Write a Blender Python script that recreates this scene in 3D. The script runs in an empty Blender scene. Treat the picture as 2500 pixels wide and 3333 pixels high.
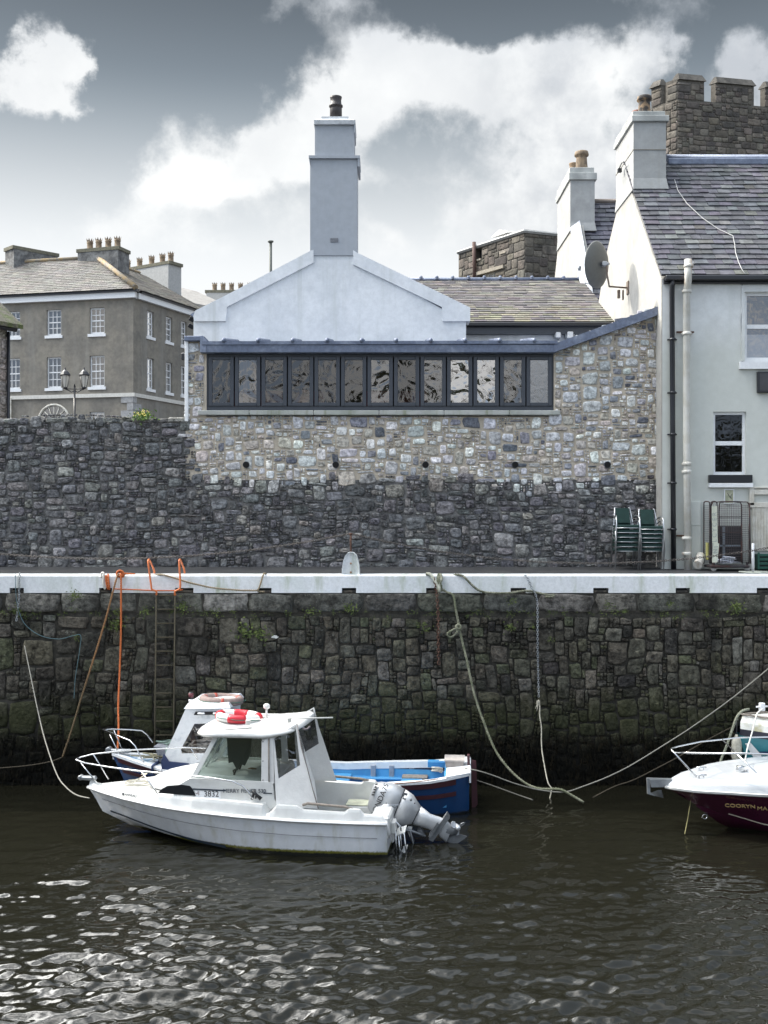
import bpy, bmesh, math, random
import numpy as np
from mathutils import Vector, Matrix, Euler
C = bpy.context.scene.collection
R = math.radians
PI = math.pi

# ------------------------------------------------------------------ camera
HE = 5.46            # eye height above the water
FP = 3500.0          # focal length in photo pixels
cam_d = bpy.data.cameras.new('camera')
cam = bpy.data.objects.new('camera', cam_d); C.objects.link(cam)
cam.location = (0, 0, HE); cam.rotation_euler = (R(90), 0, 0)
cam_d.sensor_fit = 'VERTICAL'; cam_d.sensor_height = 36.0
cam_d.lens = 36.0*FP/3333.0
cam_d.shift_y = (1680-1666.5)/3333.0
cam_d.clip_start = 0.1; cam_d.clip_end = 3000
bpy.context.scene.camera = cam

# ------------------------------------------------------------------ light
SUN_DIR = Vector((-0.80, 0.30, 0.63)).normalized()      # towards the sun
sun_d = bpy.data.lights.new('sun', 'SUN'); sun_d.energy = 2.8; sun_d.angle = R(0.6)
sun_d.color = (1.0, 0.93, 0.82)
sun = bpy.data.objects.new('sun', sun_d); C.objects.link(sun)
sun.rotation_euler = SUN_DIR.to_track_quat('Z', 'Y').to_euler()
sc = bpy.context.scene
sc.view_settings.view_transform = 'Standard'; sc.view_settings.look = 'None'
sc.view_settings.gamma = 1.0; sc.view_settings.exposure = 0.60
sc.view_settings.use_curve_mapping = False

def NN(nt, typ, **kw):
    n = nt.nodes.new(typ)
    for k, v in kw.items():
        if k.startswith('i_'):
            n.inputs[int(k[2:]) if k[2:].isdigit() else k[2:].replace('_', ' ')].default_value = v
        else: setattr(n, k, v)
    return n
def math_n(nt, op, a, b=None, clamp=False):
    n = nt.nodes.new('ShaderNodeMath'); n.operation = op; n.use_clamp = clamp
    for i, v in enumerate((a, b)):
        if v is None: continue
        if isinstance(v, (int, float)): n.inputs[i].default_value = v
        else: nt.links.new(v, n.inputs[i])
    return n.outputs[0]
def mix_c(nt, f, a, b, mode='MIX'):
    n = nt.nodes.new('ShaderNodeMix'); n.data_type = 'RGBA'; n.blend_type = mode
    for s, v in ((n.inputs[0], f), (n.inputs[6], a), (n.inputs[7], b)):
        if isinstance(v, (int, float)): s.default_value = v
        elif isinstance(v, tuple): s.default_value = (v[0], v[1], v[2], 1)
        else: nt.links.new(v, s)
    return n.outputs[2]
def map_r(nt, v, a, b, c=0.0, d=1.0):
    n = nt.nodes.new('ShaderNodeMapRange'); n.clamp = True; n.interpolation_type = 'SMOOTHSTEP'
    nt.links.new(v, n.inputs[0])
    for i, x in enumerate((a, b, c, d)): n.inputs[i+1].default_value = x
    return n.outputs[0]

# world: physical sky seen between real-sky clouds placed by direction
W = bpy.data.worlds.new('World'); sc.world = W; W.use_nodes = True
nt = W.node_tree; nt.nodes.clear()
out = NN(nt, 'ShaderNodeOutputWorld'); bg = NN(nt, 'ShaderNodeBackground')
nt.links.new(bg.outputs[0], out.inputs[0])
sky = NN(nt, 'ShaderNodeTexSky', sky_type='NISHITA', sun_disc=False)
sky.sun_elevation = math.asin(SUN_DIR.z); sky.sun_rotation = math.atan2(SUN_DIR.x, SUN_DIR.y)
sky.air_density = 1.0; sky.dust_density = 1.5; sky.ozone_density = 1.5
tc = NN(nt, 'ShaderNodeTexCoord'); sp = NN(nt, 'ShaderNodeSeparateXYZ')
nt.links.new(tc.outputs['Generated'], sp.inputs[0])
dx, dy, dz = sp.outputs
SKYS = 0.11
base = mix_c(nt, 1.0, sky.outputs[0], (SKYS, SKYS, SKYS), 'MULTIPLY')
hs = NN(nt, 'ShaderNodeHueSaturation'); hs.inputs['Saturation'].default_value = 0.30
nt.links.new(base, hs.inputs['Color']); base = hs.outputs[0]
# the clear part of the sky is slate blue high up and milky towards the horizon
hz = map_r(nt, dz, 0.20, 0.385)
slate = mix_c(nt, map_r(nt, dz, 0.31, 0.46), (0.175, 0.215, 0.25), (0.056, 0.073, 0.090))
milky = mix_c(nt, hz, (0.63, 0.65, 0.66), slate)
clear = mix_c(nt, 0.90, base, milky)
nz = NN(nt, 'ShaderNodeTexNoise'); nz.inputs['Scale'].default_value = 3.6; nz.inputs['Detail'].default_value = 13; nz.inputs['Roughness'].default_value = 0.60
nt.links.new(tc.outputs['Generated'], nz.inputs['Vector'])
nf = NN(nt, 'ShaderNodeTexNoise'); nf.inputs['Scale'].default_value = 14; nf.inputs['Detail'].default_value = 10; nf.inputs['Roughness'].default_value = 0.62
nt.links.new(tc.outputs['Generated'], nf.inputs['Vector'])
# cloud bodies: (px, py, half width, half height, weight), in photo pixels turned into sky directions
blobs = [(700,760,500,90,.5),(1500,800,500,80,.4),(1330,600,330,110,.28),(1450,430,200,90,.12),(95,105,85,75,.85),(150,190,70,60,.6),(35,185,110,75,.62),(70,300,150,60,.85),(160,335,60,45,.5),(1740,230,230,100,1.2),(1500,250,270,85,1.1),(1250,270,260,95,1.05),(1050,350,220,85,.9),
 (1900,260,260,160,1.0),(1900,420,180,90,.75),(1560,330,340,110,.62),(830,540,330,110,1.05),(640,630,250,70,1.0),(980,500,220,100,.85),(520,660,170,60,.5),
 (1760,660,190,100,1.0),(1880,600,120,90,.8),(1620,700,160,60,.7),(2110,150,80,60,.6),(2080,-30,100,40,.5),(2440,220,130,110,1.2),
 (1090,10,200,50,.42),(820,10,150,50,.36),(2320,10,200,40,.3),(2350,680,600,120,.7),(230,720,200,60,.45),(2000,560,260,110,.8),(1250,740,120,50,.4)]
tot = None
wn = NN(nt, 'ShaderNodeTexNoise'); wn.inputs['Scale'].default_value = 9; wn.inputs['Detail'].default_value = 8; wn.inputs['Roughness'].default_value = 0.6
nt.links.new(tc.outputs['Generated'], wn.inputs['Vector'])
ws = NN(nt, 'ShaderNodeSeparateXYZ'); nt.links.new(wn.outputs['Color'], ws.inputs[0])
wx = math_n(nt, 'MULTIPLY', math_n(nt, 'SUBTRACT', ws.outputs[0], 0.5), 0.22)
wz = math_n(nt, 'MULTIPLY', math_n(nt, 'SUBTRACT', ws.outputs[1], 0.5), 0.11)
qx = math_n(nt, 'ADD', dx, wx); qz = math_n(nt, 'ADD', dz, wz)
for (px, py, a, b, w) in blobs:
    v = Vector(((px-1250)/FP, 1, -(py-1680)/FP)).normalized()
    ex = math_n(nt, 'DIVIDE', math_n(nt, 'SUBTRACT', qx, v.x), a/FP)
    ez = math_n(nt, 'DIVIDE', math_n(nt, 'SUBTRACT', qz, v.z), b/FP)
    d2 = math_n(nt, 'ADD', math_n(nt, 'MULTIPLY', ex, ex), math_n(nt, 'MULTIPLY', ez, ez))
    g = math_n(nt, 'MULTIPLY', math_n(nt, 'POWER', 2.718, math_n(nt, 'MULTIPLY', d2, -1.35)), w)
    tot = g if tot is None else math_n(nt, 'ADD', tot, g)
tot = math_n(nt, 'MULTIPLY', tot, map_r(nt, dy, 0.0, 0.3))
# scattered clouds elsewhere in the sky
far = math_n(nt, 'MULTIPLY', map_r(nt, nz.outputs[0], 0.47, 0.64), 1.05)
outf = math_n(nt, 'MAXIMUM', map_r(nt, dz, 0.46, 0.60), map_r(nt, dy, 0.78, 0.60))
tot = math_n(nt, 'ADD', tot, math_n(nt, 'MULTIPLY', far, outf))
dens = math_n(nt, 'ADD', tot, math_n(nt, 'MULTIPLY', math_n(nt, 'SUBTRACT', nf.outputs[0], 0.5), 1.7))
dens = math_n(nt, 'ADD', dens, math_n(nt, 'MULTIPLY', math_n(nt, 'SUBTRACT', nz.outputs[0], 0.5), 0.9))
mask = map_r(nt, dens, 0.22, 1.02)
ng = NN(nt, 'ShaderNodeTexNoise'); ng.inputs['Scale'].default_value = 7; ng.inputs['Detail'].default_value = 9; ng.inputs['Roughness'].default_value = 0.6
mp = NN(nt, 'ShaderNodeMapping'); mp.inputs['Location'].default_value = (3, 1, .4); nt.links.new(tc.outputs['Generated'], mp.inputs[0]); nt.links.new(mp.outputs[0], ng.inputs['Vector'])
shade = map_r(nt, ng.outputs[0], 0.36, 0.66)
shade = math_n(nt, 'MULTIPLY', shade, map_r(nt, dx, 0.04, 0.16, 0.3, 0.95))
ccol = mix_c(nt, shade, (0.69, 0.70, 0.70), (0.37, 0.395, 0.43))
ccol = mix_c(nt, map_r(nt, dz, 0.36, 0.47), ccol, (0.42, 0.45, 0.49))
final = mix_c(nt, mask, clear, ccol)
# low haze whitens the horizon
final = mix_c(nt, map_r(nt, dz, 0.27, 0.14), final, (0.66, 0.67, 0.68))
# bluish bright sky high overhead and behind the camera
over = math_n(nt, 'MAXIMUM', map_r(nt, dz, 0.50, 0.75), map_r(nt, dy, 0.30, -0.20))
bright = mix_c(nt, mask, (0.55, 0.66, 0.82), (1.00, 1.00, 1.00))
final = mix_c(nt, over, final, bright)
# bright glow added round the unseen sun, above the frame, for the water glints
dt = NN(nt, 'ShaderNodeVectorMath', operation='DOT_PRODUCT'); nt.links.new(tc.outputs['Generated'], dt.inputs[0]); dt.inputs[1].default_value = tuple(SUN_DIR)
glow = math_n(nt, 'MULTIPLY', math_n(nt, 'POWER', map_r(nt, dt.outputs['Value'], 0.25, 1.0), 2.6), map_r(nt, dz, 0.50, 0.62))
glow = math_n(nt, 'MULTIPLY', glow, map_r(nt, nz.outputs[0], 0.44, 0.60, 0.12, 1.0))
gcol = mix_c(nt, glow, (0.0, 0.0, 0.0), (15.0, 14.8, 14.3))
final = mix_c(nt, 1.0, final, gcol, 'ADD')
nt.links.new(final, bg.inputs['Color']); bg.inputs['Strength'].default_value = 1.0
# (the numbers above are the sky's radiance; the physical sky inside is scaled by SKYS)

# ------------------------------------------------------------------ materials
MATS = {}
def M(name, col, rough=0.6, metal=0.0, col2=None, scale=2.5, lo=0.40, hi=0.62, bump=0.0, bscale=30, bdist=0.01,
      attr=False, mott=0.0, mscale=6.0, streak=None, streaks=(6, .35), streakz=None, zamp=1.1, fleck=None, fscale=14, coat=0.0, detail=8, zones=None, spec=0.5, alpha=None):
    if name in MATS: return MATS[name]
    m = bpy.data.materials.new(name); m.use_nodes = True; nt = m.node_tree
    bs = nt.nodes['Principled BSDF']
    tc = NN(nt, 'ShaderNodeTexCoord'); co = tc.outputs['Object']
    c = None
    def noise(scale, detail=8, vec=None, rough=.6):
        n = NN(nt, 'ShaderNodeTexNoise'); n.inputs['Scale'].default_value = scale; n.inputs['Detail'].default_value = detail
        n.inputs['Roughness'].default_value = rough
        nt.links.new(vec or co, n.inputs['Vector']); return n.outputs[0]
    if attr:
        a = NN(nt, 'ShaderNodeAttribute'); a.attribute_name = 'tone'
        c = mix_c(nt, 1.0, a.outputs['Color'], tuple(col), 'MULTIPLY')
    else: c = tuple(col)
    if col2 is not None:
        f = map_r(nt, noise(scale, detail), lo, hi)
        c = mix_c(nt, f, c, tuple(col2))
    if mott:
        f = noise(mscale, 10, rough=.7)
        k = map_r(nt, f, 0.30, 0.70, 1-mott, 1+mott)
        cc = NN(nt, 'ShaderNodeCombineColor')
        for i in range(3): nt.links.new(k, cc.inputs[i])
        c = mix_c(nt, 1.0, c, cc.outputs[0], 'MULTIPLY')
    if fleck is not None:
        f = map_r(nt, noise(fscale, 8, rough=.8), .54, .68); f = math_n(nt, 'MULTIPLY', f, map_r(nt, noise(1.1, 3), .4, .62)); c = mix_c(nt, f, c, tuple(fleck))
    if streak is not None:            # run-off stains: noise stretched downwards
        mp = NN(nt, 'ShaderNodeMapping'); mp.inputs['Scale'].default_value = (streaks[0], streaks[0], streaks[1])
        nt.links.new(co, mp.inputs[0])
        f = map_r(nt, noise(1.0, 5, mp.outputs[0]), 0.50, 0.78)
        if streakz:
            sz = NN(nt, 'ShaderNodeSeparateXYZ'); nt.links.new(co, sz.inputs[0]); f = math_n(nt, 'MULTIPLY', f, map_r(nt, sz.outputs[2], streakz[0], streakz[1]))
        c = mix_c(nt, f, c, tuple(streak))
    if zones:                          # tide marks and painted shading by height: (z0, z1, colour, strength)
        sp = NN(nt, 'ShaderNodeSeparateXYZ'); nt.links.new(co, sp.inputs[0])
        zz = math_n(nt, 'ADD', sp.outputs[2], math_n(nt, 'MULTIPLY', math_n(nt, 'SUBTRACT', noise(1.6, 6), 0.5), zamp))
        for (z0, z1, zc, st) in zones:
            f = math_n(nt, 'MULTIPLY', map_r(nt, zz, z1, z0), st)
            c = mix_c(nt, f, c, tuple(zc))
    if isinstance(c, tuple): bs.inputs['Base Color'].default_value = (c[0], c[1], c[2], 1)
    else: nt.links.new(c, bs.inputs['Base Color'])
    bs.inputs['Roughness'].default_value = rough; bs.inputs['Metallic'].default_value = metal
    bs.inputs['Coat Weight'].default_value = coat; bs.inputs['Specular IOR Level'].default_value = spec
    if bump:
        b = NN(nt, 'ShaderNodeBump'); b.inputs['Strength'].default_value = bump; b.inputs['Distance'].default_value = bdist
        nt.links.new(noise(bscale, 8, rough=.65), b.inputs['Height']); nt.links.new(b.outputs[0], bs.inputs['Normal'])
    MATS[name] = m; return m
def glass(name, refl=0.22, tint=(0.75, 0.8, 0.82), wav=0.0, wscale=5.0, rough=0.0):
    if name in MATS: return MATS[name]
    m = bpy.data.materials.new(name); m.use_nodes = True; nt = m.node_tree; nt.nodes.clear()
    o = NN(nt, 'ShaderNodeOutputMaterial'); mx = NN(nt, 'ShaderNodeMixShader')
    t = NN(nt, 'ShaderNodeBsdfTransparent'); t.inputs[0].default_value = (*tint, 1)
    g = NN(nt, 'ShaderNodeBsdfGlossy'); g.inputs['Roughness'].default_value = rough
    lw = NN(nt, 'ShaderNodeLayerWeight'); lw.inputs[0].default_value = 0.25
    f = math_n(nt, 'ADD', math_n(nt, 'MULTIPLY', lw.outputs['Fresnel'], 0.9), refl, True)
    if wav:
        tc = NN(nt, 'ShaderNodeTexCoord'); n = NN(nt, 'ShaderNodeTexNoise'); n.inputs['Scale'].default_value = wscale; n.inputs['Detail'].default_value = 1.0
        n.inputs['Distortion'].default_value = 1.2
        nt.links.new(tc.outputs['Object'], n.inputs['Vector'])
        b = NN(nt, 'ShaderNodeBump'); b.inputs['Strength'].default_value = wav; b.inputs['Distance'].default_value = 0.05
        nt.links.new(n.outputs[0], b.inputs['Height']); nt.links.new(b.outputs[0], g.inputs['Normal'])
    nt.links.new(f, mx.inputs[0]); nt.links.new(t.outputs[0], mx.inputs[1]); nt.links.new(g.outputs[0], mx.inputs[2])
    nt.links.new(mx.outputs[0], o.inputs[0]); MATS[name] = m; return m

# ------------------------------------------------------------------ mesh helpers
class MB:
    def __init__(s): s.v = []; s.f = []; s.c = []; s.t = {}; s.sm = []; s.tone = (1, 1, 1)
    def vert(s, p): s.v.append((p[0], p[1], p[2])); s.t[len(s.v)-1] = s.tone; return len(s.v)-1
    def face(s, ids, smooth=False): s.f.append(tuple(ids)); s.sm.append(smooth)
    def quad(s, a, b, c, d, smooth=False): s.face([s.vert(p) for p in (a, b, c, d)], smooth)
    def poly(s, pts, smooth=False): s.face([s.vert(p) for p in pts], smooth)
    def box(s, x0, x1, y0, y1, z0, z1, bev=0.0, M_=None):
        if x0 > x1: x0, x1 = x1, x0
        if y0 > y1: y0, y1 = y1, y0
        if z0 > z1: z0, z1 = z1, z0
        b = min(bev, (x1-x0)/2.01, (y1-y0)/2.01, (z1-z0)/2.01)
        T = (lambda p: M_ @ Vector(p)) if M_ else (lambda p: p)
        if b <= 0:
            i = [s.vert(T((x, y, z))) for z in (z0, z1) for y in (y0, y1) for x in (x0, x1)]
            for q in ((0,2,3,1),(4,5,7,6),(0,1,5,4),(2,6,7,3),(0,4,6,2),(1,3,7,5)): s.face([i[k] for k in q])
            return
        idx = {}
        for ix, X in enumerate((x0, x1)):
            for iy, Y in enumerate((y0, y1)):
                for iz, Z in enumerate((z0, z1)):
                    sx, sy, sz = (1-2*ix)*b, (1-2*iy)*b, (1-2*iz)*b
                    idx[ix,iy,iz,0] = s.vert(T((X, Y+sy, Z+sz))); idx[ix,iy,iz,1] = s.vert(T((X+sx, Y, Z+sz))); idx[ix,iy,iz,2] = s.vert(T((X+sx, Y+sy, Z)))
        g = lambda a,b_,c,k: idx[a,b_,c,k]
        s.face((g(0,0,0,0),g(0,0,1,0),g(0,1,1,0),g(0,1,0,0))); s.face((g(1,0,0,0),g(1,1,0,0),g(1,1,1,0),g(1,0,1,0)))
        s.face((g(0,0,0,1),g(1,0,0,1),g(1,0,1,1),g(0,0,1,1))); s.face((g(0,1,0,1),g(0,1,1,1),g(1,1,1,1),g(1,1,0,1)))
        s.face((g(0,0,0,2),g(0,1,0,2),g(1,1,0,2),g(1,0,0,2))); s.face((g(0,0,1,2),g(1,0,1,2),g(1,1,1,2),g(0,1,1,2)))
        for a in (0,1):
            for c in (0,1):
                s.face((g(a,0,c,0),g(a,1,c,0),g(a,1,c,2),g(a,0,c,2))); s.face((g(0,a,c,1),g(1,a,c,1),g(1,a,c,2),g(0,a,c,2)))
                s.face((g(a,c,0,0),g(a,c,1,0),g(a,c,1,1),g(a,c,0,1)))
                for d in (0,1): s.face((g(a,c,d,0),g(a,c,d,1),g(a,c,d,2)))
    def prism(s, pts, off):             # polygon (3D) extruded by a vector
        n = len(pts); off = Vector(off)
        a = [s.vert(p) for p in pts]; b = [s.vert(Vector(p)+off) for p in pts]
        s.face(a); s.face(b[::-1])
        for i in range(n): s.face((a[i], b[i], b[(i+1)%n], a[(i+1)%n]))
    def loft(s, rings, close=True, cap0=True, cap1=True, smooth=True):
        ids = [[s.vert(p) for p in r] for r in rings]; n = len(rings[0])
        for a, b in zip(ids, ids[1:]):
            for i in range(n if close else n-1): s.face((a[i], a[(i+1)%n], b[(i+1)%n], b[i]), smooth)
        if cap0: s.face(ids[0][::-1])
        if cap1: s.face(ids[-1])
    def tube(s, pts, r, n=6, closed=False, smooth=True, flat=1.0):
        pts = [Vector(p) for p in pts]; rings = []; up = None
        for i, p in enumerate(pts):
            a = pts[(i-1) % len(pts)] if closed else pts[max(i-1, 0)]; b = pts[(i+1) % len(pts)] if closed else pts[min(i+1, len(pts)-1)]
            t = (b-a).normalized() if (b-a).length > 1e-9 else Vector((0,0,1))
            if up is None: up = Vector((0,0,1)) if abs(t.z) < .9 else Vector((1,0,0))
            x = up.cross(t)
            if x.length < 1e-6: x = Vector((0,1,0)).cross(t)
            x.normalize(); y = t.cross(x).normalized(); up = y
            rr = r[i] if isinstance(r, (list, tuple)) else r
            rings.append([p + x*rr*math.cos(2*PI*k/n) + y*rr*flat*math.sin(2*PI*k/n) for k in range(n)])
        if closed: rings.append(rings[0])
        s.loft(rings, True, not closed, not closed, smooth)
    def lathe(s, prof, c, n=16, axis='Z', smooth=True, M_=None):
        rings = []
        for (r, h) in prof:
            ring = []
            for k in range(n):
                a = 2*PI*k/n; u, v = r*math.cos(a), r*math.sin(a)
                p = Vector({'Z': (u, v, h), 'Y': (u, h, -v), 'X': (h, u, v)}[axis])
                if M_: p = M_ @ p
                ring.append(p+Vector(c))
            rings.append(ring)
        s.loft(rings, True, True, True, smooth)
    def torus(s, c, R_, r, M_=None, n=24, m=8, sy=1.0):
        pts = []
        for k in range(n):
            a = 2*PI*k/n; p = Vector((R_*math.cos(a), R_*sy*math.sin(a), 0))
            if M_: p = M_ @ p
            pts.append(p+Vector(c))
        s.tube(pts, r, m, True)
    def build(s, name, mat, parent=None, world=True):
        me = bpy.data.meshes.new(name)
        off = Vector((0,0,0))
        if parent is not None and world:
            q = parent
            while q is not None: off += q.location; q = q.parent
        me.from_pydata([(p[0]-off.x, p[1]-off.y, p[2]-off.z) for p in s.v], [], s.f)
        me.polygons.foreach_set('use_smooth', s.sm)
        if len(set(s.t.values())) > 1 or s.tone != (1,1,1):
            at = me.attributes.new('tone', 'FLOAT_COLOR', 'POINT')
            at.data.foreach_set('color', [x for i in range(len(s.v)) for x in (*s.t[i], 1.0)])
        me.materials.append(mat); me.update()
        bm = bmesh.new(); bm.from_mesh(me); bmesh.ops.recalc_face_normals(bm, faces=bm.faces); bm.to_mesh(me); bm.free()
        o = bpy.data.objects.new(name, me); C.objects.link(o)
        if parent is not None: o.parent = parent
        return o
def tag(o, label=None, cat=None, group=None, kind=None):
    for k, v in (('label', label), ('category', cat), ('group', group), ('kind', kind)):
        if v: o[k] = v
    return o
def thing(name, label, cat, loc=(0,0,0), rz=0.0, group=None):
    o = bpy.data.objects.new(name, None); C.objects.link(o); o.location = loc; o.rotation_euler = (0,0,rz)
    o.empty_display_size = 0.2
    return tag(o, label, cat, group)
def struct(name, mb, mat): return tag(mb.build(name, mat), kind='structure')
def copy_tree(o, parent=None):
    c = o.copy(); C.objects.link(c); c.parent = parent
    for ch in list(o.children): copy_tree(ch, c)
    return c
def P(px, py, D): return Vector(((px-1250)*D/FP, D, HE-(py-1680)*D/FP))
def X_(px, D): return (px-1250)*D/FP
def Z_(py, D): return HE-(py-1680)*D/FP
def text(s, size, mat, parent, loc, rx=R(90), ry=0.0, rz=0.0, extr=0.003, name='lettering', align='CENTER', shear=0.0, sx=1.0):
    cu = bpy.data.curves.new(name, 'FONT'); cu.body = s; cu.size = size; cu.extrude = extr; cu.align_x = align; cu.align_y = 'CENTER'; cu.shear = shear
    t = bpy.data.objects.new(name, cu); C.objects.link(t)
    bpy.context.view_layer.update()
    me = bpy.data.meshes.new_from_object(t.evaluated_get(bpy.context.evaluated_depsgraph_get()))
    bpy.data.objects.remove(t)
    me.materials.clear(); me.materials.append(mat)
    o = bpy.data.objects.new(name, me); C.objects.link(o); o.parent = parent
    o.location = loc; o.rotation_euler = (rx, ry, rz); o.scale = (sx, 1, 1)
    return o
rng = random.Random(7)

def facade(mb, O, d, n, s0, s1, z0, z1, opens, depth):
    """wall face with real openings; opens = (s0, s1, z0, z1)"""
    S = sorted({s0, s1, *[o[0] for o in opens], *[o[1] for o in opens]}); Zs = sorted({z0, z1, *[o[2] for o in opens], *[o[3] for o in opens]})
    pt = lambda s, z, k=0.0: (O[0]+d[0]*s-n[0]*k, O[1]+d[1]*s-n[1]*k, z)
    for a, b in zip(S, S[1:]):
        for c, e in zip(Zs, Zs[1:]):
            ms, mz = (a+b)/2, (c+e)/2
            if any(o[0] < ms < o[1] and o[2] < mz < o[3] for o in opens): continue
            mb.quad(pt(a, c), pt(b, c), pt(b, e), pt(a, e))
    for (a, b, c, e) in opens:
        mb.quad(pt(a, c), pt(a, e), pt(a, e, depth), pt(a, c, depth)); mb.quad(pt(b, c), pt(b, e), pt(b, e, depth), pt(b, c, depth))
        mb.quad(pt(a, c), pt(b, c), pt(b, c, depth), pt(a, c, depth)); mb.quad(pt(a, e), pt(b, e), pt(b, e, depth), pt(a, e, depth))
def plane_box(mb, O, d, n, s0, s1, z0, z1, k0, k1):
    """box lying in a facade's own axes; k = distance out of the wall plane"""
    p = lambda s, z, k: Vector((O[0]+d[0]*s+n[0]*k, O[1]+d[1]*s+n[1]*k, z))
    i = [mb.vert(p(s, z, k)) for k in (k0, k1) for z in (z0, z1) for s in (s0, s1)]
    for q in ((0,2,3,1),(4,5,7,6),(0,1,5,4),(2,6,7,3),(0,4,6,2),(1,3,7,5)): mb.face([i[k] for k in q])
def sash(parent, O, d, n, s0, s1, z0, z1, nx, nz, setb, mf, mg, fw=0.07, bw=0.025, sill=0.12, mid=True, ms=None, mroom=None):
    f = MB(); bx = lambda a, b, c, e, k0=-setb, k1=-setb+0.05: plane_box(f, O, d, n, a, b, c, e, k0, k1)
    bx(s0, s0+fw, z0, z1); bx(s1-fw, s1, z0, z1); bx(s0+fw, s1-fw, z1-fw, z1); bx(s0+fw, s1-fw, z0, z0+fw*1.4)
    zi0, zi1 = z0+fw*1.4, z1-fw; zm = (zi0+zi1)/2
    if mid: bx(s0+fw, s1-fw, zm-bw*.9, zm+bw*.9, -setb, -setb+.06)
    for i in range(1, nx): x = s0+fw+(s1-s0-2*fw)*i/nx; bx(x-bw/2, x+bw/2, zi0, zi1, -setb+.005, -setb+.04)
    for j in range(1, nz):
        z = zi0+(zi1-zi0)*j/nz
        if mid and abs(z-zm) < .05: continue
        bx(s0+fw, s1-fw, z-bw/2, z+bw/2, -setb+.007, -setb+.038)
    w = f.build('window', mf, parent)
    g = MB(); p = lambda s, z, k: (O[0]+d[0]*s+n[0]*k, O[1]+d[1]*s+n[1]*k, z)
    g.quad(p(s0+fw, zi0, -setb+.02), p(s1-fw, zi0, -setb+.02), p(s1-fw, zi1, -setb+.02), p(s0+fw, zi1, -setb+.02)); g.build('pane', mg, w)
    if mroom:
        r = MB(); plane_box(r, O, d, n, s0, s1, z0, z1, -setb-.9, -setb-.001); 
        r.f = [q for i, q in enumerate(r.f) if i != 1]; r.sm = [False]*len(r.f); r.build('room', mroom, w)
    if sill:
        q = MB(); plane_box(q, O, d, n, s0-.12, s1+.12, z0-sill, z0-.002, -setb, .08); q.build('sill', ms or mf, w)
    return w

# ------------------------------------------------------------------ rubble stonework
def smooth_noise(seed):
    r = random.Random(seed); W_ = [(r.uniform(-1, 1)*s, r.uniform(-1, 1)*s, r.uniform(0, 6.28), 1/s) for s in (1.3, 2.1, 3.4, 5.1, 7.7) for _ in (0, 1, 2)]
    return lambda u, v: sum(a*math.sin(p*u+q*v+f) for p, q, f, a in W_)/2.4
def rubble(u0, u1, v0, v1, cell, sizes, inside, seed, warp=0.06, snap=None):
    """packs irregular rectangles on a grid: returns list of (u, v, w, h)"""
    r = random.Random(seed); nu, nv = int((u1-u0)/cell), int((v1-v0)/cell)
    occ = np.zeros((nv+1, nu+1), bool); res = []
    for j in range(nv):
        for i in range(nu):
            if occ[j, i] or not inside(u0+(i+.5)*cell, v0+(j+.5)*cell): continue
            dist = sizes(u0+i*cell, v0+j*cell) if callable(sizes) else sizes
            for _ in range(5):
                wt = r.random()*sum(x[4] for x in dist)
                for x in dist:
                    wt -= x[4]
                    if wt <= 0: break
                w, h = r.randint(x[0], x[1]), r.randint(x[2], x[3])
                w = min(w, nu-i); h = min(h, nv-j)
                if w and h and not occ[j:j+h, i:i+w].any() and inside(u0+(i+w-.4)*cell, v0+(j+h-.4)*cell): break
            else: w = h = 1
            w = max(w, 1); h = max(h, 1)
            occ[j:j+h, i:i+w] = True
            res.append((u0+i*cell, v0+j*cell, w*cell, h*cell))
    return res
def stone(mb, mapf, st, gap, depth, rg, warp, nf1, nf2, tone, rnd=0.35, rough=0.25, n=12, ang=.22):
    u, v, w, h = st; cu, cv = u+w/2, v+h/2; a, b = max(w/2-gap, .006), max(h/2-gap, .006)
    tilt = rg.uniform(-.05, .05); bulge = depth*rg.uniform(.7, 1.25); tx, ty = rg.uniform(-.3, .3)*depth/a, rg.uniform(-.3, .3)*depth/b
    jit = [1+rg.uniform(-.08, .04) for _ in range(n)]; aj = [rg.uniform(-.06, .06) for _ in range(n)]
    co_ = {(p, q): (rg.uniform(-ang, ang*.12)*(1 if rg.random() < .6 else .2), rg.uniform(-ang, ang*.12)*(1 if rg.random() < .6 else .2)) for p in (-1, 1) for q in (-1, 1)}
    mb.tone = tone
    def ring(k, d, jk):
        out = []
        for i in range(n):
            t = 2*PI*(i+.5)/n+aj[i]; c_, s_ = math.cos(t), math.sin(t)
            q = (abs(c_)**(2/rnd_)+abs(s_)**(2/rnd_))**(-rnd_/2)
            x, y = a*c_*q*k*jit[i], b*s_*q*k*jit[i]
            ux, uy = x/a, y/b; ox = oy = 0
            for (p_, q_), (e_, f_) in co_.items(): wq = (1+p_*ux)*(1+q_*uy)/4; ox += wq*e_*p_*a; oy += wq*f_*q_*b
            x, y = x+ox-y*tilt, y+oy+x*tilt
            U, V = cu+x, cv+y
            out.append(mapf(U+warp*nf1(U, V), V+warp*nf2(U, V), d+(tx*x+ty*y if d > 0 else 0)+rg.uniform(-1, 1)*depth*rough*jk))
        return out
    rnd_ = rnd
    rings = [ring(1, -.012, 0), ring(.95, bulge*.66, .5), ring(.80, bulge, 1.2), ring(.42, bulge*1.04, 1.5)]
    mb.loft(rings, True, False, True, True)
def stones(mb, mapf, lst, gap, depth, tones, seed, warp=0.05, rnd=0.45, rough=.25, ang=.22):
    rg = random.Random(seed); n1, n2 = smooth_noise(seed+1), smooth_noise(seed+2)
    for st in lst:
        t = tones(rg, st)
        stone(mb, mapf, st, gap*rg.uniform(.7, 1.4), depth*rg.uniform(.6, 1.3), rg, warp, n1, n2, t, rnd, rough, 12, ang)
    mb.tone = (1, 1, 1)
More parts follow.
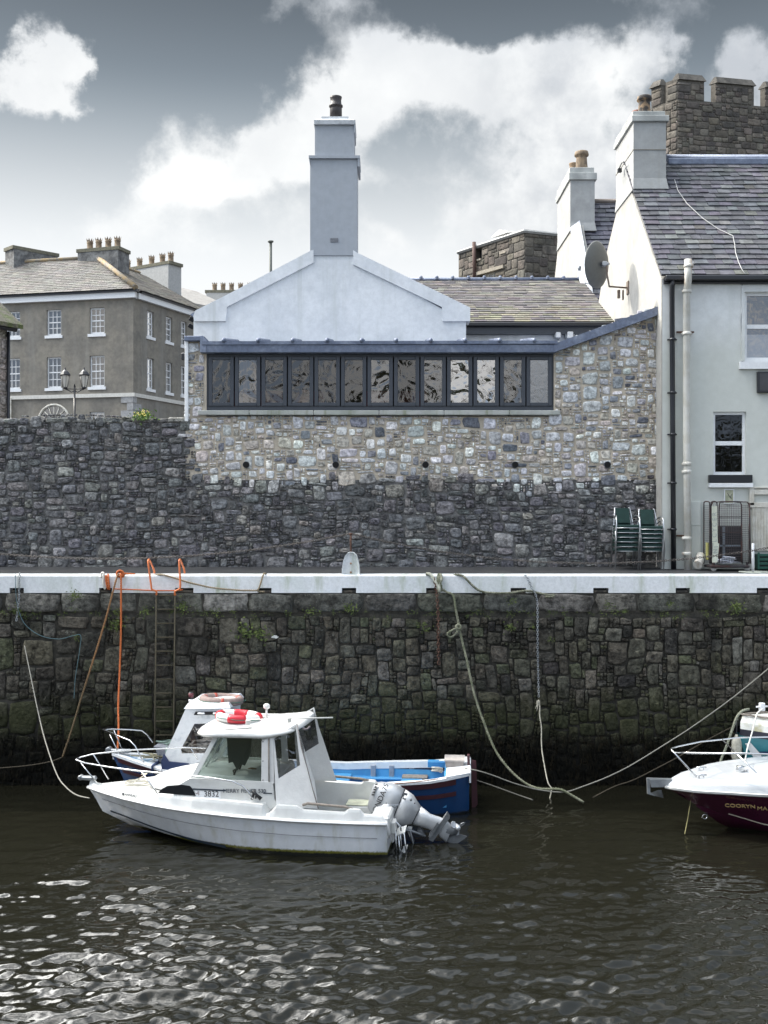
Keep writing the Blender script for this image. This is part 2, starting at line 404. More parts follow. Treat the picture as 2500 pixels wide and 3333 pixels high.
def pick(rg, pal):
    k = rg.random()*sum(p[1] for p in pal)
    for c, w in pal:
        k -= w
        if k <= 0: break
    j = rg.uniform(.86, 1.14); return tuple(x*j*rg.uniform(.96, 1.04) for x in c)

# ------------------------------------------------------------------ slate roofs
def slates(mb, O, a, u, nrm, L, H, w, e, tones, seed, inside=lambda s, t: True, thick=0.014, jit=.012):
    """O lower left corner, a along, u up the slope, nrm outward; rows of separate overlapping slates"""
    rg = random.Random(seed); O, a, u, nrm = Vector(O), Vector(a).normalized(), Vector(u).normalized(), Vector(nrm).normalized()
    rows = int(H/e)+1
    for j in range(rows):
        s = -rg.random()*w; t0 = j*e
        while s < L:
            ww = w*rg.uniform(.78, 1.2)
            s0, s1 = max(s, 0), min(s+ww-.008, L)
            if s1-s0 > .03 and inside((s0+s1)/2, t0+e/2):
                mb.tone = tones(rg, (s, t0))
                q = rg.uniform(-jit, jit); k = rg.uniform(.7, 1.6)*thick; t1 = min(t0+e*1.25, H+.02)
                A, B = O+a*s0+u*(t0+q), O+a*s1+u*(t0+q+rg.uniform(-.005, .005)); D_, E_ = O+a*s1+u*t1, O+a*s0+u*t1
                A2, B2 = A+nrm*(k+.012), B+nrm*(k+.012)
                mb.quad(A2, B2, D_+nrm*.004, E_+nrm*.004); mb.quad(A, B, B2, A2); mb.quad(A, A2, E_+nrm*.004, E_); mb.quad(B, B2, D_+nrm*.004, D_)
            s += ww
    mb.tone = (1, 1, 1)
# ================================================================== materials in use
white = M('white_render', (0.77,0.785,0.80), .75, col2=(0.68,0.70,0.72), scale=1.2, mott=.07, mscale=7, bump=.35, bscale=40, bdist=.01, streak=(0.58,0.60,0.585), streaks=(4,.22))
cream = M('cream_render', (0.74,0.755,0.75), .8, col2=(0.69,0.70,0.69), scale=1.0, mott=.06, bump=.3, bscale=45, bdist=.008, streak=(0.62,0.64,0.61), streaks=(3,.16), zones=[(4.3,5.6,(0.46,0.48,0.41),.55)])
gable_m = M('pale_lime_render', (0.41,0.40,0.37), .85, col2=(0.35,0.34,0.315), scale=1.6, mott=.07, bump=.35, bscale=18, bdist=.012, streak=(0.33,0.32,0.29), streaks=(4,.3))
roughcast = M('brown_roughcast', (0.235,0.215,0.18), .9, col2=(0.185,0.172,0.15), scale=.5, mott=.16, mscale=3, streak=(0.27,0.26,0.235), streaks=(1.1,.07), bump=.3, bscale=14, bdist=.03)
lead = M('lead_sheet', (0.13,0.155,0.22), .48, .25, col2=(0.22,0.25,0.32), scale=3, lo=.45, hi=.75, mott=.2, mscale=14, bump=.15, bscale=20)
anth = M('anthracite_paint', (0.045,0.052,0.066), .4, mott=.08)
blackp = M('black_paint', (0.013,0.014,0.018), .35)
whitep = M('white_gloss_paint', (0.78,0.79,0.80), .4, mott=.05, mscale=12)
creamp = M('cream_paint', (0.60,0.58,0.52), .5, col2=(0.48,0.45,0.38), scale=4, mott=.08)
stonem = M('limestone', (1,1,1), .85, attr=True, mott=.55, mscale=11, bump=.8, bscale=26, bdist=.025, spec=.25, fleck=(.60,.60,.57), fscale=16)
darkst = M('dark_rubble', (1,1,1), .85, attr=True, mott=.72, mscale=9, bump=1.0, bscale=16, bdist=.05, spec=.2, fleck=(.27,.265,.25), fscale=15, streak=(.42,.42,.41), streaks=(3.2,.30), streakz=(4.9,6.3))
mortar = M('lime_mortar', (0.54,0.47,0.38), .95, col2=(0.42,0.37,0.30), scale=3, mott=.2, bump=.8, bscale=30, bdist=.015)
dmortar = M('dark_joints', (0.17,0.165,0.16), .95, col2=(0.095,0.093,0.09), scale=2.2, lo=.45, hi=.6, mott=.4, mscale=7, bump=.8, bscale=22, bdist=.03)
castle_m = M('castle_stone', (1,1,1), .9, attr=True, mott=.35, mscale=2.4, bump=.6, bscale=9, bdist=.04, streak=(.05,.047,.043), streaks=(1.4,.35))
castle_j = M('castle_joints', (0.11,0.10,0.085), .95, mott=.3)
slate_m = M('slate', (1,1,1), .75, attr=True, spec=.25, mott=.32, mscale=4, bump=.2, bscale=30, bdist=.004)
asphalt = M('asphalt', (0.028,0.028,0.030), .8, col2=(0.045,0.045,0.045), scale=1.2, mott=.3, mscale=16, bump=.5, bscale=70, bdist=.006)
terracotta = M('terracotta', (0.25,0.185,0.12), .8, col2=(0.14,0.105,0.075), scale=5, mott=.2)
darkpot = M('dark_glazed_clay', (0.035,0.028,0.028), .45, mott=.2)
redpot = M('red_clay', (0.22,0.085,0.06), .8, mott=.2)
dpane = glass('house_glass', .16, (.30,.34,.40))
roomd = M('dark_room', (0.05,0.05,0.055), .9)
roomb = M('blue_room', (0.16,0.20,0.27), .9)
curtain = M('net_curtain', (0.62,0.66,0.70), .9)
rust = M('rusty_iron', (0.09,0.045,0.03), .85, mott=.4, mscale=20)
steel = M('polished_steel', (0.62,0.63,0.64), .22, 1.0)
galv = M('galvanised_steel', (0.34,0.36,0.38), .5, .8, mott=.2)

# ================================================================== land
g = MB()
ZQ = 4.27
g.quad((-600, 22.28, ZQ-.004), (600, 22.28, ZQ-.004), (600, 23.9, ZQ+.075), (-600, 23.9, ZQ+.075))
g.quad((-600, 23.9, ZQ+.075), (600, 23.9, ZQ+.075), (600, 1500, ZQ+.075), (-600, 1500, ZQ+.075))
struct('ground', g, asphalt)

# ------------------------------------------------------------------ water
def axis(segs):
    out = []
    for a, b, st in segs: out += list(np.arange(a, b, st))
    return np.array(out+[segs[-1][1]])
gx = axis([(-260,-40,22), (-40,-12,2.5), (-12,-8.6,.2), (-8.6,-5.6,.06), (-5.6,5.6,.032), (5.6,8.6,.06), (8.6,12,.2), (12,40,2.5), (40,260,22)])
gy = axis([(-60,0,6), (0,10.6,.4), (10.6,15.5,.028), (15.5,21.95,.05)])
XX, YY = np.meshgrid(gx, gy); H_ = np.zeros_like(XX); wr = np.random.RandomState(5)
amp = np.interp(YY, [10, 12.5, 14.5, 17, 21.9], [1.05, .88, .50, .30, .22])*np.interp(XX, [-9,-3,0,9], [1.0,1.0,1,1.05])
lump = 0.75+0.35*np.sin(XX*.9+1.1*np.sin(YY*.7))*np.sin(YY*1.3+.8*np.sin(XX*.6+2))
for k in range(80):
    lam = .135*(.80/.135)**(wr.rand()**1.1); th = wr.normal(PI/2+.25, .55); kk = 2*PI/lam
    s = 0.0105*lam**.90*wr.uniform(.6, 1.3)
    ph = kk*(XX*math.cos(th)+YY*math.sin(th))+wr.rand()*6.28+.6*np.sin(XX*.8*wr.rand()+YY*.9*wr.rand()+k)
    fade = 1.0 if lam > .5 else 1.0
    H_ += s*(np.sin(ph)+.25*np.sin(2*ph+1.5))*fade
H_ *= amp*lump; print('SLOPE rms', np.std(np.diff(H_[40:180, 150:400], axis=0))/.028); H_[(XX < -11.5) | (XX > 11.5)] *= 0
me = bpy.data.meshes.new('harbour_water'); ny, nx = XX.shape
me.vertices.add(nx*ny); me.vertices.foreach_set('co', np.stack([XX, YY, H_], -1).ravel())
ii = (np.arange(ny-1)[:, None]*nx+np.arange(nx-1)[None]).ravel()
q = np.stack([ii, ii+1, ii+1+nx, ii+nx], -1).ravel()
me.loops.add(len(q)); me.loops.foreach_set('vertex_index', q)
me.polygons.add(len(ii)); me.polygons.foreach_set('loop_start', np.arange(0, len(q), 4)); me.polygons.foreach_set('loop_total', np.full(len(ii), 4))
me.polygons.foreach_set('use_smooth', np.ones(len(ii), bool)); me.update(); me.validate()
wm = bpy.data.materials.new('harbour_water'); wm.use_nodes = True; nt = wm.node_tree; bs = nt.nodes['Principled BSDF']
bs.inputs['Base Color'].default_value = (0.0090, 0.0088, 0.0058, 1); bs.inputs['Roughness'].default_value = .035; bs.inputs['IOR'].default_value = 1.40
tc = NN(nt, 'ShaderNodeTexCoord'); mp = NN(nt, 'ShaderNodeMapping'); mp.inputs['Scale'].default_value = (1.0, 1.8, 1); nt.links.new(tc.outputs['Object'], mp.inputs[0])
n1 = NN(nt, 'ShaderNodeTexNoise'); n1.inputs['Scale'].default_value = 5.5; n1.inputs['Detail'].default_value = 5; n1.inputs['Distortion'].default_value = .5; nt.links.new(mp.outputs[0], n1.inputs['Vector'])
b = NN(nt, 'ShaderNodeBump'); b.inputs['Strength'].default_value = .22; b.inputs['Distance'].default_value = .02
nt.links.new(n1.outputs[0], b.inputs['Height']); nt.links.new(b.outputs[0], bs.inputs['Normal'])
me.materials.append(wm); wo = bpy.data.objects.new('harbour_water', me); C.objects.link(wo); tag(wo, kind='structure')

# ================================================================== quay wall
YQ = 21.9
def qsizes(u, v):
    if u < -3.2: return [(6,11,6,11,3.0),(4,7,4,8,4),(3,5,2,5,1.8),(1,2,2,4,.5)]
    return [(3,6,4,8,3.2),(3,5,3,6,3.6),(4,7,2,4,1.8),(1,3,2,4,.7)]
def qmap(u, v, d): return (u, YQ-d*1.0, v)
pal_q = [((.092,.083,.064),4),((.078,.073,.059),4),((.105,.098,.080),2.2),((.060,.056,.046),2.4),((.078,.081,.052),1.6),((.125,.12,.105),.6),((.042,.040,.036),1.0)]
lst = rubble(-12.0, 12.0, -.4, 3.50, .07, qsizes, lambda u, v: v < 3.46, 11)
quay = thing('quay_wall', 'high harbour quay wall of dark rough stone blocks, green with weed near the water', 'quay wall', (0, 22.2, 0))
quay_m = M('quay_stone', (1,1,1), .85, attr=True, col2=(.030,.028,.024), scale=.9, lo=.50, hi=.70, mott=.70, mscale=8, bump=1.0, bscale=15, bdist=.05, spec=.2, fleck=(.20,.20,.17), fscale=17, streak=(.018,.018,.017), streaks=(1.25,.32),
           zones=[(1.3,2.2,(.026,.030,.010),.75),(.55,1.35,(.006,.006,.005),.95)])
qj = M('quay_joints', (.040,.037,.030), .95, col2=(.065,.06,.05), scale=1.5, mott=.4, bump=.8, bscale=14, bdist=.03, zones=[(.55,1.4,(.006,.006,.005),.9)])
b = MB(); b.box(-60, 60, YQ+.035, 22.6, -2.5, 3.5); b.build('core', qj, quay)
b = MB(); stones(b, qmap, lst, .002, .022, lambda rg, st: pick(rg, pal_q), 21, .09, .20, .6, .17); b.build('rubble_face', quay_m, quay)
b = MB(); c = P(895,2073,YQ-.045); r_ = random.Random(2); b.poly([c+Vector((.075*math.cos(a)*r_.uniform(.6,1.1), -.004, .04*math.sin(a)*r_.uniform(.6,1.1))) for a in [2*PI*k/14 for k in range(14)]]); b.build('lime_patch', M('lime_white', (.6,.6,.57), .9, mott=.2, mscale=30), quay)
# dressed course under the kerb
r_ = random.Random(3); course = []; u = -12.0
while u < 12:
    w = r_.uniform(.75, 1.45); course.append((u, 3.50, w, .395)); u += w
pal_c = [((.13,.125,.11),4),((.10,.098,.088),3),((.17,.165,.15),1.5),((.09,.095,.075),1)]
b = MB(); stones(b, qmap, course, .011, .045, lambda rg, st: pick(rg, pal_c), 22, .006, .12, .18, .02); b.build('coping_course', quay_m, quay)
b = MB(); b.box(-60, 60, YQ+.02, 22.4, 3.49, 3.893); b.build('course_backing', qj, quay)

# white concrete kerb beam with scupper slots
kerb = thing('quay_kerb', 'long white painted concrete kerb beam along the edge of the quay', 'kerb', (0, 22.1, 3.9))
slots = [(55,46),(344,42),(600,60),(862,44),(1136,46),(1410,46),(1687,50),(1956,50),(2222,46),(2486,46)]
kp = M('chipped_white_paint', (0.72,0.735,0.75), .55, col2=(0.62,0.65,0.64), scale=1.4, lo=.45, hi=.7, mott=.10, mscale=14, streak=(0.40,0.44,0.34), streaks=(3.5,.7), bump=.25, bscale=22, bdist=.01)
prof = [(-60, 4.262)]; prof2 = []
zb, zs = 3.897, 3.998
prof2.append((-60, zb))
SL = [(X_(c-w/2, YQ), X_(c+w/2, YQ)) for c, w in slots]
for a, c in SL: prof2 += [(a, zb), (a, zs), (c, zs), (c, zb)]
prof2 += [(60, zb)]
b = MB(); b.prism([(-60, YQ-.01, 4.235)]+[(x, YQ-.01, z) for x, z in prof2]+[(60, YQ-.01, 4.235)], (0, .38, 0))
b.prism([(-60, YQ-.01, 4.236), (-60, YQ+.02, 4.268), (-60, YQ+.40, 4.270), (-60, YQ+.40, 4.236)], (120, 0, 0))
b.build('beam', kp, kerb)
timb = M('wet_timber', (0.11,0.095,0.075), .85, col2=(.03,.028,.025), scale=8, mott=.3)
for a, c in SL:
    s = MB(); s.box(a+.02, c-.02, YQ+.02, YQ+.10, zb+.002, zb+.055, .008); s.build('scupper_block', timb, kerb)
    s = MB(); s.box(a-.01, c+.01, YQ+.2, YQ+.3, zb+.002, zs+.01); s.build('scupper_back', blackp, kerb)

# weed hanging on the foot of the quay wall, and moss in the joints
b = MB(); r_ = random.Random(9)
for k in range(6500):
    x, z = r_.uniform(-9, 9), r_.uniform(0.0, 1.05)**1.0; L = r_.uniform(.05, .15); w = r_.uniform(.004, .011); sx = r_.uniform(-.03, .03); y = YQ-.07-r_.random()*.04
    b.quad((x-w, y, z), (x+w, y, z), (x+w*.6+sx, y-.035-r_.random()*.03, z-L), (x-w*.4+sx, y-.03, z-L))
tag(b.build('seaweed', M('bladder_weed', (.005,.005,.004), .6, col2=(.012,.010,.006), scale=6, spec=.05)), 'black seaweed hanging on the foot of the quay wall at the waterline', 'seaweed', kind='stuff')
b = MB(); r_ = random.Random(19)
def tuft(b, x, y, z, s, n, r_):
    for _ in range(n):
        px_, pz = x+r_.gauss(0, s*.45), z+r_.gauss(0, s*.35); l = s*r_.uniform(.10, .26); a = r_.uniform(0, 6.28); yy = y-r_.random()*s*.4
        b.quad((px_, yy, pz), (px_+l*math.cos(a), yy-l*.4, pz+l*math.sin(a)), (px_+l*1.3*math.cos(a+.5), yy-l*.2, pz+l*1.3*math.sin(a+.5)), (px_+l*.5*math.cos(a+1.1), yy, pz+l*.5*math.sin(a+1.1)))
for k in range(95): tuft(b, r_.uniform(-8.5, 8.5), YQ-.05, 3.50+r_.gauss(-.02, .035), r_.uniform(.04, .13), 16, r_)
for (px, py, s, n) in [(250,1935,.16,60),(380,2030,.2,70),(385,1995,.15,50),(475,1990,.14,50),(595,1975,.2,60),(800,2050,.22,80),(850,2060,.2,60),(1010,1990,.15,50),(1140,1980,.18,60),(1375,2030,.12,40),(1660,2040,.14,50),(1735,2040,.1,40),(1670,1955,.12,40),(1790,2080,.1,30),(2390,1975,.2,60),(1980,1970,.12,40),(2180,1965,.12,40),(250,2070,.12,40),(60,1985,.15,50),(1385,2045,.12,40),(700,1990,.12,40)]:
    tuft(b, X_(px, YQ), YQ-.06, Z_(py, YQ), s, n, r_)
tag(b.build('moss', M('moss', (.050,.075,.014), .8, col2=(.10,.13,.03), scale=9)), 'green moss and small ferns in the joints of the quay wall', 'moss', kind='stuff')

# ================================================================== walls above the walkway
YW = 23.8
def U(px): return X_(px, YW)
def V(py): return Z_(py, YW)
UL, UR = U(604), U(2160)                 # left edge and right edge of the extension
topz = [(U(604), V(1108)), (U(1805), V(1128)), (U(1830), V(1120)), (UR, V(985))]
def ztop(u): return float(np.interp(u, [p[0] for p in topz], [p[1] for p in topz]))
WIN = (U(672), U(1803), V(1338), V(1150))
nl = smooth_noise(77)
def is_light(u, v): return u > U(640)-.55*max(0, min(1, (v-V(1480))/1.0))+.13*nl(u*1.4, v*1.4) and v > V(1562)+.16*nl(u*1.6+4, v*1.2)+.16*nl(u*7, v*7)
ins_all = lambda u, v: (v < V(1362)+.04*nl(u, 3) if u < UL else v < ztop(u)) and not (WIN[0]-.02 < u < WIN[1]+.02 and V(1354) < v)
wsz = lambda u, v: ([(4,8,3,6,2.8),(3,5,2,4,3.4),(3,7,1,2,2.2),(1,3,1,2,2.2)] if is_light(u, v) else [(5,9,3,6,2.2),(3,7,2,4,3.4),(3,9,1,2,2.0),(1,3,1,2,1.4)])
lw = rubble(-12.5, UR, 4.3, 10.4, .055, wsz, ins_all, 31)
wmap = lambda u, v, d: (u, YW-d, v)
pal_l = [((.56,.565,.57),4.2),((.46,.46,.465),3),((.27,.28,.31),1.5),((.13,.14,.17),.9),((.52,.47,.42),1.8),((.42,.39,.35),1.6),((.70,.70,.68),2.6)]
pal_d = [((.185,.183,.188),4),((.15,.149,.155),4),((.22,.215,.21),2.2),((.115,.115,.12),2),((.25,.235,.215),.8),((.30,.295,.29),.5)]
light = [s for s in lw if is_light(s[0]+s[2]/2, s[1]+s[3]/2) and s[0]+s[2]/2 > UL-.02]
dark = [s for s in lw if not (is_light(s[0]+s[2]/2, s[1]+s[3]/2) and s[0]+s[2]/2 > UL-.02)]
dl = [s for s in dark if s[0]+s[2]/2 < UL+.1]; dr = [s for s in dark if s[0]+s[2]/2 >= UL+.1]
yard = thing('boundary_wall', 'dark grey rubble stone wall beside the quay walkway, left of the restaurant extension', 'wall', (-9, 24, 4.3))
b = MB(); b.box(-60, UL, YW+.012, 24.35, 4.2, V(1364)); b.build('core', dmortar, yard)
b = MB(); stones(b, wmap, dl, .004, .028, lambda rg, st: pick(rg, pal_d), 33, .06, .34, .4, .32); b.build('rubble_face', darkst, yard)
b = MB(); r_ = random.Random(8); u = -12.5
while u < UL-.1:
    w = r_.uniform(.35, .9); w = min(w, UL-u); h = V(1362)+r_.uniform(-.02, .03); b.tone = pick(r_, [((.24,.235,.22),1),((.17,.165,.16),1)])
    b.box(u+.008, u+w-.008, YW-.03+r_.uniform(-.02, .02), 24.37, h-.09, h+.01+r_.uniform(-.01, .03), .03); u += w
b.tone = (1,1,1); b.build('coping', darkst, yard)

ext = thing('restaurant_extension', 'stone restaurant extension with a long band of dark framed windows and dark rubble base', 'building', (0.9, 24.5, 4.3))
dbase = V(1562)
b = MB(); b.box(UL, UR+.02, YW+.011, 24.3, 4.2, dbase); b.build('rubble_base_core', dmortar, ext)
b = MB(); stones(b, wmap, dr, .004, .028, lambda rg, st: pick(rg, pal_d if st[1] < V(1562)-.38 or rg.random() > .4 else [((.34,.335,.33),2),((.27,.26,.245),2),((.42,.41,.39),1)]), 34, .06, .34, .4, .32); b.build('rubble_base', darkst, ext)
lt = MB()
lt.box(UL, UR+.06, YW+.010, 24.3, dbase, WIN[2]-.12)
lt.box(UL, WIN[0], YW+.010, 24.3, WIN[2]-.12, V(1112))
lt.prism([(WIN[1], YW+.010, WIN[2]-.12), (UR+.06, YW+.010, WIN[2]-.12), (UR+.06, YW+.010, ztop(UR)), (U(1830), YW+.010, V(1122)), (WIN[1], YW+.010, V(1130))], (0, .4, 0))
lt.build('mortar_wall', mortar, ext)
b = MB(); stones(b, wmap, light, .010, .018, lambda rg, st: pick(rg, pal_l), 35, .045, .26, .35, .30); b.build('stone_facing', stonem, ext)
# weep holes
for px in (802,1093,1385,1676,1976):
    h = MB(); c = P(px, 1513, YW); h.lathe([(.074, -.06), (.074, .02), (.062, .02), (.062, -.055)], (c.x, YW, c.z), 20, 'Y'); o = h.build('drain_pipe', anth, ext)
    h = MB(); h.lathe([(.064, -.068), (.064, -.061)], (c.x, YW, c.z), 20, 'Y'); h.build('bore', M('pitch_black', (.002,.002,.002), .9), o)
# sill slabs
r_ = random.Random(5)
sx = [645, 813, 1022, 1234, 1445, 1658, 1822]
sill_m = M('sill_stone', (.40,.41,.39), .8, col2=(.31,.33,.30), scale=3, mott=.15, streak=(.20,.22,.15), streaks=(7,.8), bump=.3, bscale=40)
for a, c in zip(sx, sx[1:]):
    b = MB(); b.box(U(a)+.004, U(c)-.004, YW-.10, YW+.2, V(1352), V(1337), .012); b.build('sill', sill_m, ext)
# window band
wb = MB(); fy0, fy1 = YW+.06, YW+.14
wb.box(WIN[0], WIN[1], fy0-.02, fy1, V(1336), V(1322)); wb.box(WIN[0], WIN[1], fy0-.02, fy1, V(1160), V(1150)); wb.box(WIN[0], WIN[0]+.03, fy0-.02, fy1, V(1322), V(1160)); wb.box(WIN[1]-.03, WIN[1], fy0-.02, fy1, V(1322), V(1160))
frame = wb.build('window_frame', anth, ext)
wglass = glass('wavy_restaurant_glass', .085, (.55,.50,.47), wav=.42, wscale=1.9)
wglass3 = glass('bright_restaurant_glass', .40, (.5,.5,.5), wav=.55, wscale=1.7)
wglass4 = glass('half_bright_glass', .16, (.6,.58,.56), wav=.5, wscale=2.0)
wglass2 = glass('frosted_restaurant_glass', .30, (.2,.22,.25), wav=.1, rough=.25)
pitch = (1799-676)/13.0
for i in range(13):
    a, c = U(676+i*pitch)+.012, U(676+(i+1)*pitch)-.012
    f = MB(); z0, z1 = V(1322)+.006, V(1160)-.006; t = .085
    f.box(a, a+t, fy0-.045, fy0+.03, z0, z1, .006); f.box(c-t, c, fy0-.045, fy0+.03, z0, z1, .006); f.box(a+t, c-t, fy0-.043, fy0+.03, z0, z0+t*.9, .006); f.box(a+t, c-t, fy0-.043, fy0+.03, z1-t*.8, z1, .006)
    w = f.build('casement', anth, frame)
    p = MB(); p.quad((a+t, fy0-.01, z0+t*.9), (c-t, fy0-.01, z0+t*.9), (c-t, fy0-.01, z1-t*.8), (a+t, fy0-.01, z1-t*.8)); o = p.build('pane', wglass2 if i == 12 else wglass3 if i in (9, 10) else wglass4 if i in (1, 6, 8, 11) else wglass, frame)
# room behind the windows
rm = MB(); rx0, rx1 = WIN[0]-.3, WIN[1]+.3
rm.quad((rx0, 25.9, 6.9), (rx1, 25.9, 6.9), (rx1, 25.9, 9.2), (rx0, 25.9, 9.2)); rm.quad((rx0, 24.3, 6.9), (rx1, 24.3, 6.9), (rx1, 25.9, 6.9), (rx0, 25.9, 6.9)); rm.quad((rx0, 24.3, 9.2), (rx1, 24.3, 9.2), (rx1, 25.9, 9.2), (rx0, 25.9, 9.2))
rm.quad((rx0, 24.3, 6.9), (rx0, 25.9, 6.9), (rx0, 25.9, 9.2), (rx0, 24.3, 9.2)); rm.quad((rx1, 24.3, 6.9), (rx1, 25.9, 6.9), (rx1, 25.9, 9.2), (rx1, 24.3, 9.2))
rm.build('dining_room', M('brown_room', (.045,.035,.027), .9, col2=(.02,.017,.015), scale=1.2, mott=.3), ext)
# lead capping, tray roof and rolls
ld = MB()
e0, e1 = U(664), U(1808)
ld.box(e0, e1, YW-.16, YW+.55, V(1151), V(1124), .012)
ld.prism([(e0-.02, YW-.19, V(1126)), (e1+.02, YW-.19, V(1123)), (e1+.02, YW-.19, V(1113)), (e0-.02, YW-.19, V(1115))], (0, .75, 0))
ld.box(U(602), U(668), YW-.12, YW+.6, V(1112), V(1096), .012)
ld.prism([(U(655), YW-.18, V(1150)), (U(676), YW-.18, V(1150)), (U(676), YW-.18, V(1116)), (U(664), YW-.15, V(1096)), (U(655), YW-.15, V(1098))], (0, .3, 0))
ld.build('lead_fascia', lead, ext)
ld = MB(); ld.prism([(U(1800), YW-.17, V(1150)), (UR-.02, YW-.17, V(1022)), (U(2160), YW-.17, V(978)), (U(2146), YW-.17, V(982)), (UR-.02-.15, YW-.17, V(1002)), (U(1812), YW-.17, V(1118)), (U(1800), YW-.17, V(1116))], (0, .7, 0))
ld.box(U(2143), U(2162), YW-.19, YW+.3, V(1022), V(978), .008); ld.build('lead_verge', lead, ext)
rf = MB(); rf.quad((e0, YW-.1, V(1122)), (e1, YW-.1, V(1122)), (e1, 26.0, 9.62), (e0, 26.0, 9.62))
rf.prism([(e1, 24.2, V(1118)), (UR, 24.2, ztop(UR)-.02), (UR, 24.2, ztop(UR)-.12), (e1, 24.2, V(1130))], (0, 4.0, 0)); rf.build('lead_roof', lead, ext)
for k in range(10):
    px = 732+k*111.5; x = U(px); b = MB(); b.tube([(x, YW-.21, V(1118)), (x, YW-.21, V(1113)), (x, YW-.1, V(1109)), (x, 25.9, 9.68)], [.03,.045,.05,.04], 8); b.build('lead_roll', lead, ext)
for px0, px1 in ((690,726),(1482,1524)):
    b = MB(); b.box(U(px0), U(px1), 24.2, 24.6, V(1125), V(1106), .01); b.build('roof_upstand', anth, ext)
b = MB(); b.box(U(603), U(614), YW-.06, YW+.35, V(1372), V(1112), .006); b.build('corner_board', whitep, ext)
bx = MB(); bx.box(U(590), U(603), YW-.02, YW+.18, V(1172), V(1148), .02); tag(bx.build('wall_lamp', blackp), 'small black box lamp on the white corner board left of the extension', 'lamp')

# ================================================================== white gable house behind
DG = 26.0
def G(px, py, y=DG): p = P(px, py, DG); return (p.x, y, p.z)
gh = thing('gable_house', 'white painted gable-ended house with a tall stepped chimney, behind the restaurant windows', 'house', (-0.7, 30, 4.3))
b = MB(); b.prism([G(630,1250), G(1517,1250), G(1517,1046), G(1440,1006), G(1163,850), G(1163,828), G(1010,828), G(1010,846), G(735,990), G(630,1046)], (0, .4, 0))
b.box(X_(640,DG), X_(1505,DG), DG+.4, 34, 4.3, Z_(1046,DG)); b.build('wall', white, gh)
cp = MB()
cp.prism([G(637,1012,DG-.05), G(735,963,DG-.05), G(1013,817,DG-.05), G(1021,815,DG-.05), G(1021,856,DG-.05), G(740,1000,DG-.05), G(736,1046,DG-.05), G(633,1047,DG-.05), G(630,1030,DG-.05)], (0, .55, 0))
cp.prism([G(1150,816,DG-.05), G(1163,824,DG-.05), G(1440,958,DG-.05), G(1530,1002,DG-.05), G(1530,1046,DG-.05), G(1440,1047,DG-.05), G(1438,1000,DG-.05), G(1150,862,DG-.05)], (0, .55, 0))
cp.build('gable_coping', white, gh)
b = MB(); b.prism([G(620,1024,DG-.02), G(652,1006,DG-.02), G(655,1014,DG-.02), G(627,1032,DG-.02)], (0, .4, 0)); b.build('lead_flashing', lead, gh)
rfm = MB()
L0, L1, ap = G(640,1020), G(1525,1008), ((X_(1087,DG)), 0, Z_(790,DG))
for A in (L0, L1): rfm.quad((A[0], DG+.45, A[2]-.05), (A[0], 34, A[2]-.05), (ap[0], 34, ap[2]-.05), (ap[0], DG+.45, ap[2]-.05))
rfm.build('roof', M('plain_slate', (.10,.10,.11), .6, mott=.2), gh)
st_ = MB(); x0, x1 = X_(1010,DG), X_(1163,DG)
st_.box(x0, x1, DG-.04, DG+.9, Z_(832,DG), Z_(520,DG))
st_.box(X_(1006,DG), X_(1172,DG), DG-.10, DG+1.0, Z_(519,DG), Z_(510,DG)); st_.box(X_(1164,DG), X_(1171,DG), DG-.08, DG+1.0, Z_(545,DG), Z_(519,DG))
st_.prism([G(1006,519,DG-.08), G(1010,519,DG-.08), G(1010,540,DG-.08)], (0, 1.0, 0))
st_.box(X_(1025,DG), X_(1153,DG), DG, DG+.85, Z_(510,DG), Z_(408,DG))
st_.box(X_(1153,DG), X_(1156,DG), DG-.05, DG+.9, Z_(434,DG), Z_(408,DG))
ch = st_.build('chimney', M('chimney_render', (0.36,0.385,0.42), .8, mott=.06, zones=[(14.3,12.4,(.13,.142,.165),.8)], zamp=.5, streak=(.38,.40,.43), bump=.25, bscale=50, bdist=.006), gh)  # shading painted into the render colour: darker towards the chimney top
b = MB(); b.box(X_(1022,DG), X_(1157,DG), DG-.07, DG+.92, Z_(408,DG), Z_(394,DG), .01)
cx = X_(1090,DG); hw0, hw1 = X_(1157,DG)-cx, X_(1136,DG)-cx; cy = DG+.42; zc0, zc1, zc2 = Z_(394,DG), Z_(382,DG), Z_(374,DG)
b.loft([[(cx-hw0, cy-.49, zc0), (cx+hw0, cy-.49, zc0), (cx+hw0, cy+.49, zc0), (cx-hw0, cy+.49, zc0)], [(cx-hw1, cy-.34, zc1), (cx+hw1, cy-.34, zc1), (cx+hw1, cy+.34, zc1), (cx-hw1, cy+.34, zc1)], [(cx-hw1*.95, cy-.32, zc2), (cx+hw1*.95, cy-.32, zc2), (cx+hw1*.95, cy+.32, zc2), (cx-hw1*.95, cy+.32, zc2)]], smooth=False)
b.build('chimney_cap', M('cap_cement', (.42,.44,.46), .85, mott=.2, bump=.3), ch)
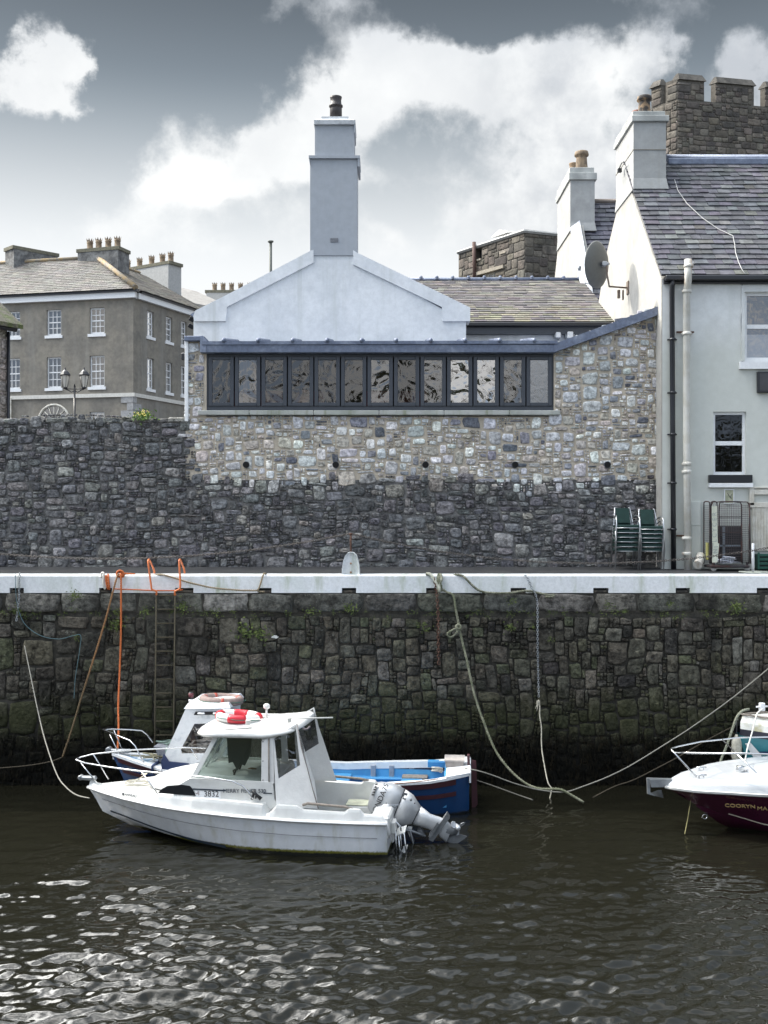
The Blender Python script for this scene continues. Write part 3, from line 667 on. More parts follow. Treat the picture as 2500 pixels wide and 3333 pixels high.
def pot(parent, c, h, r, mat, style=0):
    p = MB()
    if style == 0: prof = [(r,0),(r*.98,h*.50),(r*.97,h*.58),(r*1.13,h*.60),(r*1.13,h*.66),(r*.92,h*.69),(r*.86,h*.86),(r*.95,h*.94),(r*.98,h),(r*.7,h),(r*.68,h*.8)]
    elif style == 1: prof = [(r,0),(r*.98,h*.1),(r*.82,h*.72),(r*.82,h*.76),(r*1.08,h*.80),(r*1.12,h*.86),(r*1.05,h*.93),(r*1.0,h),(r*.7,h),(r*.65,h*.7)]
    else: prof = [(r*1.05,0),(r*1.05,h*.08),(r*.85,h*.12),(r*.8,h*.6),(r*.95,h*.68),(r*.8,h*.74),(r*.75,h*.8),(r*.5,h*.8)]
    p.lathe(prof, c, 16)
    if style == 2:
        for k in range(8):
            a = 2*PI*k/8; x, y = c[0]+r*.78*math.cos(a), c[1]+r*.78*math.sin(a); s = r*.28
            t = Vector((-math.sin(a), math.cos(a), 0))*s; q = Vector((x, y, c[2]+h*.78))
            p.loft([[q-t, q+t, q+t*.9+Vector((0,0,.02))+Vector((math.cos(a),math.sin(a),0))*.02, q-t*.9+Vector((math.cos(a),math.sin(a),0))*.02], [q+Vector((math.cos(a)*r*.25, math.sin(a)*r*.25, h*.22))+t*kk for kk in (-.1,.1,.12,-.12)]], smooth=False)
    return p.build('chimney_pot', mat, parent)
pot(ch, (X_(1091,DG), cy, zc2-.02), Z_(294,DG)-zc2+.02, .15, darkpot, 0)
vg = MB(); vg.box(X_(1075,DG), X_(1101,DG), DG-.052, DG-.044, Z_(790,DG), Z_(776,DG)); v_ = vg.build('air_vent', M('grey_grille', (.30,.31,.34), .7), ch)
vg = MB()
for i in range(10):
    for j in range(5): x, z = X_(1077+i*2.5,DG), Z_(788.5-j*2.6,DG); vg.box(x-.004, x+.005, DG-.055, DG-.0525, z-.005, z+.005)
vg.build('vent_holes', blackp, v_)
# flood lights at the left eaves
for (px, py) in ((625,1040),(622,1062)):
    b = MB(); c = P(px, py, DG+.05); b.box(-.07, .07, -.05, .05, -.05, .05, .01, Matrix.Translation(c) @ Euler((.3, .5, .3)).to_matrix().to_4x4()); b.tube([c, c+Vector((.08,0,.05))], .012, 6)
    tag(b.build('flood_light', blackp), ('upper' if py < 1050 else 'lower')+' of two small black flood lights at the left eaves of the white gable house', 'lamp', 'flood lights at the eaves')
b = MB(); c = P(881, 885, 31); b.tube([(c.x, 31, 10.8), (c.x, 31, Z_(790,31))], .042, 8); b.lathe([(.06,0),(.085,.02),(.085,.05),(.03,.06)], (c.x, 31, Z_(790,31)), 10)
tag(b.build('vent_pipe', M('green_grey_iron', (.09,.10,.09), .6)), 'thin upright vent pipe with a flat cap behind the left slope of the white gable', 'pipe')

# ------------------------------------------------------------------ slate roofed wing between the gable house and the right house
wing = thing('slate_wing', 'low white wing with a lichen-spotted slate roof between white gable and satellite dish', 'building', (4, 30, 4.3))
De, Dr = 28.1, 33.0; ze, zr = Z_(1048,De), Z_(913,Dr)
b = MB(); b.box(X_(1500,De)-.5, 6.0, De+.25, 37, 4.3, ze-.05); b.build('wall', white, wing)
o3 = Vector((X_(1340,De)-1.2, De, ze)); up = Vector((0, Dr-De, zr-ze)); nr = Vector((0, -(zr-ze), Dr-De)).normalized()
pal_s = [((.135,.122,.122),3),((.155,.142,.132),3),((.115,.107,.112),2),((.165,.157,.138),2),((.185,.178,.155),.6),((.10,.094,.098),1)]
b = MB(); slates(b, o3, (1,0,0), up, nr, 6.03-o3.x+.05, up.length, .36, .225, lambda rg, s: pick(rg, pal_s if s[1] > 1.6 or rg.random() < .6 else [((.175,.168,.12),1),((.15,.14,.11),1)]), 41); b.build('roof', slate_m, wing)
b = MB(); b.quad(o3-nr*.02, (6.08, De, ze-.02), (6.08, Dr, zr-.02), (o3.x, Dr, zr-.02)); b.quad((o3.x, Dr, zr), (6.08, Dr, zr), (6.08, 37.5, zr-2), (o3.x, 37.5, zr-2)); b.build('roof_underlay', blackp, wing)
b = MB(); b.tube([(o3.x, Dr, zr+.02), (6.05, Dr, zr+.02)], .075, 8); b.build('ridge', lead, wing)
for k in range(11): x = X_(1370+k*51.5, Dr); b = MB(); b.box(x-.05, x+.05, Dr-.12, Dr+.12, zr, zr+.13, .03); b.build('ridge_clip', lead, wing)
b = MB(); b.box(X_(1528,De)-.9, 6.05, De-.06, De+.08, ze-.12, ze-.012, .02); b.build('gutter', blackp, wing)
b = MB(); b.box(X_(1528,De)-.9, 6.0, De+.06, De+.24, ze-.30, ze-.10); b.build('fascia', anth, wing)
for k, px in enumerate((1816,1855)):
    c = P(px, 1092, 28.2); t = thing('wall_vent', ('left' if k == 0 else 'right')+' one of two round white vent cowls on the wall under the slate roof', 'vent', c, group='round vent cowls'); b = MB(); r0 = .105 if k == 0 else .125
    b.lathe([(r0, .13), (r0, -.02), (r0*.85, -.03), (r0*.85, 0)], c, 20, 'Y'); b.build('ring', galv, t)
    b = MB(); b.box(c.x-r0*.62, c.x+r0*.62, c.y-.09, c.y+.1, c.z-r0*.7, c.z+r0*.75, .02); b.build('cowl', whitep, t)

# ================================================================== right house
DH = 23.3; XH = 6.03
rh = thing('quayside_house', 'tall pale house with purple-grey slate roof and gable chimney, beside the stacked chairs', 'house', (10, 27, 4.3))
zE = Z_(903, DH-.2); yR, zR = 26.95, 14.37; XR_ = 17.0
def H(px): return X_(px, DH)
def HZ(py): return Z_(py, DH)
w_big = (H(2423), H(2423)+1.25, HZ(1178), HZ(950)); w_sm = (H(2322), H(2429), HZ(1548), HZ(1340))
gate_o = (H(2440), H(2440)+2.2, 4.33, HZ(1585))
b = MB(); facade(b, (XH, DH), (1,0), (0,-1), 0, XR_-XH, 4.25, zE, [(w_big[0]-XH, w_big[1]-XH, w_big[2], w_big[3]), (w_sm[0]-XH, w_sm[1]-XH, w_sm[2], w_sm[3])], .14)
b.build('front_wall', cream, rh)
prof = [(DH+.02, 4.25), (DH+.02, zE+.02), (26.3, zE+.02+(26.28-DH)*.975-.03), (26.95, zR-.12), (27.95, 13.25), (29.2, zE+1.9), (30.7, zE+.25), (30.7, 4.25)]
b = MB(); b.prism([(XH-.012, y, z) for y, z in prof], (.42, 0, 0)); b.build('gable_wall', gable_m, rh)
b = MB(); b.prism([(XR_, y, z) for y, z in prof], (.3, 0, 0)); b.quad((XH, 30.7, 4.25), (XR_, 30.7, 4.25), (XR_, 30.7, zE), (XH, 30.7, zE)); b.build('rear_walls', cream, rh)
o3 = Vector((XH-.05, DH-.12, zE+.06)); up = Vector((0, yR-(DH-.12), zR-zE-.06)); nr = Vector((0, -up.z, up.y)).normalized()
pal_r = [((.092,.093,.105),3),((.108,.112,.120),3),((.078,.080,.090),2),((.100,.096,.114),2),((.128,.132,.136),.9),((.07,.073,.078),1),((.108,.108,.098),.5)]
b = MB(); slates(b, o3, (1,0,0), up, nr, XR_-XH+.05, up.length-.05, .275, .212, lambda rg, s: pick(rg, pal_r), 51, thick=.02, jit=.016)
b.build('roof', slate_m, rh)
b = MB(); b.quad(o3-nr*.015, (XR_, DH-.12, zE+.045), (XR_, yR, zR-.015), (XH, yR, zR-.015)); b.quad((XH, yR, zR-.01), (XR_, yR, zR-.01), (XR_, 30.8, zE), (XH, 30.8, zE)); b.build('roof_underlay', blackp, rh)
b = MB(); b.tube([(X_(2170,26.9), yR, zR+.04), (XR_, yR, zR+.02)], .11, 10); b.box(X_(2170,26.9), XR_, yR-.2, yR-.05, zR-.16, zR+.0, .02); b.build('ridge', lead, rh)
b = MB(); b.box(XH+.02, XR_, DH-.22, DH-.08, zE-.055, zE+.05, .02); b.build('gutter', blackp, rh)
b = MB(); b.box(XH+.02, XR_, DH-.08, DH-.005, zE-.10, zE+.03); b.build('fascia', blackp, rh)
# chimney on the gable
def stack(parent, x0, x1, y0, y1, z0, z1, mat, pots, seam=True, capz=.22):
    b = MB(); b.box(x0, x1, y0, y1, z0, z1-capz*1.2, 0)
    b.loft([[(x0-.004, y0-.004, z0+.25), (x1+.004, y0-.004, z0+.25), (x1+.004, y1, z0+.25), (x0-.004, y1, z0+.25)], [(x0-.02, y0-.06, z0-.02), (x1+.05, y0-.06, z0-.02), (x1+.05, y1+.06, z0-.02), (x0-.02, y1+.06, z0-.02)]], smooth=False)
    o = b.build('chimney', mat, parent)
    b = MB(); b.box(x0-.05, x1+.06, y0-.06, y1+.06, z1-capz*1.2, z1-capz*.55, .01); b.box(x0-.02, x1-.02, y0-.0, y1+.0, z1-capz*.55, z1, .01); b.build('chimney_cap', M('chimney_cement', (.47,.48,.46), .85, mott=.2, col2=(.30,.31,.30), scale=3), o)
    for (x, y, h, r, mt, stl) in pots: pot(o, (x, y, z1-.02), h, r, mt, stl)
    return o
sootpot = M('sooty_buff_clay', (.22,.15,.09), .8, col2=(.03,.026,.024), scale=3.2, lo=.45, hi=.55)
stk_m = M('stack_render', (.37,.375,.37), .85, col2=(.32,.325,.32), scale=1.6, mott=.08, streak=(.33,.33,.31), bump=.3)
ch1 = stack(rh, XH-.02, X_(2168,25.9), 25.9, 27.85, 13.35, 15.22, stk_m, [(X_(2099,26.2), 26.25, .50, .165, sootpot, 1), (X_(2066,27.5), 27.2, .50, .14, redpot, 0)])
b = MB(); b.box(XH-.03, X_(2168,25.9)+.012, 25.885, 27.86, 14.28, 14.295); b.build('render_crack', M('crack_grey', (.25,.23,.2), .9), ch1)
# ---- gutter pipes
dp = MB(); xx = H(2186); ys = DH-.09
dp.tube([(xx-.02, DH-.15, zE-.05), (xx-.02, DH-.14, zE-.16), (xx-.015, ys, zE-.30), (xx, ys, 7.5), (xx+.02, ys, 4.3)], .055, 10)
for z in (9.25, 8.1, 7.2, 6.15, 5.15): dp.lathe([(.07,0),(.07,.05)], (xx+.01*(9-z)/4, ys, z), 12); dp.box(xx-.1, xx+.1, ys+.03, ys+.07, z+.01, z+.04)
tag(dp.build('rain_downpipe', blackp), 'black cast iron rainwater downpipe at the left corner of the pale house', 'drainpipe')
sp_ = thing('soil_pipe', 'thick cream soil pipe rising past the gutter of the pale house', 'drainpipe', (H(2228), DH-.27, 4.3))
b = MB(); xx = H(2228); ys = DH-.27
b.tube([(xx-.01, ys-.05, Z_(846,ys)), (xx-.01, ys-.05, zE-.08), (xx, ys+.10, zE-.30), (xx, ys+.10, 7.0), (xx+.03, ys+.10, 4.3)], .078, 12)
cpm = M('cream_soil_pipe', (.60,.59,.55), .5, col2=(.52,.50,.44), scale=3, streak=(.30,.17,.08), streaks=(9,.5)); b.build('pipe', cpm, sp_)
for z, k in ((10.52+.25,0),(zE-.33,1),(9.35,1),(6.55,1),(6.38,1),(4.95,1),(4.62,1)):
    b = MB(); yy = ys+(.10 if k else -.05); b.lathe([(.095,0),(.105,.02),(.105,.05),(.092,.07)], (xx, yy, z), 14); b.build('collar', cpm, sp_)
for z in (9.42, 5.02):
    b = MB(); b.box(xx-.19, xx+.19, DH-.08, DH-.03, z, z+.035, .005); b.build('bracket', rust, sp_)
b = MB(); b.tube([(xx+.30, DH-.16, 4.62), (xx+.24, DH-.3, 4.5), (xx+.16, DH-.42, 4.42)], [.09,.09,.10], 12); tag(b.build('pipe_shoe', cpm), 'short slanted grey pipe end lying at the foot of the cream soil pipe', 'pipe')
b = MB(); b.box(xx+.10, xx+.33, DH-.10, DH-.002, 4.3, 5.78, .01); b.box(xx+.09, xx+.34, DH-.115, DH-.10, 5.26, 5.28, .003); b.build('pipe_boxing', cream, rh)
# ---- windows of the house
def wall_win(win, nx, nz, mg, room, **k): return sash(rh, (XH, DH), (1,0), (0,-1), win[0]-XH, win[1]-XH, win[2], win[3], nx, nz, .12, whitep, mg, mroom=room, **k)
w1 = wall_win(w_big, 2, 2, glass('upper_glass', .18, (.8,.82,.86), wav=.1), roomb, fw=.075, bw=.05, sill=.16)
b = MB(); b.quad((w_big[0]+.1, DH+.17, w_big[2]+.1), (w_big[1]-.1, DH+.17, w_big[2]+.1), (w_big[1]-.1, DH+.17, w_big[2]+.62), (w_big[0]+.1, DH+.17, w_big[2]+.62)); b.build('net_curtain', curtain, w1)
b = MB(); 
for (a, c, d, e) in ((w_big[0]-.07, w_big[0]-.002, w_big[2]+.02, w_big[3]+.13), (w_big[0]-.002, w_big[1], w_big[3]+.0, w_big[3]+.13)): b.box(a, c, DH-.03, DH-.001, d, e)
b.build('window_surround', cream, w1)
w2 = wall_win(w_sm, 1, 2, glass('lower_glass', .04, (.35,.35,.36), wav=.06), roomd, fw=.06, bw=.05, sill=0)
b = MB(); c = P(2368, 1398, DH+.2); b.box(c.x-.11, c.x+.11, c.y-.02, c.y, c.z-.11, c.z+.11, .01); tag(b.build('extractor_fan', M('fan_grey', (.34,.36,.40), .5)), 'square grey extractor fan set in the glass of the small lower window', 'fan')
b = MB(); b.box(H(2305), H(2445), DH-.10, DH+.02, HZ(1571), HZ(1546), .008); b.build('black_sill_board', blackp, w2)
b = MB(); b.box(H(2305), H(2447), DH-.10, DH+.02, HZ(1587), HZ(1573), .008); b.build('sill', whitep, w2)
sg = thing('hanging_sign', 'black sign board with a white letter, under the upper window at the right edge', 'sign', P(2480,1245,DH-.05)); b = MB(); b.box(H(2462), H(2462)+1.1, DH-.10, DH-.01, HZ(1279), HZ(1211), .006); b.build('board', blackp, sg)
b = MB(); b.box(H(2468), H(2468)+1.0, DH-.105, DH-.101, HZ(1273), HZ(1217)); b.build('panel', M('sign_panel', (.045,.045,.05), .3, mott=.2), sg)
text('n', .16, whitep, sg, Vector((H(2502), DH-.108, HZ(1231)))-sg.location, name='lettering', shear=.25)
ps = thing('notice_frame', 'small white framed faded notice above the roll cage', 'notice', P(2372,1612,DH-.02)); b = MB()
fx0, fx1, fz0, fz1 = H(2356), H(2389), HZ(1640), HZ(1592)
for (a, c, d, e) in ((fx0,fx0+.02,fz0,fz1),(fx1-.02,fx1,fz0,fz1),(fx0+.02,fx1-.02,fz0,fz0+.02),(fx0+.02,fx1-.02,fz1-.02,fz1)): b.box(a, c, DH-.03, DH-.001, d, e)
b.build('frame', whitep, ps)
b = MB(); b.box(fx0+.02, fx1-.02, DH-.015, DH-.001, fz0+.02, fz1-.02); b.build('faded_print', M('faded_print', (.48,.47,.34), .6, col2=(.33,.35,.24), scale=9, lo=.4, hi=.65), ps)
b = MB(); c0 = P(2368,1605,DH-.018); b.tube([c0, c0+Vector((.05,0,-.08)), c0+Vector((.09,0,-.13)), c0+Vector((.07,0,-.07)), c0+Vector((.10,0,-.02))], .006, 5); b.build('arrow_mark', anth, ps)
# gate of cream boards
gt = thing('board_gate', 'cream gate of narrow vertical boards in a panelled frame, right of the roll cage', 'gate', (H(2470), DH-.05, 4.34)); b = MB()
gx0, gx1 = H(2437), H(2437)+1.9
for (a, c, d, e) in ((gx0,gx0+.10,HZ(1645),HZ(1590)),(gx0+.1,gx1,HZ(1610),HZ(1594)),(gx0,gx1,HZ(1590),HZ(1585)),(gx0,gx1,HZ(1652),HZ(1636))): b.box(a, c, DH-.07, DH-.002, d, e, .006)
b.build('frame', creamp, gt)
k = 0
while gx0+.06+k*.063 < gx1:
    b = MB(); x = gx0+.06+k*.063; b.box(x, x+.058, DH-.055, DH-.004, 4.72-.02*random.Random(k).random(), HZ(1652), .004); b.build('board', creamp, gt); k += 1
# cables
cb = M('grey_cable', (.45,.45,.44), .6)
def onroof(px, py):
    # intersect the view ray with the roof plane
    d = Vector(((px-1250)/FP, 1, -(py-1680)/FP)); o = Vector((0,0,HE)); t = (o3-o).dot(nr)/d.dot(nr); return o+d*t+nr*.045
b = MB(); b.tube([onroof(*p) for p in ((2195,590),(2205,625),(2235,668),(2285,715),(2335,750),(2384,773),(2390,800),(2393,828),(2403,860),(2412,880),(2424,898))], .009, 5)
tag(b.build('roof_cable', cb), 'thin pale cable trailing down the slate roof of the pale house', 'cable')
b = MB(); b.tube([P(*p, DH-.02) for p in ((2416,922),(2417,980),(2413,1040),(2415,1100),(2416,1180),(2420,1187),(2426,1180))], .008, 5); tag(b.build('wall_cable', M('dark_cable', (.2,.2,.22), .6)), 'thin dark cable running down beside the upper window', 'cable')
# ---- satellite dish on the gable wall
dw = Vector((XH-.01, 26.55, Z_(945,26.55)))
dish = thing('satellite_dish', 'large grey satellite dish on a bracket on the sunlit gable wall', 'satellite dish', dw)
cen = P(1944, 862, 26.2); ax = Vector((-.60, -.75, .0)); ax = Vector((.90, -.44, .08)).normalized()
ax = Vector((-.70, .71, .08)).normalized()
Mx = ax.to_track_quat('Z', 'Y').to_matrix()
b = MB(); prof = [(.0, -.14), (.15, -.135), (.30, -.11), (.42, -.07), (.53, -.0), (.55, .02), (.53, .015), (.42, -.05), (.30, -.09), (.15, -.115), (.0, -.12)]
rings = []
for (r, h) in prof:
    rings.append([cen+Mx @ Vector((r*.92*math.cos(2*PI*k/40), r*1.05*math.sin(2*PI*k/40), h)) for k in range(40)])
b.loft(rings, True, False, False, True); b.build('reflector', M('dish_grey', (.095,.10,.098), .6, mott=.08), dish)
b = MB(); wp = Vector((XH-.03, 26.5, Z_(937,26.5))); b.tube([cen-ax*.14, cen-ax*.26, cen-ax*.28+Vector((0,0,-.25)), Vector((wp.x-.5, cen.y+.05, wp.z-.02)), wp], .024, 8)
b.box(wp.x-.01, wp.x+.03, wp.y-.1, wp.y+.1, wp.z-.16, wp.z+.16, .004); b.box(wp.x-.25, wp.x-.18, wp.y-.03, wp.y+.03, wp.z-.26, wp.z-.05, .01); b.box(wp.x-.13, wp.x-.09, wp.y-.03, wp.y+.03, wp.z-.30, wp.z-.05, .01); b.build('bracket', M('bracket_rust', (.20,.16,.13), .7, .3, mott=.3), dish)
b = MB(); b.box(-.06, .06, -.1, .1, -.05, .05, .01, Matrix.Translation(cen-ax*.20)); b.tube([cen-ax*.2, cen-ax*.34], .035, 8); b.build('mount', galv, dish)
b = MB(); b.tube([cen+Mx@Vector((0,-.50,.02)), cen+Mx@Vector((0,-.42,.30)), cen+Mx@Vector((0,-.05,.52))], .018, 6); b.lathe([(.03,-.05),(.045,0),(.045,.06),(.02,.08)], cen+Mx@Vector((0,-.05,.52)), 10); b.build('feed_arm', galv, dish)
b = MB(); c0 = P(2012,775,27.2); c0.x = XH-.05; b.tube([P(2010,562,27.0), P(2016,548,27.0), P(2024,530,26.6), P(2034,528,26.4)], .014, 5); b.box(-.05,.05,-.05,.05,-.05,.05,.01,Matrix.Translation(P(2017,555,26.9))); tag(b.build('cable_bracket', blackp), 'small black cable bracket on the left side of the tall pale chimney', 'bracket')

# ================================================================== second house behind
h2 = thing('rear_house', 'pale gabled house with a tall chimney and dark slate roof, behind the satellite dish', 'house', (8, 35, 4.3))
zr2, yr2 = 15.85, 35.65
prof = [(31.3, 4.25), (31.3, 10.9), (32.0, 11.6), (33.0, 12.9), (34.2, 14.45), (34.8, 15.5), (36.5, 15.5), (37.1, 14.5), (38.2, 13.1), (40.5, 10.6), (40.5, 4.25)]
b = MB(); b.prism([(XH-.05, y, z) for y, z in prof], (.4, 0, 0)); b.box(XH, 14, 31.4, 40.4, 4.25, 10.7); b.build('wall', gable_m, h2)
o2 = Vector((XH+.05, 31.2, 10.95)); u2 = Vector((0, yr2-31.2, zr2-10.95)); n2 = Vector((0, -u2.z, u2.y)).normalized()
b = MB(); slates(b, o2, (1,0,0), u2, n2, 8, u2.length, .34, .26, lambda rg, s: pick(rg, [((.10,.10,.12),1),((.13,.13,.15),1),((.075,.075,.09),1)]), 61, thick=.03); b.build('roof', slate_m, h2)
b = MB(); b.quad(o2-n2*.02, o2+Vector((8,0,0))-n2*.02, o2+Vector((8,0,0))+u2-n2*.02, o2+u2-n2*.02); b.quad((XH, yr2, zr2-.01), (14, yr2, zr2-.01), (14, 40.6, 10.7), (XH, 40.6, 10.7)); b.build('roof_underlay', blackp, h2)
b = MB(); b.tube([(XH, yr2, zr2+.03), (14, yr2, zr2+.03)], .10, 8); b.build('ridge', M('ridge_tile', (.20,.17,.15), .8, mott=.2), h2)
stack(h2, XH-.07, X_(1936,34.4), 34.4, 36.95, 14.6, 16.62, stk_m, [(X_(1893,34.9), 34.9, .68, .21, terracotta, 1), (X_(1868,36), 36.1, .70, .15, sootpot, 0)], capz=.34)
b = MB(); b.prism([(XH-.08, 34.35, 14.62), (XH-.08, 33.0, 12.95), (XH-.08, 32.0, 11.66), (XH-.08, 31.3, 10.96), (XH+.22, 31.3, 11.10), (XH+.22, 32.0, 11.90), (XH+.22, 33.0, 13.12), (XH+.22, 34.35, 14.85)], (.0, .0, .06)); b.build('verge_flashing', M('white_lead', (.50,.52,.56), .6, mott=.2), h2)

# ================================================================== castle
pal_k = [((.115,.100,.083),3),((.095,.083,.070),3),((.145,.127,.105),2),((.07,.062,.055),2),((.17,.152,.128),.6)]
csz = [(3,6,2,3,4),(2,4,2,3,3),(2,3,1,2,1)]
def castle_face(mb, O, d, s1, z0, z1, seed, inside, cell=.135, s0=0.0, depth=.028, vary=1.0):
    n = (d[1], -d[0])
    if n[0]*O[0]+n[1]*O[1] > 0: n = (-n[0], -n[1])
    lst = []
    for (a_, c_, e_, f_) in (inside if isinstance(inside, list) else [(s0, s1, z0, z1)]): lst += rubble(a_, c_, e_, f_, cell, csz, (lambda s, t: True) if isinstance(inside, list) else inside, seed)
    mp_ = lambda u, v, k: (O[0]+d[0]*u+n[0]*(k+.02), O[1]+d[1]*u+n[1]*(k+.02), v)
    stones(mb, mp_, lst, .008, depth, lambda rg, st: pick(rg, pal_k), seed+1, .02, .15, .3, .08)
# keep at the upper right
DK = 60.0; kc = (X_(2205,DK), DK); kd = (math.sin(R(78)), math.cos(R(78))); kl = (-math.sin(R(40)), math.cos(R(40)))
keep = thing('castle_keep', 'battlemented castle keep of brown-grey stone rising behind the slate roof at the right', 'castle', (kc[0]+4, 64, 4.3))
def s_of(O, d, px): u = (px-1250)/FP; return (u*O[1]-O[0])/(d[0]-u*d[1])
def z_of(O, d, s, py): return Z_(py, O[1]+d[1]*s)
zt = Z_(252, DK); zn = Z_(322, DK)
mer = [(0, s_of(kc,kd,2293)), (s_of(kc,kd,2328), s_of(kc,kd,2455)), (s_of(kc,kd,2489), s_of(kc,kd,2489)+2.9)]
s_end = mer[-1][1]+1.2
in_f = [(0, s_end, 13, zn)]+[(a, c, zn, zt-.12) for a, c in mer]
b = MB(); castle_face(b, kc, kd, s_end, 13, zt-.15, 71, in_f)
kll = s_of(kc,kl,2119); nt0, nt1 = s_of(kc,kl,2166), s_of(kc,kl,2154); ml = [(0, nt0), (nt1, kll)]
in_l = [(0, kll, 13, zn)]+[(a, c, zn, zt-.12) for a, c in ml]
castle_face(b, kc, kl, kll, 15, zt-.15, 75, in_l); b.build('stonework', castle_m, keep)
b = MB()
def slab(O, d, inw, s0, s1, z0, z1, th):
    p = [Vector((O[0]+d[0]*s, O[1]+d[1]*s, z)) for s, z in ((s0,z0),(s1,z0),(s1,z1),(s0,z1))]; b.prism(p, Vector((inw[0], inw[1], 0))*th)
slab(kc, kd, kl, 0, s_end, 4.2, zn, kll)
for a, c in mer: slab(kc, kd, kl, a+.02, c-.02, zn, zt-.05, .3)
for a, c in ml: slab(kc, kl, kd, a+.02, c-.02, zn, zt-.05, .3)
b.build('core', castle_j, keep)
b = MB(); b.tone = (.10,.092,.08)
for a, c in mer:
    pa = lambda s, k, z: (kc[0]+kd[0]*s+kl[0]*k, kc[1]+kd[1]*s+kl[1]*k, z)
    b.loft([[pa(a-.01,-.14,zt-.12), pa(c+.01,-.14,zt-.12), pa(c+.01,.42,zt-.12), pa(a-.01,.42,zt-.12)], [pa(a+.10,.05,zt+.26), pa(c-.10,.05,zt+.26), pa(c-.10,.2,zt+.26), pa(a+.10,.2,zt+.26)]], smooth=False)
for a, c in ml[1:]:
    pa = lambda s, k, z: (kc[0]+kl[0]*s+kd[0]*k, kc[1]+kl[1]*s+kd[1]*k, z)
    b.loft([[pa(a-.01,-.14,zt-.12), pa(c+.01,-.14,zt-.12), pa(c+.01,.42,zt-.12), pa(a-.01,.42,zt-.12)], [pa(a+.10,.05,zt+.26), pa(c-.10,.05,zt+.26), pa(c-.10,.2,zt+.26), pa(a+.10,.2,zt+.26)]], smooth=False)
b.tone = (.101,.092,.08); b.build('merlon_coping', castle_m, keep)
# low tower in the middle distance
DT = 80.0; tcn = (X_(1708,DT), DT); tl = (-math.sin(R(35.5)), math.cos(R(35.5))); tr = (math.sin(R(72)), math.cos(R(72)))
tw = thing('castle_tower', 'low square castle tower of worn stone between the white chimney and the dish', 'castle', (tcn[0], 84, 4.3))
ztw = Z_(758, DT); sl = s_of(tcn, tl, 1493)
ops = [(s_of(tcn,tl,1650), s_of(tcn,tl,1630), Z_(822,82), Z_(785,82)), (s_of(tcn,tl,1568), s_of(tcn,tl,1547), Z_(842,84), Z_(805,84)), (s_of(tcn,tl,1638), s_of(tcn,tl,1562), Z_(925,83), Z_(885,83))]
ops = [(min(a,c), max(a,c), d_, e) for a, c, d_, e in ops]
in_t = lambda s, z: not any(a < s < c and d_ < z < e for a, c, d_, e in ops)
b = MB(); castle_face(b, tcn, tl, sl, 20, ztw, 81, in_t, .24, depth=.035); castle_face(b, tcn, tr, 4.6, 20, ztw, 83, lambda s, z: True, .24, depth=.035); b.build('stonework', castle_m, tw)
b = MB(); facade(b, tcn, tl, (-tl[1], tl[0]), 0, sl, 4.2, ztw, ops, .5)
pc = [Vector((tcn[0], tcn[1], 0)), Vector((tcn[0]+tr[0]*5, tcn[1]+tr[1]*5, 0))]
b.quad((pc[0].x, pc[0].y, 4.2), (pc[1].x, pc[1].y, 4.2), (pc[1].x, pc[1].y, ztw), (pc[0].x, pc[0].y, ztw))
q0 = Vector((tcn[0]+tl[0]*sl, tcn[1]+tl[1]*sl, 0)); q1 = q0+Vector((tr[0]*5, tr[1]*5, 0))
b.quad((q0.x, q0.y, 4.2), (q1.x, q1.y, 4.2), (q1.x, q1.y, ztw), (q0.x, q0.y, ztw)); b.quad((pc[1].x, pc[1].y, 4.2), (q1.x, q1.y, 4.2), (q1.x, q1.y, ztw), (pc[1].x, pc[1].y, ztw)); b.build('core', castle_j, tw)
leadp = M('pale_lead', (.34,.34,.33), .7, mott=.2)
b = MB(); b.tube([(q0.x, q0.y, ztw+.05), (pc[0].x, pc[0].y, ztw+.12), (pc[1].x, pc[1].y, ztw+.05)], .26, 6, smooth=False, flat=.6)
b.quad((q0.x, q0.y, ztw), (pc[0].x, pc[0].y, ztw), (pc[1].x, pc[1].y, ztw), (q1.x, q1.y, ztw)); b.build('roof_edge', leadp, tw)
m1 = P(1600, 772, 84); m2 = P(1660, 755, 81.5); m3 = P(1622, 742, 84.5)
b = MB(); b.loft([[P(1596,775,84.5), P(1650,757,82.4), P(1690,756,84), P(1640,768,87)], [P(1624,748,84.6), P(1628,747,84.4), P(1680,753,86), P(1670,755,87)]], smooth=False); b.build('roof_hatch', leadp, tw)
b = MB(); b.tube([P(1545,910,84.3), P(1543,788,84.3)], .16, 6); b.build('flue_pipe', M('brown_flue', (.10,.06,.05), .8), tw)
for (a, c, d_, e) in ops:
    n_ = (-tl[1], tl[0]); w = MB(); k = .35
    plane_box(w, tcn, tl, (-.81,-.58), a, c, d_-.12, d_+.02, -.1, .15); o = w.build('window_ledge', M('ledge_stone', (.30,.27,.22), .9, mott=.2), tw)
a, c, d_, e = ops[2]
nrm_ = Vector((-tl[1], tl[0])); nrm_ = nrm_ if nrm_.dot(Vector(tcn)) < 0 else -nrm_
w = sash(tw, tcn, tl, (nrm_.x, nrm_.y), a, c, d_, e, 4, 2, .25, creamp, dpane, fw=.12, bw=.14, sill=0, mid=False)
w = MB(); plane_box(w, tcn, tl, (nrm_.x, nrm_.y), a-.2, c+.2, e, e+.25, -.05, .22); w.build('label_mould', M('ledge_stone', (.30,.27,.22)), tw)
b = MB(); plane_box(b, tcn, tl, (nrm_.x, nrm_.y), 0.3, sl-.5, 4.3, ztw-.1, -.7, -.55); b.build('inner_wall', roomd, tw)
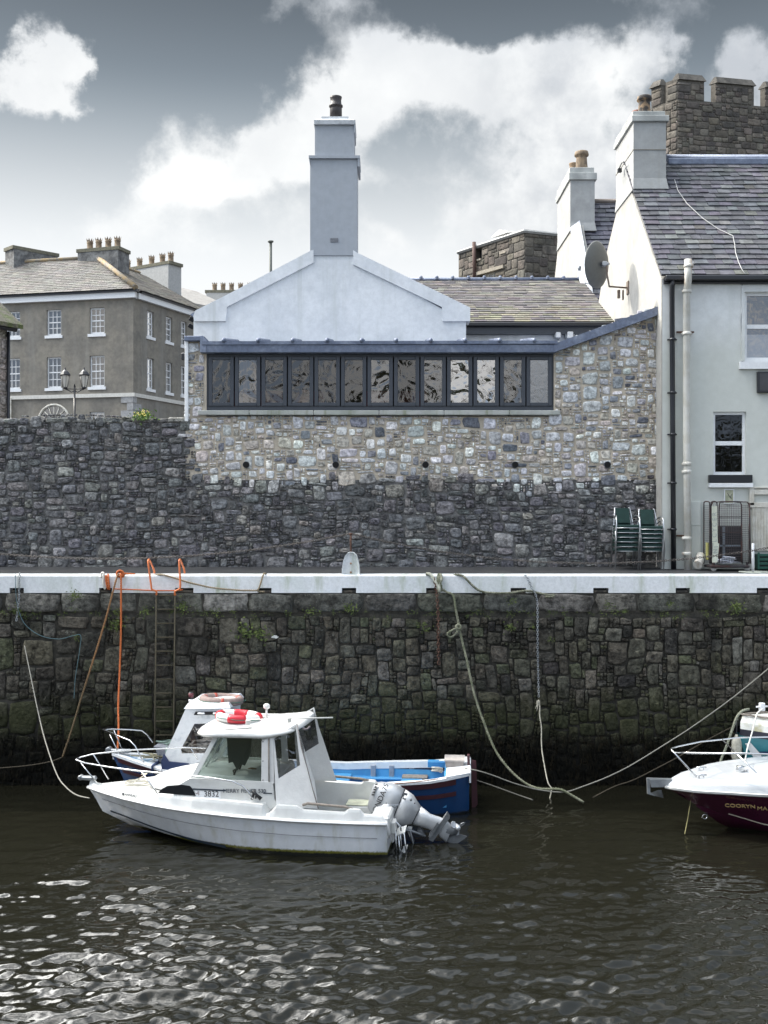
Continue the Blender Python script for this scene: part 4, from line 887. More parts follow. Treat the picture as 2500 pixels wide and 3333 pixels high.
# ================================================================== grey brown house far left
DB = 75.0; bc = (X_(434,DB), DB); bf = (-.977, .213); br = (.379, .925)
L_ = math.hypot(*bf); bf = (bf[0]/L_, bf[1]/L_); L_ = math.hypot(*br); br = (br[0]/L_, br[1]/L_)
nF = (-.213/1.0, -.977); nR = (.925, -.379)
bh = thing('town_house', 'large brown roughcast town house with white sash windows, beyond the dark wall', 'house', (bc[0], bc[1], 4.3))
zc = Z_(960, DB); zg = 4.3; zs_ = Z_(1290, DB)
fx = lambda px: s_of(bc, bf, px); rx = lambda px: s_of(bc, br, px)
fl, rl = fx(-260), rx(668)
zu0, zu1, zl0, zl1 = Z_(1082,DB), Z_(996,DB), Z_(1256,DB), Z_(1153,DB)
Fw = [(fx(340), fx(292)), (fx(199), fx(152)), (fx(65), fx(18)), (fx(-75), fx(-122))]
Rw = [(rx(479), rx(501)), (rx(540), rx(561)), (rx(590), rx(608))]
opF = [(a, c, z0, z1) for a, c in Fw for z0, z1 in ((zu0, zu1), (zl0, zl1))]+[(Fw[0][0], Fw[0][1], Z_(1420,DB), Z_(1338,DB))]
opR = [(a, c, z0, z1) for a, c in Rw for z0, z1 in ((zu0, zu1), (zl0, zl1))]+[(Rw[0][0]-.8, Rw[0][0]+.9, Z_(1420,DB), Z_(1342,DB))]
b = MB(); facade(b, bc, bf, nF, 0, fl, zg, zc, opF, .3); facade(b, bc, br, nR, 0, rl, zg, zc, opR, .3)
e1 = Vector((bc[0]+bf[0]*fl, bc[1]+bf[1]*fl, 0)); e2 = Vector((bc[0]+br[0]*rl, bc[1]+br[1]*rl, 0)); e3 = e1+Vector((br[0]*rl, br[1]*rl, 0))
for p, q in ((e1, e3), (e3, e2)): b.quad((p.x, p.y, zg), (q.x, q.y, zg), (q.x, q.y, zc), (p.x, p.y, zc))
b.build('wall', roughcast, bh)
for i, (a, c, z0, z1) in enumerate(opF):
    sash(bh, bc, bf, nF, a, c, z0, z1, 3, 4 if i < 8 else 5, .2, whitep, dpane if i < 8 else glass('blind_glass', .3, (.5,.55,.55)), fw=.10, bw=.045, sill=.2, mroom=roomb if i % 3 else roomd)
for i, (a, c, z0, z1) in enumerate(opR): sash(bh, bc, br, nR, a, c, z0, z1, 3, 4, .2, whitep, dpane, fw=.10, bw=.045, sill=.2, mroom=roomd)
b = MB(); plane_box(b, bc, bf, nF, -.14, fl, zs_-.02, zs_+.24, .002, .12); plane_box(b, bc, br, nR, 0.12, rl, zs_-.02, zs_+.24, .002, .12); b.build('string_course', M('off_white_trim', (.62,.60,.55), .7, mott=.1), bh)
b = MB(); plane_box(b, bc, bf, nF, -.25, fl, zc-.22, zc+.18, .002, .28); plane_box(b, bc, br, nR, .28, rl, zc-.22, zc+.18, .002, .28); b.build('eaves_board', whitep, bh)
b = MB(); plane_box(b, bc, bf, nF, -.45, fl, zc+.18, zc+.34, .0, .42); plane_box(b, bc, br, nR, .42, rl, zc+.18, zc+.34, .0, .42); b.build('gutter', blackp, bh)
# quoins at the corner, arched window, downpipe
for k, (w1_, w2_) in enumerate(((.9,.35),(.45,.9),(.9,.35))):
    b = MB(); z = Z_(1362,DB)+.1+k*.5; plane_box(b, bc, bf, nF, -.02, w1_, z, z+.46, .002, .07); plane_box(b, bc, br, nR, .0, w2_, z, z+.46, .002, .05); b.build('quoin', M('quoin_stone', (.34,.34,.34), .85, mott=.25), bh)
ac = fx(177); az = Z_(1372,DB)+.1; b = MB(); ap_ = lambda s, z, k: (bc[0]+bf[0]*s+nF[0]*k, bc[1]+bf[1]*s+nF[1]*k, z)
for k in range(9):
    a = PI*k/8; b.tube([ap_(ac, az, .05), ap_(ac+1.15*math.cos(a), az+1.15*math.sin(a), .05)], .04, 4)
b.tube([ap_(ac+1.2*math.cos(PI*k/16), az+1.2*math.sin(PI*k/16), .05) for k in range(17)], .09, 5)
fan = b.build('fanlight', creamp, bh)
b = MB(); b.poly([ap_(ac+1.2*math.cos(PI*k/16), az+1.2*math.sin(PI*k/16), .01) for k in range(17)]); b.build('pane', dpane, fan)
b = MB(); b.tube([ap_(fx(37), zg, .15), ap_(fx(37), zs_+.1, .15)], .09, 6); b.build('downpipe', creamp, bh)
# roof
zri = Z_(845, 80); C0 = Vector((*bc, zc+.34)); E1 = Vector((e1.x, e1.y, zc+.34)); E2 = Vector((e2.x, e2.y, zc+.34))
def at_depth(px, py, D): return P(px, py, D)
RA = P(314, 841, 80.5); RB = P(72, 853, 83.5); RC = P(-260, 868, 88)
ov = Vector((nF[0], nF[1], 0))*.4; ov2 = Vector((nR[0], nR[1], 0))*.4
c00 = C0+ov+ov2; dirf = (Vector((bf[0], bf[1], 0)))
upv = (RA-c00); t_ = upv.dot(dirf); upv = upv-dirf*t_; HL = upv.length; nf_ = dirf.cross(upv).normalized(); nf_ = nf_ if nf_.z > 0 else -nf_
pal_g = [((.130,.122,.110),3),((.115,.108,.100),2),((.148,.139,.125),2),((.10,.095,.09),1)]
b = MB(); slates(b, c00-dirf*0, dirf, upv, nf_, fl+3, HL, .6, .32, lambda rg, s: pick(rg, pal_g), 91, lambda s, t: s > t_*t/HL-.1, thick=.015)
dr_ = Vector((br[0], br[1], 0)); up2 = (RA-c00); t2 = up2.dot(dr_); up2 = up2-dr_*t2; nr_ = dr_.cross(up2).normalized(); nr_ = nr_ if nr_.z > 0 else -nr_
slates(b, c00, dr_, up2, nr_, rl+.8, up2.length, .6, .32, lambda rg, s: pick(rg, [((.13,.12,.105),2),((.10,.095,.085),2),((.16,.145,.12),1)]), 92, lambda s, t: s > t2*t/up2.length-.1, thick=.015)
b.build('roof', slate_m, bh)
b = MB(); off = Vector((0,0,-.05)); b.poly([c00+off, RA+off, RA+dirf*(fl+3-t_)+off, c00+dirf*(fl+3)+off]); b.poly([c00+off, RA+off, RA+dr_*(rl+.8-t2)+off, c00+dr_*(rl+.8)+off]); b.build('roof_underlay', blackp, bh)
b = MB(); b.tube([c00+Vector((0,0,.08)), RA+Vector((0,0,.1))], .20, 6); b.tube([RA+Vector((0,0,.05)), RA+dirf*(fl-t_)+Vector((0,0,.05))], .16, 6); b.tube([RA+Vector((0,0,.05)), RA+dr_*(rl-t2)+Vector((0,0,.05))], .14, 6); b.build('ridge_tiles', M('ochre_ridge', (.30,.22,.12), .85, col2=(.2,.18,.15), scale=2), bh)
def far_stack(parent, pts, z0, z1, mat, pots, nm='chimney'):
    """four ground corners of a chimney, its base and top heights, and pots (fractions along the long side)"""
    b = MB(); c_ = [Vector(p) for p in pts]; b.loft([[(p.x, p.y, z0) for p in c_], [(p.x, p.y, z1-.25) for p in c_]], smooth=False); m = sum(c_, Vector((0,0)))/4
    o = b.build(nm, mat, parent); b = MB()
    g_ = [m+(p-m)*1.06 for p in c_]; b.loft([[(p.x, p.y, z1-.25) for p in g_], [(p.x, p.y, z1) for p in g_]], smooth=False); b.build('chimney_cap', M('mossy_cap', (.16,.15,.11), .9, mott=.3), o)
    for f, h in pots:
        q = (c_[0]+c_[3])/2*(1-f)+(c_[1]+c_[2])/2*f; pot(o, (q.x, q.y, z1-.02), h, .27, terracotta, 2)
    return o
grst = M('grey_chimney_stone', (.20,.20,.195), .9, col2=(.11,.11,.11), scale=1.6, mott=.35, mscale=3, bump=.6, bscale=5, bdist=.06)
rend = M('grey_chimney_render', (.42,.42,.41), .85, mott=.12)
def quadpts(pxa, Da, pxb, Db, depth):
    a, c = P(pxa, 0, Da), P(pxb, 0, Db); d = Vector((c.x-a.x, c.y-a.y)).normalized(); n = Vector((-d.y, d.x)); n = n if n.y > 0 else -n
    a, c = Vector((a.x, a.y)), Vector((c.x, c.y)); return [a, c, c+n*depth, a+n*depth]
far_stack(bh, quadpts(253,80.5,384,79.5,1.6), Z_(905,80), Z_(806,80), grst, [(.16,.95),(.38,.95),(.62,.95),(.85,.95)])
far_stack(bh, quadpts(17,82,45,81,3.6), Z_(960,82), Z_(809,82), grst, [])
far_stack(bh, quadpts(390,90,548,87,1.5), Z_(960,88), Z_(858,88), rend, [(.03,.95),(.28,.95),(.53,.95),(.75,.95),(.92,.95)])
# farther roof and chimney row
fr = thing('far_house', 'distant house with pale slate roof and chimney pots, left of the white gable', 'house', P(690, 1000, 105))
b = MB(); A = [P(545,925,100), P(700,962,100), P(760,1010,98), P(600,1010,96), P(520,960,96)]; b.prism([P(545,925,100), P(640,948,100), P(720,985,99), P(800,1020,98), P(560,1040,97), P(500,960,97)], (0, 6, 0)); b.build('roof', M('pale_far_roof', (.27,.255,.235), .8, mott=.15, mscale=2), fr)
b = MB(); b.box(X_(540,100), X_(850,100), 101, 112, 4.3, Z_(1010,100)); b.build('wall', rend, fr)
far_stack(fr, quadpts(672,104,835,104,1.5), Z_(1000,104), Z_(944,104), rend, [(.14,.9),(.31,.9),(.48,.9),(.66,.9),(.85,.9)])

# ================================================================== stone house at the left edge
sh = thing('edge_house', 'corner of a stone house with sagging mossy eaves at the left edge', 'house', (-11.5, 36, 4.3))
D5 = 34.0; cx5 = X_(24, D5)
lst = rubble(0, 3.2, 6.5, Z_(1062,D5), .09, [(3,6,2,4,3),(2,4,1,2,2)], lambda u, v: True, 95)
d5 = (-.55, -.835); n5 = (.835, -.55)
b = MB(); stones(b, lambda u, v, k: (cx5+d5[0]*u+n5[0]*(k+.02), D5+d5[1]*u+n5[1]*(k+.02), v), lst, .012, .03, lambda rg, s: pick(rg, [((.27,.24,.22),2),((.20,.18,.165),2),((.33,.30,.28),1)]), 96, .03, .3, .3); b.build('stone_facing', stonem, sh)
b = MB(); plane_box(b, (cx5, D5), d5, n5, 0, 9, 4.3, Z_(1062,D5)+.2, -6, .0); b.build('wall', M('pinkish_mortar', (.26,.235,.215), .9, mott=.2), sh)
b = MB(); q = lambda s, k, z: (cx5+d5[0]*s+n5[0]*k, D5+d5[1]*s+n5[1]*k, z); zv = Z_(1062, D5)
b.prism([q(-.25,.45,zv+.03), q(-.25,-3,zv+2.6), q(-.25,-3,zv+2.45), q(-.25,.45,zv-.10)], Vector((d5[0], d5[1], 0))*9); b.build('roof', M('mossy_slate', (.10,.092,.07), .9, col2=(.07,.085,.03), scale=4, mott=.3, bump=.8, bscale=12, bdist=.05), sh)
b = MB(); b.tube([q(-.1,.30,zv-.12), q(8,.30,zv-.12)], .08, 8); b.tube([q(.05,.12,zv-.2), q(.05,.12,4.4)], .055, 8); b.build('gutter_pipe', blackp, sh)
b = MB(); plane_box(b, (cx5, D5), d5, n5, .75, 2.6, Z_(1250,D5), Z_(1075,D5), -.2, .09); b.build('window_surround', M('pale_surround', (.44,.42,.40), .8, mott=.1), sh)
b = MB(); plane_box(b, (cx5, D5), d5, n5, 1.0, 2.4, Z_(1235,D5), Z_(1090,D5), .0, .096); b.build('window_reveal', M('lilac_reveal', (.26,.24,.27), .8), sh)
b = MB(); plane_box(b, (cx5, D5), d5, n5, 1.25, 1.33, Z_(1235,D5), Z_(1090,D5), .0, .13); b.build('window_frame', whitep, sh)

# ================================================================== double street lamp
DL = 50.0; lp = thing('street_lamp', 'black street lamp with two lanterns on scrolled arms, in front of the brown town house', 'street lamp', (X_(243,DL), DL, 4.35))
x = X_(243,DL); za = Z_(1268,DL); b = MB(); b.tube([(x, DL, 4.35), (x, DL, 7)], .09, 8); b.tube([(x, DL, 7), (x, DL, Z_(1258,DL))], .045, 8); b.lathe([(.05,0),(.02,.1),(.0,.14)], (x, DL, Z_(1258,DL)), 8); b.build('post', blackp, lp)
for s in (-1, 1):
    xl = X_(212 if s < 0 else 274, DL); b = MB(); b.tube([(x, DL, za-.05), (x+s*.15, DL, za-.12), (x+s*.3, DL, za-.02), (xl, DL, za+.02)], .025, 6); b.tube([(x, DL, za+.02), (xl, DL, za+.04)], .02, 6); b.build('arm', blackp, lp)
    b = MB(); b.lathe([(.03,0),(.10,.03),(.10,.09),(.04,.10)], (xl, DL, za+.02), 8); b.lathe([(.23,.62),(.26,.66),(.16,.80),(.12,.84),(.05,.90),(.02,1.0),(.0,1.04)], (xl, DL, za+.02), 8, smooth=False)
    for k in range(6): a = PI*k/3; b.tube([(xl+.11*math.cos(a), DL+.11*math.sin(a), za+.10), (xl+.21*math.cos(a), DL+.21*math.sin(a), za+.65)], .012, 4)
    o = b.build('lantern', blackp, lp); b = MB(); b.lathe([(.10,.10),(.20,.62)], (xl, DL, za+.02), 6, smooth=False); b.build('lantern_glass', M('frosted_lantern', (.55,.53,.48), .3), o)
# flowers on the wall top
fl_ = thing('flowering_plant', 'small bright green plant with yellow flowers growing on top of the dark wall', 'plant', (U(468), YW+.05, V(1362)))
b = MB(); r_ = random.Random(4); cpt = Vector((U(468), YW-.06, V(1356)))
for k in range(260):
    p = cpt+Vector((r_.gauss(0,.11), r_.gauss(0,.06), r_.gauss(0,.055))); l = r_.uniform(.02,.05); a = r_.uniform(0,6.28); b.quad(p, p+Vector((l*math.cos(a),-.01,l*math.sin(a))), p+Vector((l*1.4*math.cos(a+.4),-.02,l*1.4*math.sin(a+.4))), p+Vector((l*.6*math.cos(a+1),-.01,l*.6*math.sin(a+1))))
b.build('leaves', M('bright_leaf', (.13,.22,.03), .6, col2=(.06,.12,.02), scale=20), fl_)
b = MB()
for k in range(28):
    p = cpt+Vector((r_.gauss(0,.10), -.10, abs(r_.gauss(0,.06)))); b.lathe([(.0,-.004),(.013,0),(.0,.006)], p, 6, 'Y')
b.build('flowers', M('yellow_petals', (.6,.5,.12), .6), fl_)
# ================================================================== boats
class Frame:
    """a boat's own axes: origin on the waterline at the stern centre, x to the bow, +y the side facing the camera"""
    def __init__(s, S, deg):
        s.S = Vector((S[0], S[1], 0)); s.a = R(180-deg); s.ex = Vector((math.cos(s.a), math.sin(s.a), 0)); s.ey = Vector((-math.sin(s.a), math.cos(s.a), 0))
    def __call__(s, px, py, v):
        u = (px-1250)/FP; B = s.S+s.ey*v; x = (u*B.y-B.x)/(s.ex.x-u*s.ex.y); D = B.y+x*s.ex.y
        return Vector((x, v, HE-(py-1680)*D/FP))
    def w(s, p): return s.S+s.ex*p[0]+s.ey*p[1]+Vector((0,0,p[2]))
def itp(t, tab): return float(np.interp(t, [a for a, _ in tab], [b for _, b in tab]))
def hull(mb, L, Lc, Lk, br, bc, zr, zc, zk, n=26, flare=.0, t0=0.0):
    ring_top = []
    rings = []
    for i in range(n+1):
        t = t0+(1-t0)*i/n; t = 1-(1-t)**1.25 if True else t
        b, c = itp(t, br), itp(t, bc); r_, z_, k_ = itp(t, zr), itp(t, zc), itp(t, zk)
        xr, xc, xk = L*t, Lc*t, Lk*t; row = []
        def mid(f, e): return (xr+(xc-xr)*f, (b+(c-b)*f)+e, r_+(z_-r_)*f)
        side = [(xr, b, r_), mid(.10, .004), mid(.5, .02*(1-t)+flare*t*-1), mid(.92, .006), (xc, c, z_), (xc*.985+xk*.015, c-.03*min(1, c*8), z_-.03), (xk, .0, k_)]
        rings.append(side+[(x, -y, z) for x, y, z in side[-2::-1]])
        ring_top.append((xr, b, r_))
    ids = [[mb.vert(p) for p in r] for r in rings]
    for a, c in zip(ids, ids[1:]):
        for i in range(len(a)-1): mb.face((a[i], a[i+1], c[i+1], c[i]), True)
    mb.face(ids[0])
    return ring_top
def strip(mb, pts, r, n=6, both=True):
    mb.tube(pts, r, n)
    if both: mb.tube([(p[0], -p[1], p[2]) for p in pts], r, n)
gel = M('white_gelcoat', (.62,.625,.61), .32, col2=(.54,.54,.51), scale=2.2, lo=.45, hi=.8, mott=.05, coat=.3)
gelh = M('hull_gelcoat', (.70,.715,.73), .25, mott=.05, coat=.35, streak=(.50,.50,.44), streaks=(6,1.0), zones=None)
def hullmat(name, col, z1, scum=(.13,.125,.02), low=(.012,.013,.010), rough=.25, **k):
    m = M(name, col, rough, coat=.35, mott=.05, **k); nt = m.node_tree; bs = nt.nodes['Principled BSDF']
    src = bs.inputs['Base Color'].links[0].from_socket
    tc = NN(nt, 'ShaderNodeTexCoord'); sp = NN(nt, 'ShaderNodeSeparateXYZ'); nt.links.new(tc.outputs['Object'], sp.inputs[0])
    n = NN(nt, 'ShaderNodeTexNoise'); n.inputs['Scale'].default_value = 28; n.inputs['Detail'].default_value = 6; nt.links.new(tc.outputs['Object'], n.inputs['Vector'])
    zz = math_n(nt, 'ADD', sp.outputs[2], math_n(nt, 'MULTIPLY', math_n(nt, 'SUBTRACT', n.outputs[0], .5), .05))
    c = mix_c(nt, map_r(nt, zz, z1+.045, z1+.01), src, scum); c = mix_c(nt, map_r(nt, zz, z1+.005, z1-.03), c, low)
    nt.links.new(c, bs.inputs['Base Color']); return m
canvas = M('white_canvas', (.66,.66,.65), .8, mott=.05, bump=.5, bscale=7, bdist=.02)
clearv = glass('vinyl_window', .12, (.55,.57,.60), wav=.3, wscale=4, rough=.08)
cabing = glass('cabin_glass', .12, (.50,.56,.55))
blackplas = M('black_plastic', (.012,.012,.014), .45)
navy = M('navy_paint', (.018,.035,.10), .4)
redp = M('red_vinyl', (.52,.015,.03), .35)
wood_g = M('weathered_teak', (.23,.20,.17), .8, mott=.25, mscale=20)
silver = M('silver_engine_paint', (.50,.51,.52), .38, .30, mott=.05)
darksil = M('dark_engine_metal', (.16,.17,.18), .45, .5, mott=.3)
redrope = M('orange_rope', (.50,.13,.035), .8, mott=.2, mscale=40)

# ---------------------------------------------------------------- white cabin cruiser
F1 = Frame((0.17, 18.10), 7.0)
b1 = thing('cabin_cruiser', 'white cabin cruiser numbered 3832 with a canvas cockpit cover and raised silver outboard', 'boat', F1.S, F1.a)
LB = F1; L1 = 5.36
BR = [(0,1.0),(.1,1.05),(.3,1.10),(.45,1.09),(.6,1.0),(.72,.84),(.84,.56),(.93,.28),(1,.02)]
BC = [(0,.93),(.1,.97),(.3,.99),(.45,.92),(.6,.72),(.72,.50),(.84,.27),(.93,.11),(1,.01)]
ZR = [(0,.56),(.25,.585),(.5,.635),(.75,.69),(1,.745)]
ZC = [(0,-.05),(.3,-.04),(.5,-.01),(.65,.05),(.8,.16),(1,.36)]
ZK = [(0,-.30),(.6,-.30),(.85,-.10),(1,.08)]
b = MB(); rt1 = hull(b, L1, 5.12, 4.55, BR, BC, ZR, ZC, ZK, flare=.02)
hm1 = hullmat('cruiser_hull', (.64,.655,.675), .075, streak=(.50,.50,.45), streaks=(5,1.2)); b.build('hull', hm1, b1, False)
# dark boot stripe along the chine
def chine_pt(t, up, out): 
    tt = t; b_, c_ = itp(tt, BR), itp(tt, BC); r_, z_ = itp(tt, ZR), itp(tt, ZC); f = 1-up
    return (L1*tt+(5.12*tt-L1*tt)*f, (b_+(c_-b_)*f)+.02*(1-tt)*(1-abs(2*f-1))+out, r_+(z_-r_)*f)
b = MB(); ts = [.52+.44*k/20 for k in range(21)]
ids = [[b.vert(chine_pt(t, .14-.03*(1-abs(2*k/20-1)), .010)), b.vert(chine_pt(t, .05, .012))] for k, t in enumerate(ts)]
for a, c in zip(ids, ids[1:]): b.face((a[0], a[1], c[1], c[0]))
b.build('boot_stripe', M('boot_stripe_blue', (.008,.02,.035), .4), b1, False)
b = MB(); b.tube([chine_pt(.03+.93*k/24, .62, .012) for k in range(25)], .0045, 4); b.build('pinstripe', M('pinstripe_grey', (.16,.16,.18), .5), b1, False)
# rub rail
b = MB(); rail = [(x, y+.012, z) for x, y, z in rt1]
b.tube([(-.02,.92,.34),(-.02,.95,.42),(.0,.99,.50)]+rail, .030, 8); b.tube([(-.02,-.92,.34),(-.02,-.95,.42),(.0,-.99,.50)]+[(x,-y,z) for x,y,z in rail], .030, 8)
b.tube([(x, y+.030, z) for x, y, z in rail], .010, 5); b.tube([(x, -y-.030, z) for x, y, z in rail], .010, 5)
b.build('rub_rail', M('rub_rail_vinyl', (.66,.665,.66), .5, mott=.1), b1, False)
# deck moulding: side from rub rail to deck edge; cockpit open aft, deck forward
def dk(t):         # (inset, height above the rub rail) of the deck edge
    return .05, itp(t, DKT)
DKT = []
for px_, py_ in ((1258,2680),(1245,2657),(1182,2652),(1169,2636),(1135,2634),(1118,2646),(985,2638),(962,2625),(896,2621),(872,2648),(864,2648),(850,2620),(780,2612),(700,2604),(600,2595),(519,2587),(420,2577),(357,2569),(310,2558)):
    v_ = .95
    for _ in range(8): p_ = LB(px_, py_, v_); v_ = max(itp(min(p_.x/L1, 1), BR)-.05, .02)
    DKT.append((p_.x/L1, max(p_.z-itp(p_.x/L1, ZR), .05)))
DKT = sorted(DKT)+[(1, .12)]
N = 240; sides = []
ts = [k/N for k in range(N+1)]
for t in ts:
    b_, r_ = itp(t, BR), itp(t, ZR); i_, h_ = dk(t); bb = max(b_-.004, .012); 
    sides.append([(L1*t, bb, r_), (L1*t-.03*t, max(bb-.035, .01), r_+h_*.80), (L1*t-.05*t, max(bb-i_, .008), r_+h_), (L1*t-.07*t, max(bb-i_-.06, .005), r_+h_+.004), (L1*t-.08*t, max(bb-i_-.10, .003), r_+h_-.02)])
b = MB()
for sg_ in (1, -1):
    ids = [[b.vert((x, y*sg_, z)) for x, y, z in row] for row in sides]
    for a, c in zip(ids, ids[1:]):
        for i in range(len(a)-1): b.face((a[i], a[i+1], c[i+1], c[i]), False)
# foredeck surface
fd = [k for k, t in enumerate(ts) if t >= .33]
for k0, k1 in zip(fd, fd[1:]):
    A, B_ = sides[k0][4], sides[k1][4]; ca, cb_ = .05*A[1], .05*B_[1]
    b.quad(A, B_, (B_[0], 0, B_[2]+cb_), (A[0], 0, A[2]+ca)); b.quad((A[0], -A[1], A[2]), (B_[0], -B_[1], B_[2]), (B_[0], 0, B_[2]+cb_), (A[0], 0, A[2]+ca))
# inner cockpit sides and floor
ck = [k for k, t in enumerate(ts) if t <= .34]
for sg_ in (1, -1):
    for k0, k1 in zip(ck, ck[1:]):
        A, B_ = sides[k0][4], sides[k1][4]; w_ = .16
        b.quad((A[0], A[1]*sg_, A[2]), (B_[0], B_[1]*sg_, B_[2]), (B_[0], (B_[1]-w_*.1)*sg_, .16), (A[0], (A[1]-w_*.1)*sg_, .16))
b.quad((.0,-.92,.16), (1.85,-.92,.16), (1.85,.92,.16), (.0,.92,.16)); 
b.box(-.03, .28, -.96, -.30, .30, .70, .03); b.box(-.03, .28, .30, .96, .30, .66, .03); b.box(-.03, .10, -.32, .32, .05, .42, .02)
b.box(.3, .9, -.85, -.45, .16, .44, .03)
b.build('deck', gel, b1, False)
b = MB(); b.box(.33, .9, -.84, -.46, .441, .455, .005); b.build('locker_lid', M('algae_lid', (.42,.43,.33), .8, mott=.3), b1, False)
b = MB(); k3 = [k for k in fd if .45 < ts[k] < .93]
for k0, k1 in zip(k3, k3[1:]):
    A, B_ = sides[k0][4], sides[k1][4]; f = .86
    b.quad((A[0], A[1]*f, A[2]+.006), (B_[0], B_[1]*f, B_[2]+.006), (B_[0], -B_[1]*f, B_[2]+.006+.0), (A[0], -A[1]*f, A[2]+.006))
# coachroof (trunk cabin) rising to the windscreen
b = MB(); tr_ = []
z_d = lambda x: itp(x/L1, ZR)+.185
base_x = [4.22, 4.10, 3.95, 3.75, 3.5, 3.2, 2.95, 2.7, 2.3, 1.86]
hts = [.0, .10, .17, .23, .285, .32, .335, .345, .35, .35]
wds = [.18, .36, .46, .55, .64, .72, .77, .80, .82, .82]
for x, h, w in zip(base_x, hts, wds):
    z0 = z_d(x)-.01; z1 = z0+h*.85-.0
    tr_.append([(x, w, z0), (x, w*.97, z0+(z1-z0)*.6), (x, w*.90, z1), (x, w*.55, z1+.035), (x, 0, z1+.05), (x, -w*.55, z1+.035), (x, -w*.90, z1), (x, -w*.97, z0+(z1-z0)*.6), (x, -w, z0)])
b.loft(tr_, False, True, True, True); b.build('coachroof', gel, b1, False)
# side trunk panel up to the window line and lower wall
v0 = .835
def prism_v(mb, pts, v, th):       # side-elevation outline given in photo pixels on the near side -> plate at v
    q = [LB(px, py, abs(v)) for px, py in pts]; mb.prism([(p[0], v, p[2]) for p in q], (0, -th, 0))
for SG in (1, -1):
  b = MB(); prism_v(b, [(560,2600),(572,2566),(590,2551),(616,2535),(630,2533),(760,2540),(880,2546),(889,2552),(893,2600),(905,2622),(893,2626),(868,2650),(850,2618),(700,2606)], v0*SG, .03*SG)
  b.build('cabin_side', gel, b1, False)
for sgn in (1, -1):
    b = MB(); q = [LB(px, py, v0+.004) for px, py in ((514,2581),(526,2568),(545,2558),(592,2554),(618,2558),(626,2566),(638,2590),(580,2586))]; b.prism([(p[0], p[1]*sgn, p[2]) for p in q], (0, .008*sgn, 0)); b.build('cabin_window', M('dark_perspex', (.012,.013,.015), .12), b1, False)
# wheelhouse: pillars, glass, roof
def plate(mb, pts, v, th, both=True):
    q = [LB(px, py, v) for px, py in pts]; mb.prism(q, (0, -th, 0))
    if both: mb.prism([(p[0], -p[1], p[2]) for p in q], (0, th, 0))
vw = .80; pil = MB()
vt = .70
def pillar(a, bb, w0, w1, mb, vb=vw, vtp=vt):
    A, B_ = LB(*a, vb), LB(*bb, vtp)
    for sg_ in (1, -1): mb.loft([[(A.x-w0, A.y*sg_, A.z), (A.x+w0, A.y*sg_, A.z), (A.x+w0, (A.y-.04)*sg_, A.z), (A.x-w0, (A.y-.04)*sg_, A.z)], [(B_.x-w1, B_.y*sg_, B_.z), (B_.x+w1, B_.y*sg_, B_.z), (B_.x+w1, (B_.y-.04)*sg_, B_.z), (B_.x-w1, (B_.y-.04)*sg_, B_.z)]], smooth=False)
pillar((626,2537), (704,2396), .045, .035, pil); pillar((862,2550), (862,2400), .055, .05, pil)
A, B_ = LB(626,2537,vw), LB(704,2396,vt)
pil.box(A.x-.0, A.x+.05, -.8, .8, A.z-.03, A.z+.02, .01); pil.box(B_.x-.03, B_.x+.03, -.7, .7, B_.z-.03, B_.z+.03, .01)
pil.tube([(A.x+.02, 0, A.z), (B_.x, 0, B_.z)], .02, 6)
pil.build('window_pillars', gel, b1, False)
D_ = LB(862,2550,vw); E_ = LB(862,2400,vt)
for sg_ in (1, -1): b = MB(); b.quad((A.x, (A.y-.02)*sg_, A.z), (D_.x, (D_.y-.02)*sg_, D_.z-.005), (E_.x, (E_.y-.02)*sg_, E_.z), (B_.x, (B_.y-.02)*sg_, B_.z)); b.build('side_glass', cabing, b1, False)
b = MB(); b.quad((A.x+.015, A.y-.03, A.z), (A.x+.015, -A.y+.03, A.z), (B_.x+.01, -B_.y+.03, B_.z), (B_.x+.01, B_.y-.03, B_.z)); b.build('windscreen', cabing, b1, False)
b = MB(); q = [LB(*p, vw+.012) for p in ((852,2413),(872,2402),(874,2547),(858,2548),(851,2541))]; b.prism(q, (0,.008,0)); q = [LB(*p, vw+.010) for p in ((878,2400),(890,2399),(893,2550),(876,2548))]; b.prism(q, (0,.008,0)); b.build('canvas_edge', canvas, b1, False)
b = MB()
for py in (2414, 2477, 2539): c = LB(856, py, vw+.022); b.lathe([(.009,0),(.009,.006),(0,.007)], c, 8, 'Y')
b.build('snap_fasteners', blackplas, b1, False)
b = MB(); b.tube([LB(875,2402,vw+.03), LB(876,2545,vw+.03)], .008, 5); b.build('door_strap', wood_g, b1, False)
# roof shell: lens outline, crowned, kicked up aft
rx0, rx1 = LB(1022,2330,0).x, LB(655,2388,0).x
zlow = LB(800,2402,.82).z
NR = 26; top, bot = [], []
for i in range(NR+1):
    t = i/NR; x = rx0+(rx1-rx0)*t
    wv = .86*min(1, (t/.10)**.5 if t < .10 else 1)*(1 if t < .72 else math.sqrt(max(0, 1-((t-.72)/.28)**2.6)))+.004
    kick = .17*max(0, (.36-t)/.36)**1.4; droop = -.02*max(0, (t-.6)/.4)**2
    th = .115*(1 if t < .75 else max(.12, 1-((t-.75)/.25)**2*.85))*(min(1, .30+t/.3*.7))
    zb_ = zlow+kick+droop; row_t = []; row_b = []
    for k in range(9):
        s = -1+2*k/8; y = wv*s; crown = (.075*(1-s*s))*(1 if t < .8 else (1-t)/.2)
        edge = 1-abs(s)**6*.55
        row_t.append((x, y, zb_+th*edge+crown)); row_b.append((x, y*.97, zb_+.0+crown*.3))
    top.append(row_t); bot.append(row_b)
b = MB(); rings = [r+q[::-1] for r, q in zip(top, bot)]; b.loft(rings, True, True, True, True)
cabin_roof = b.build('cabin_roof', gel, b1, False)
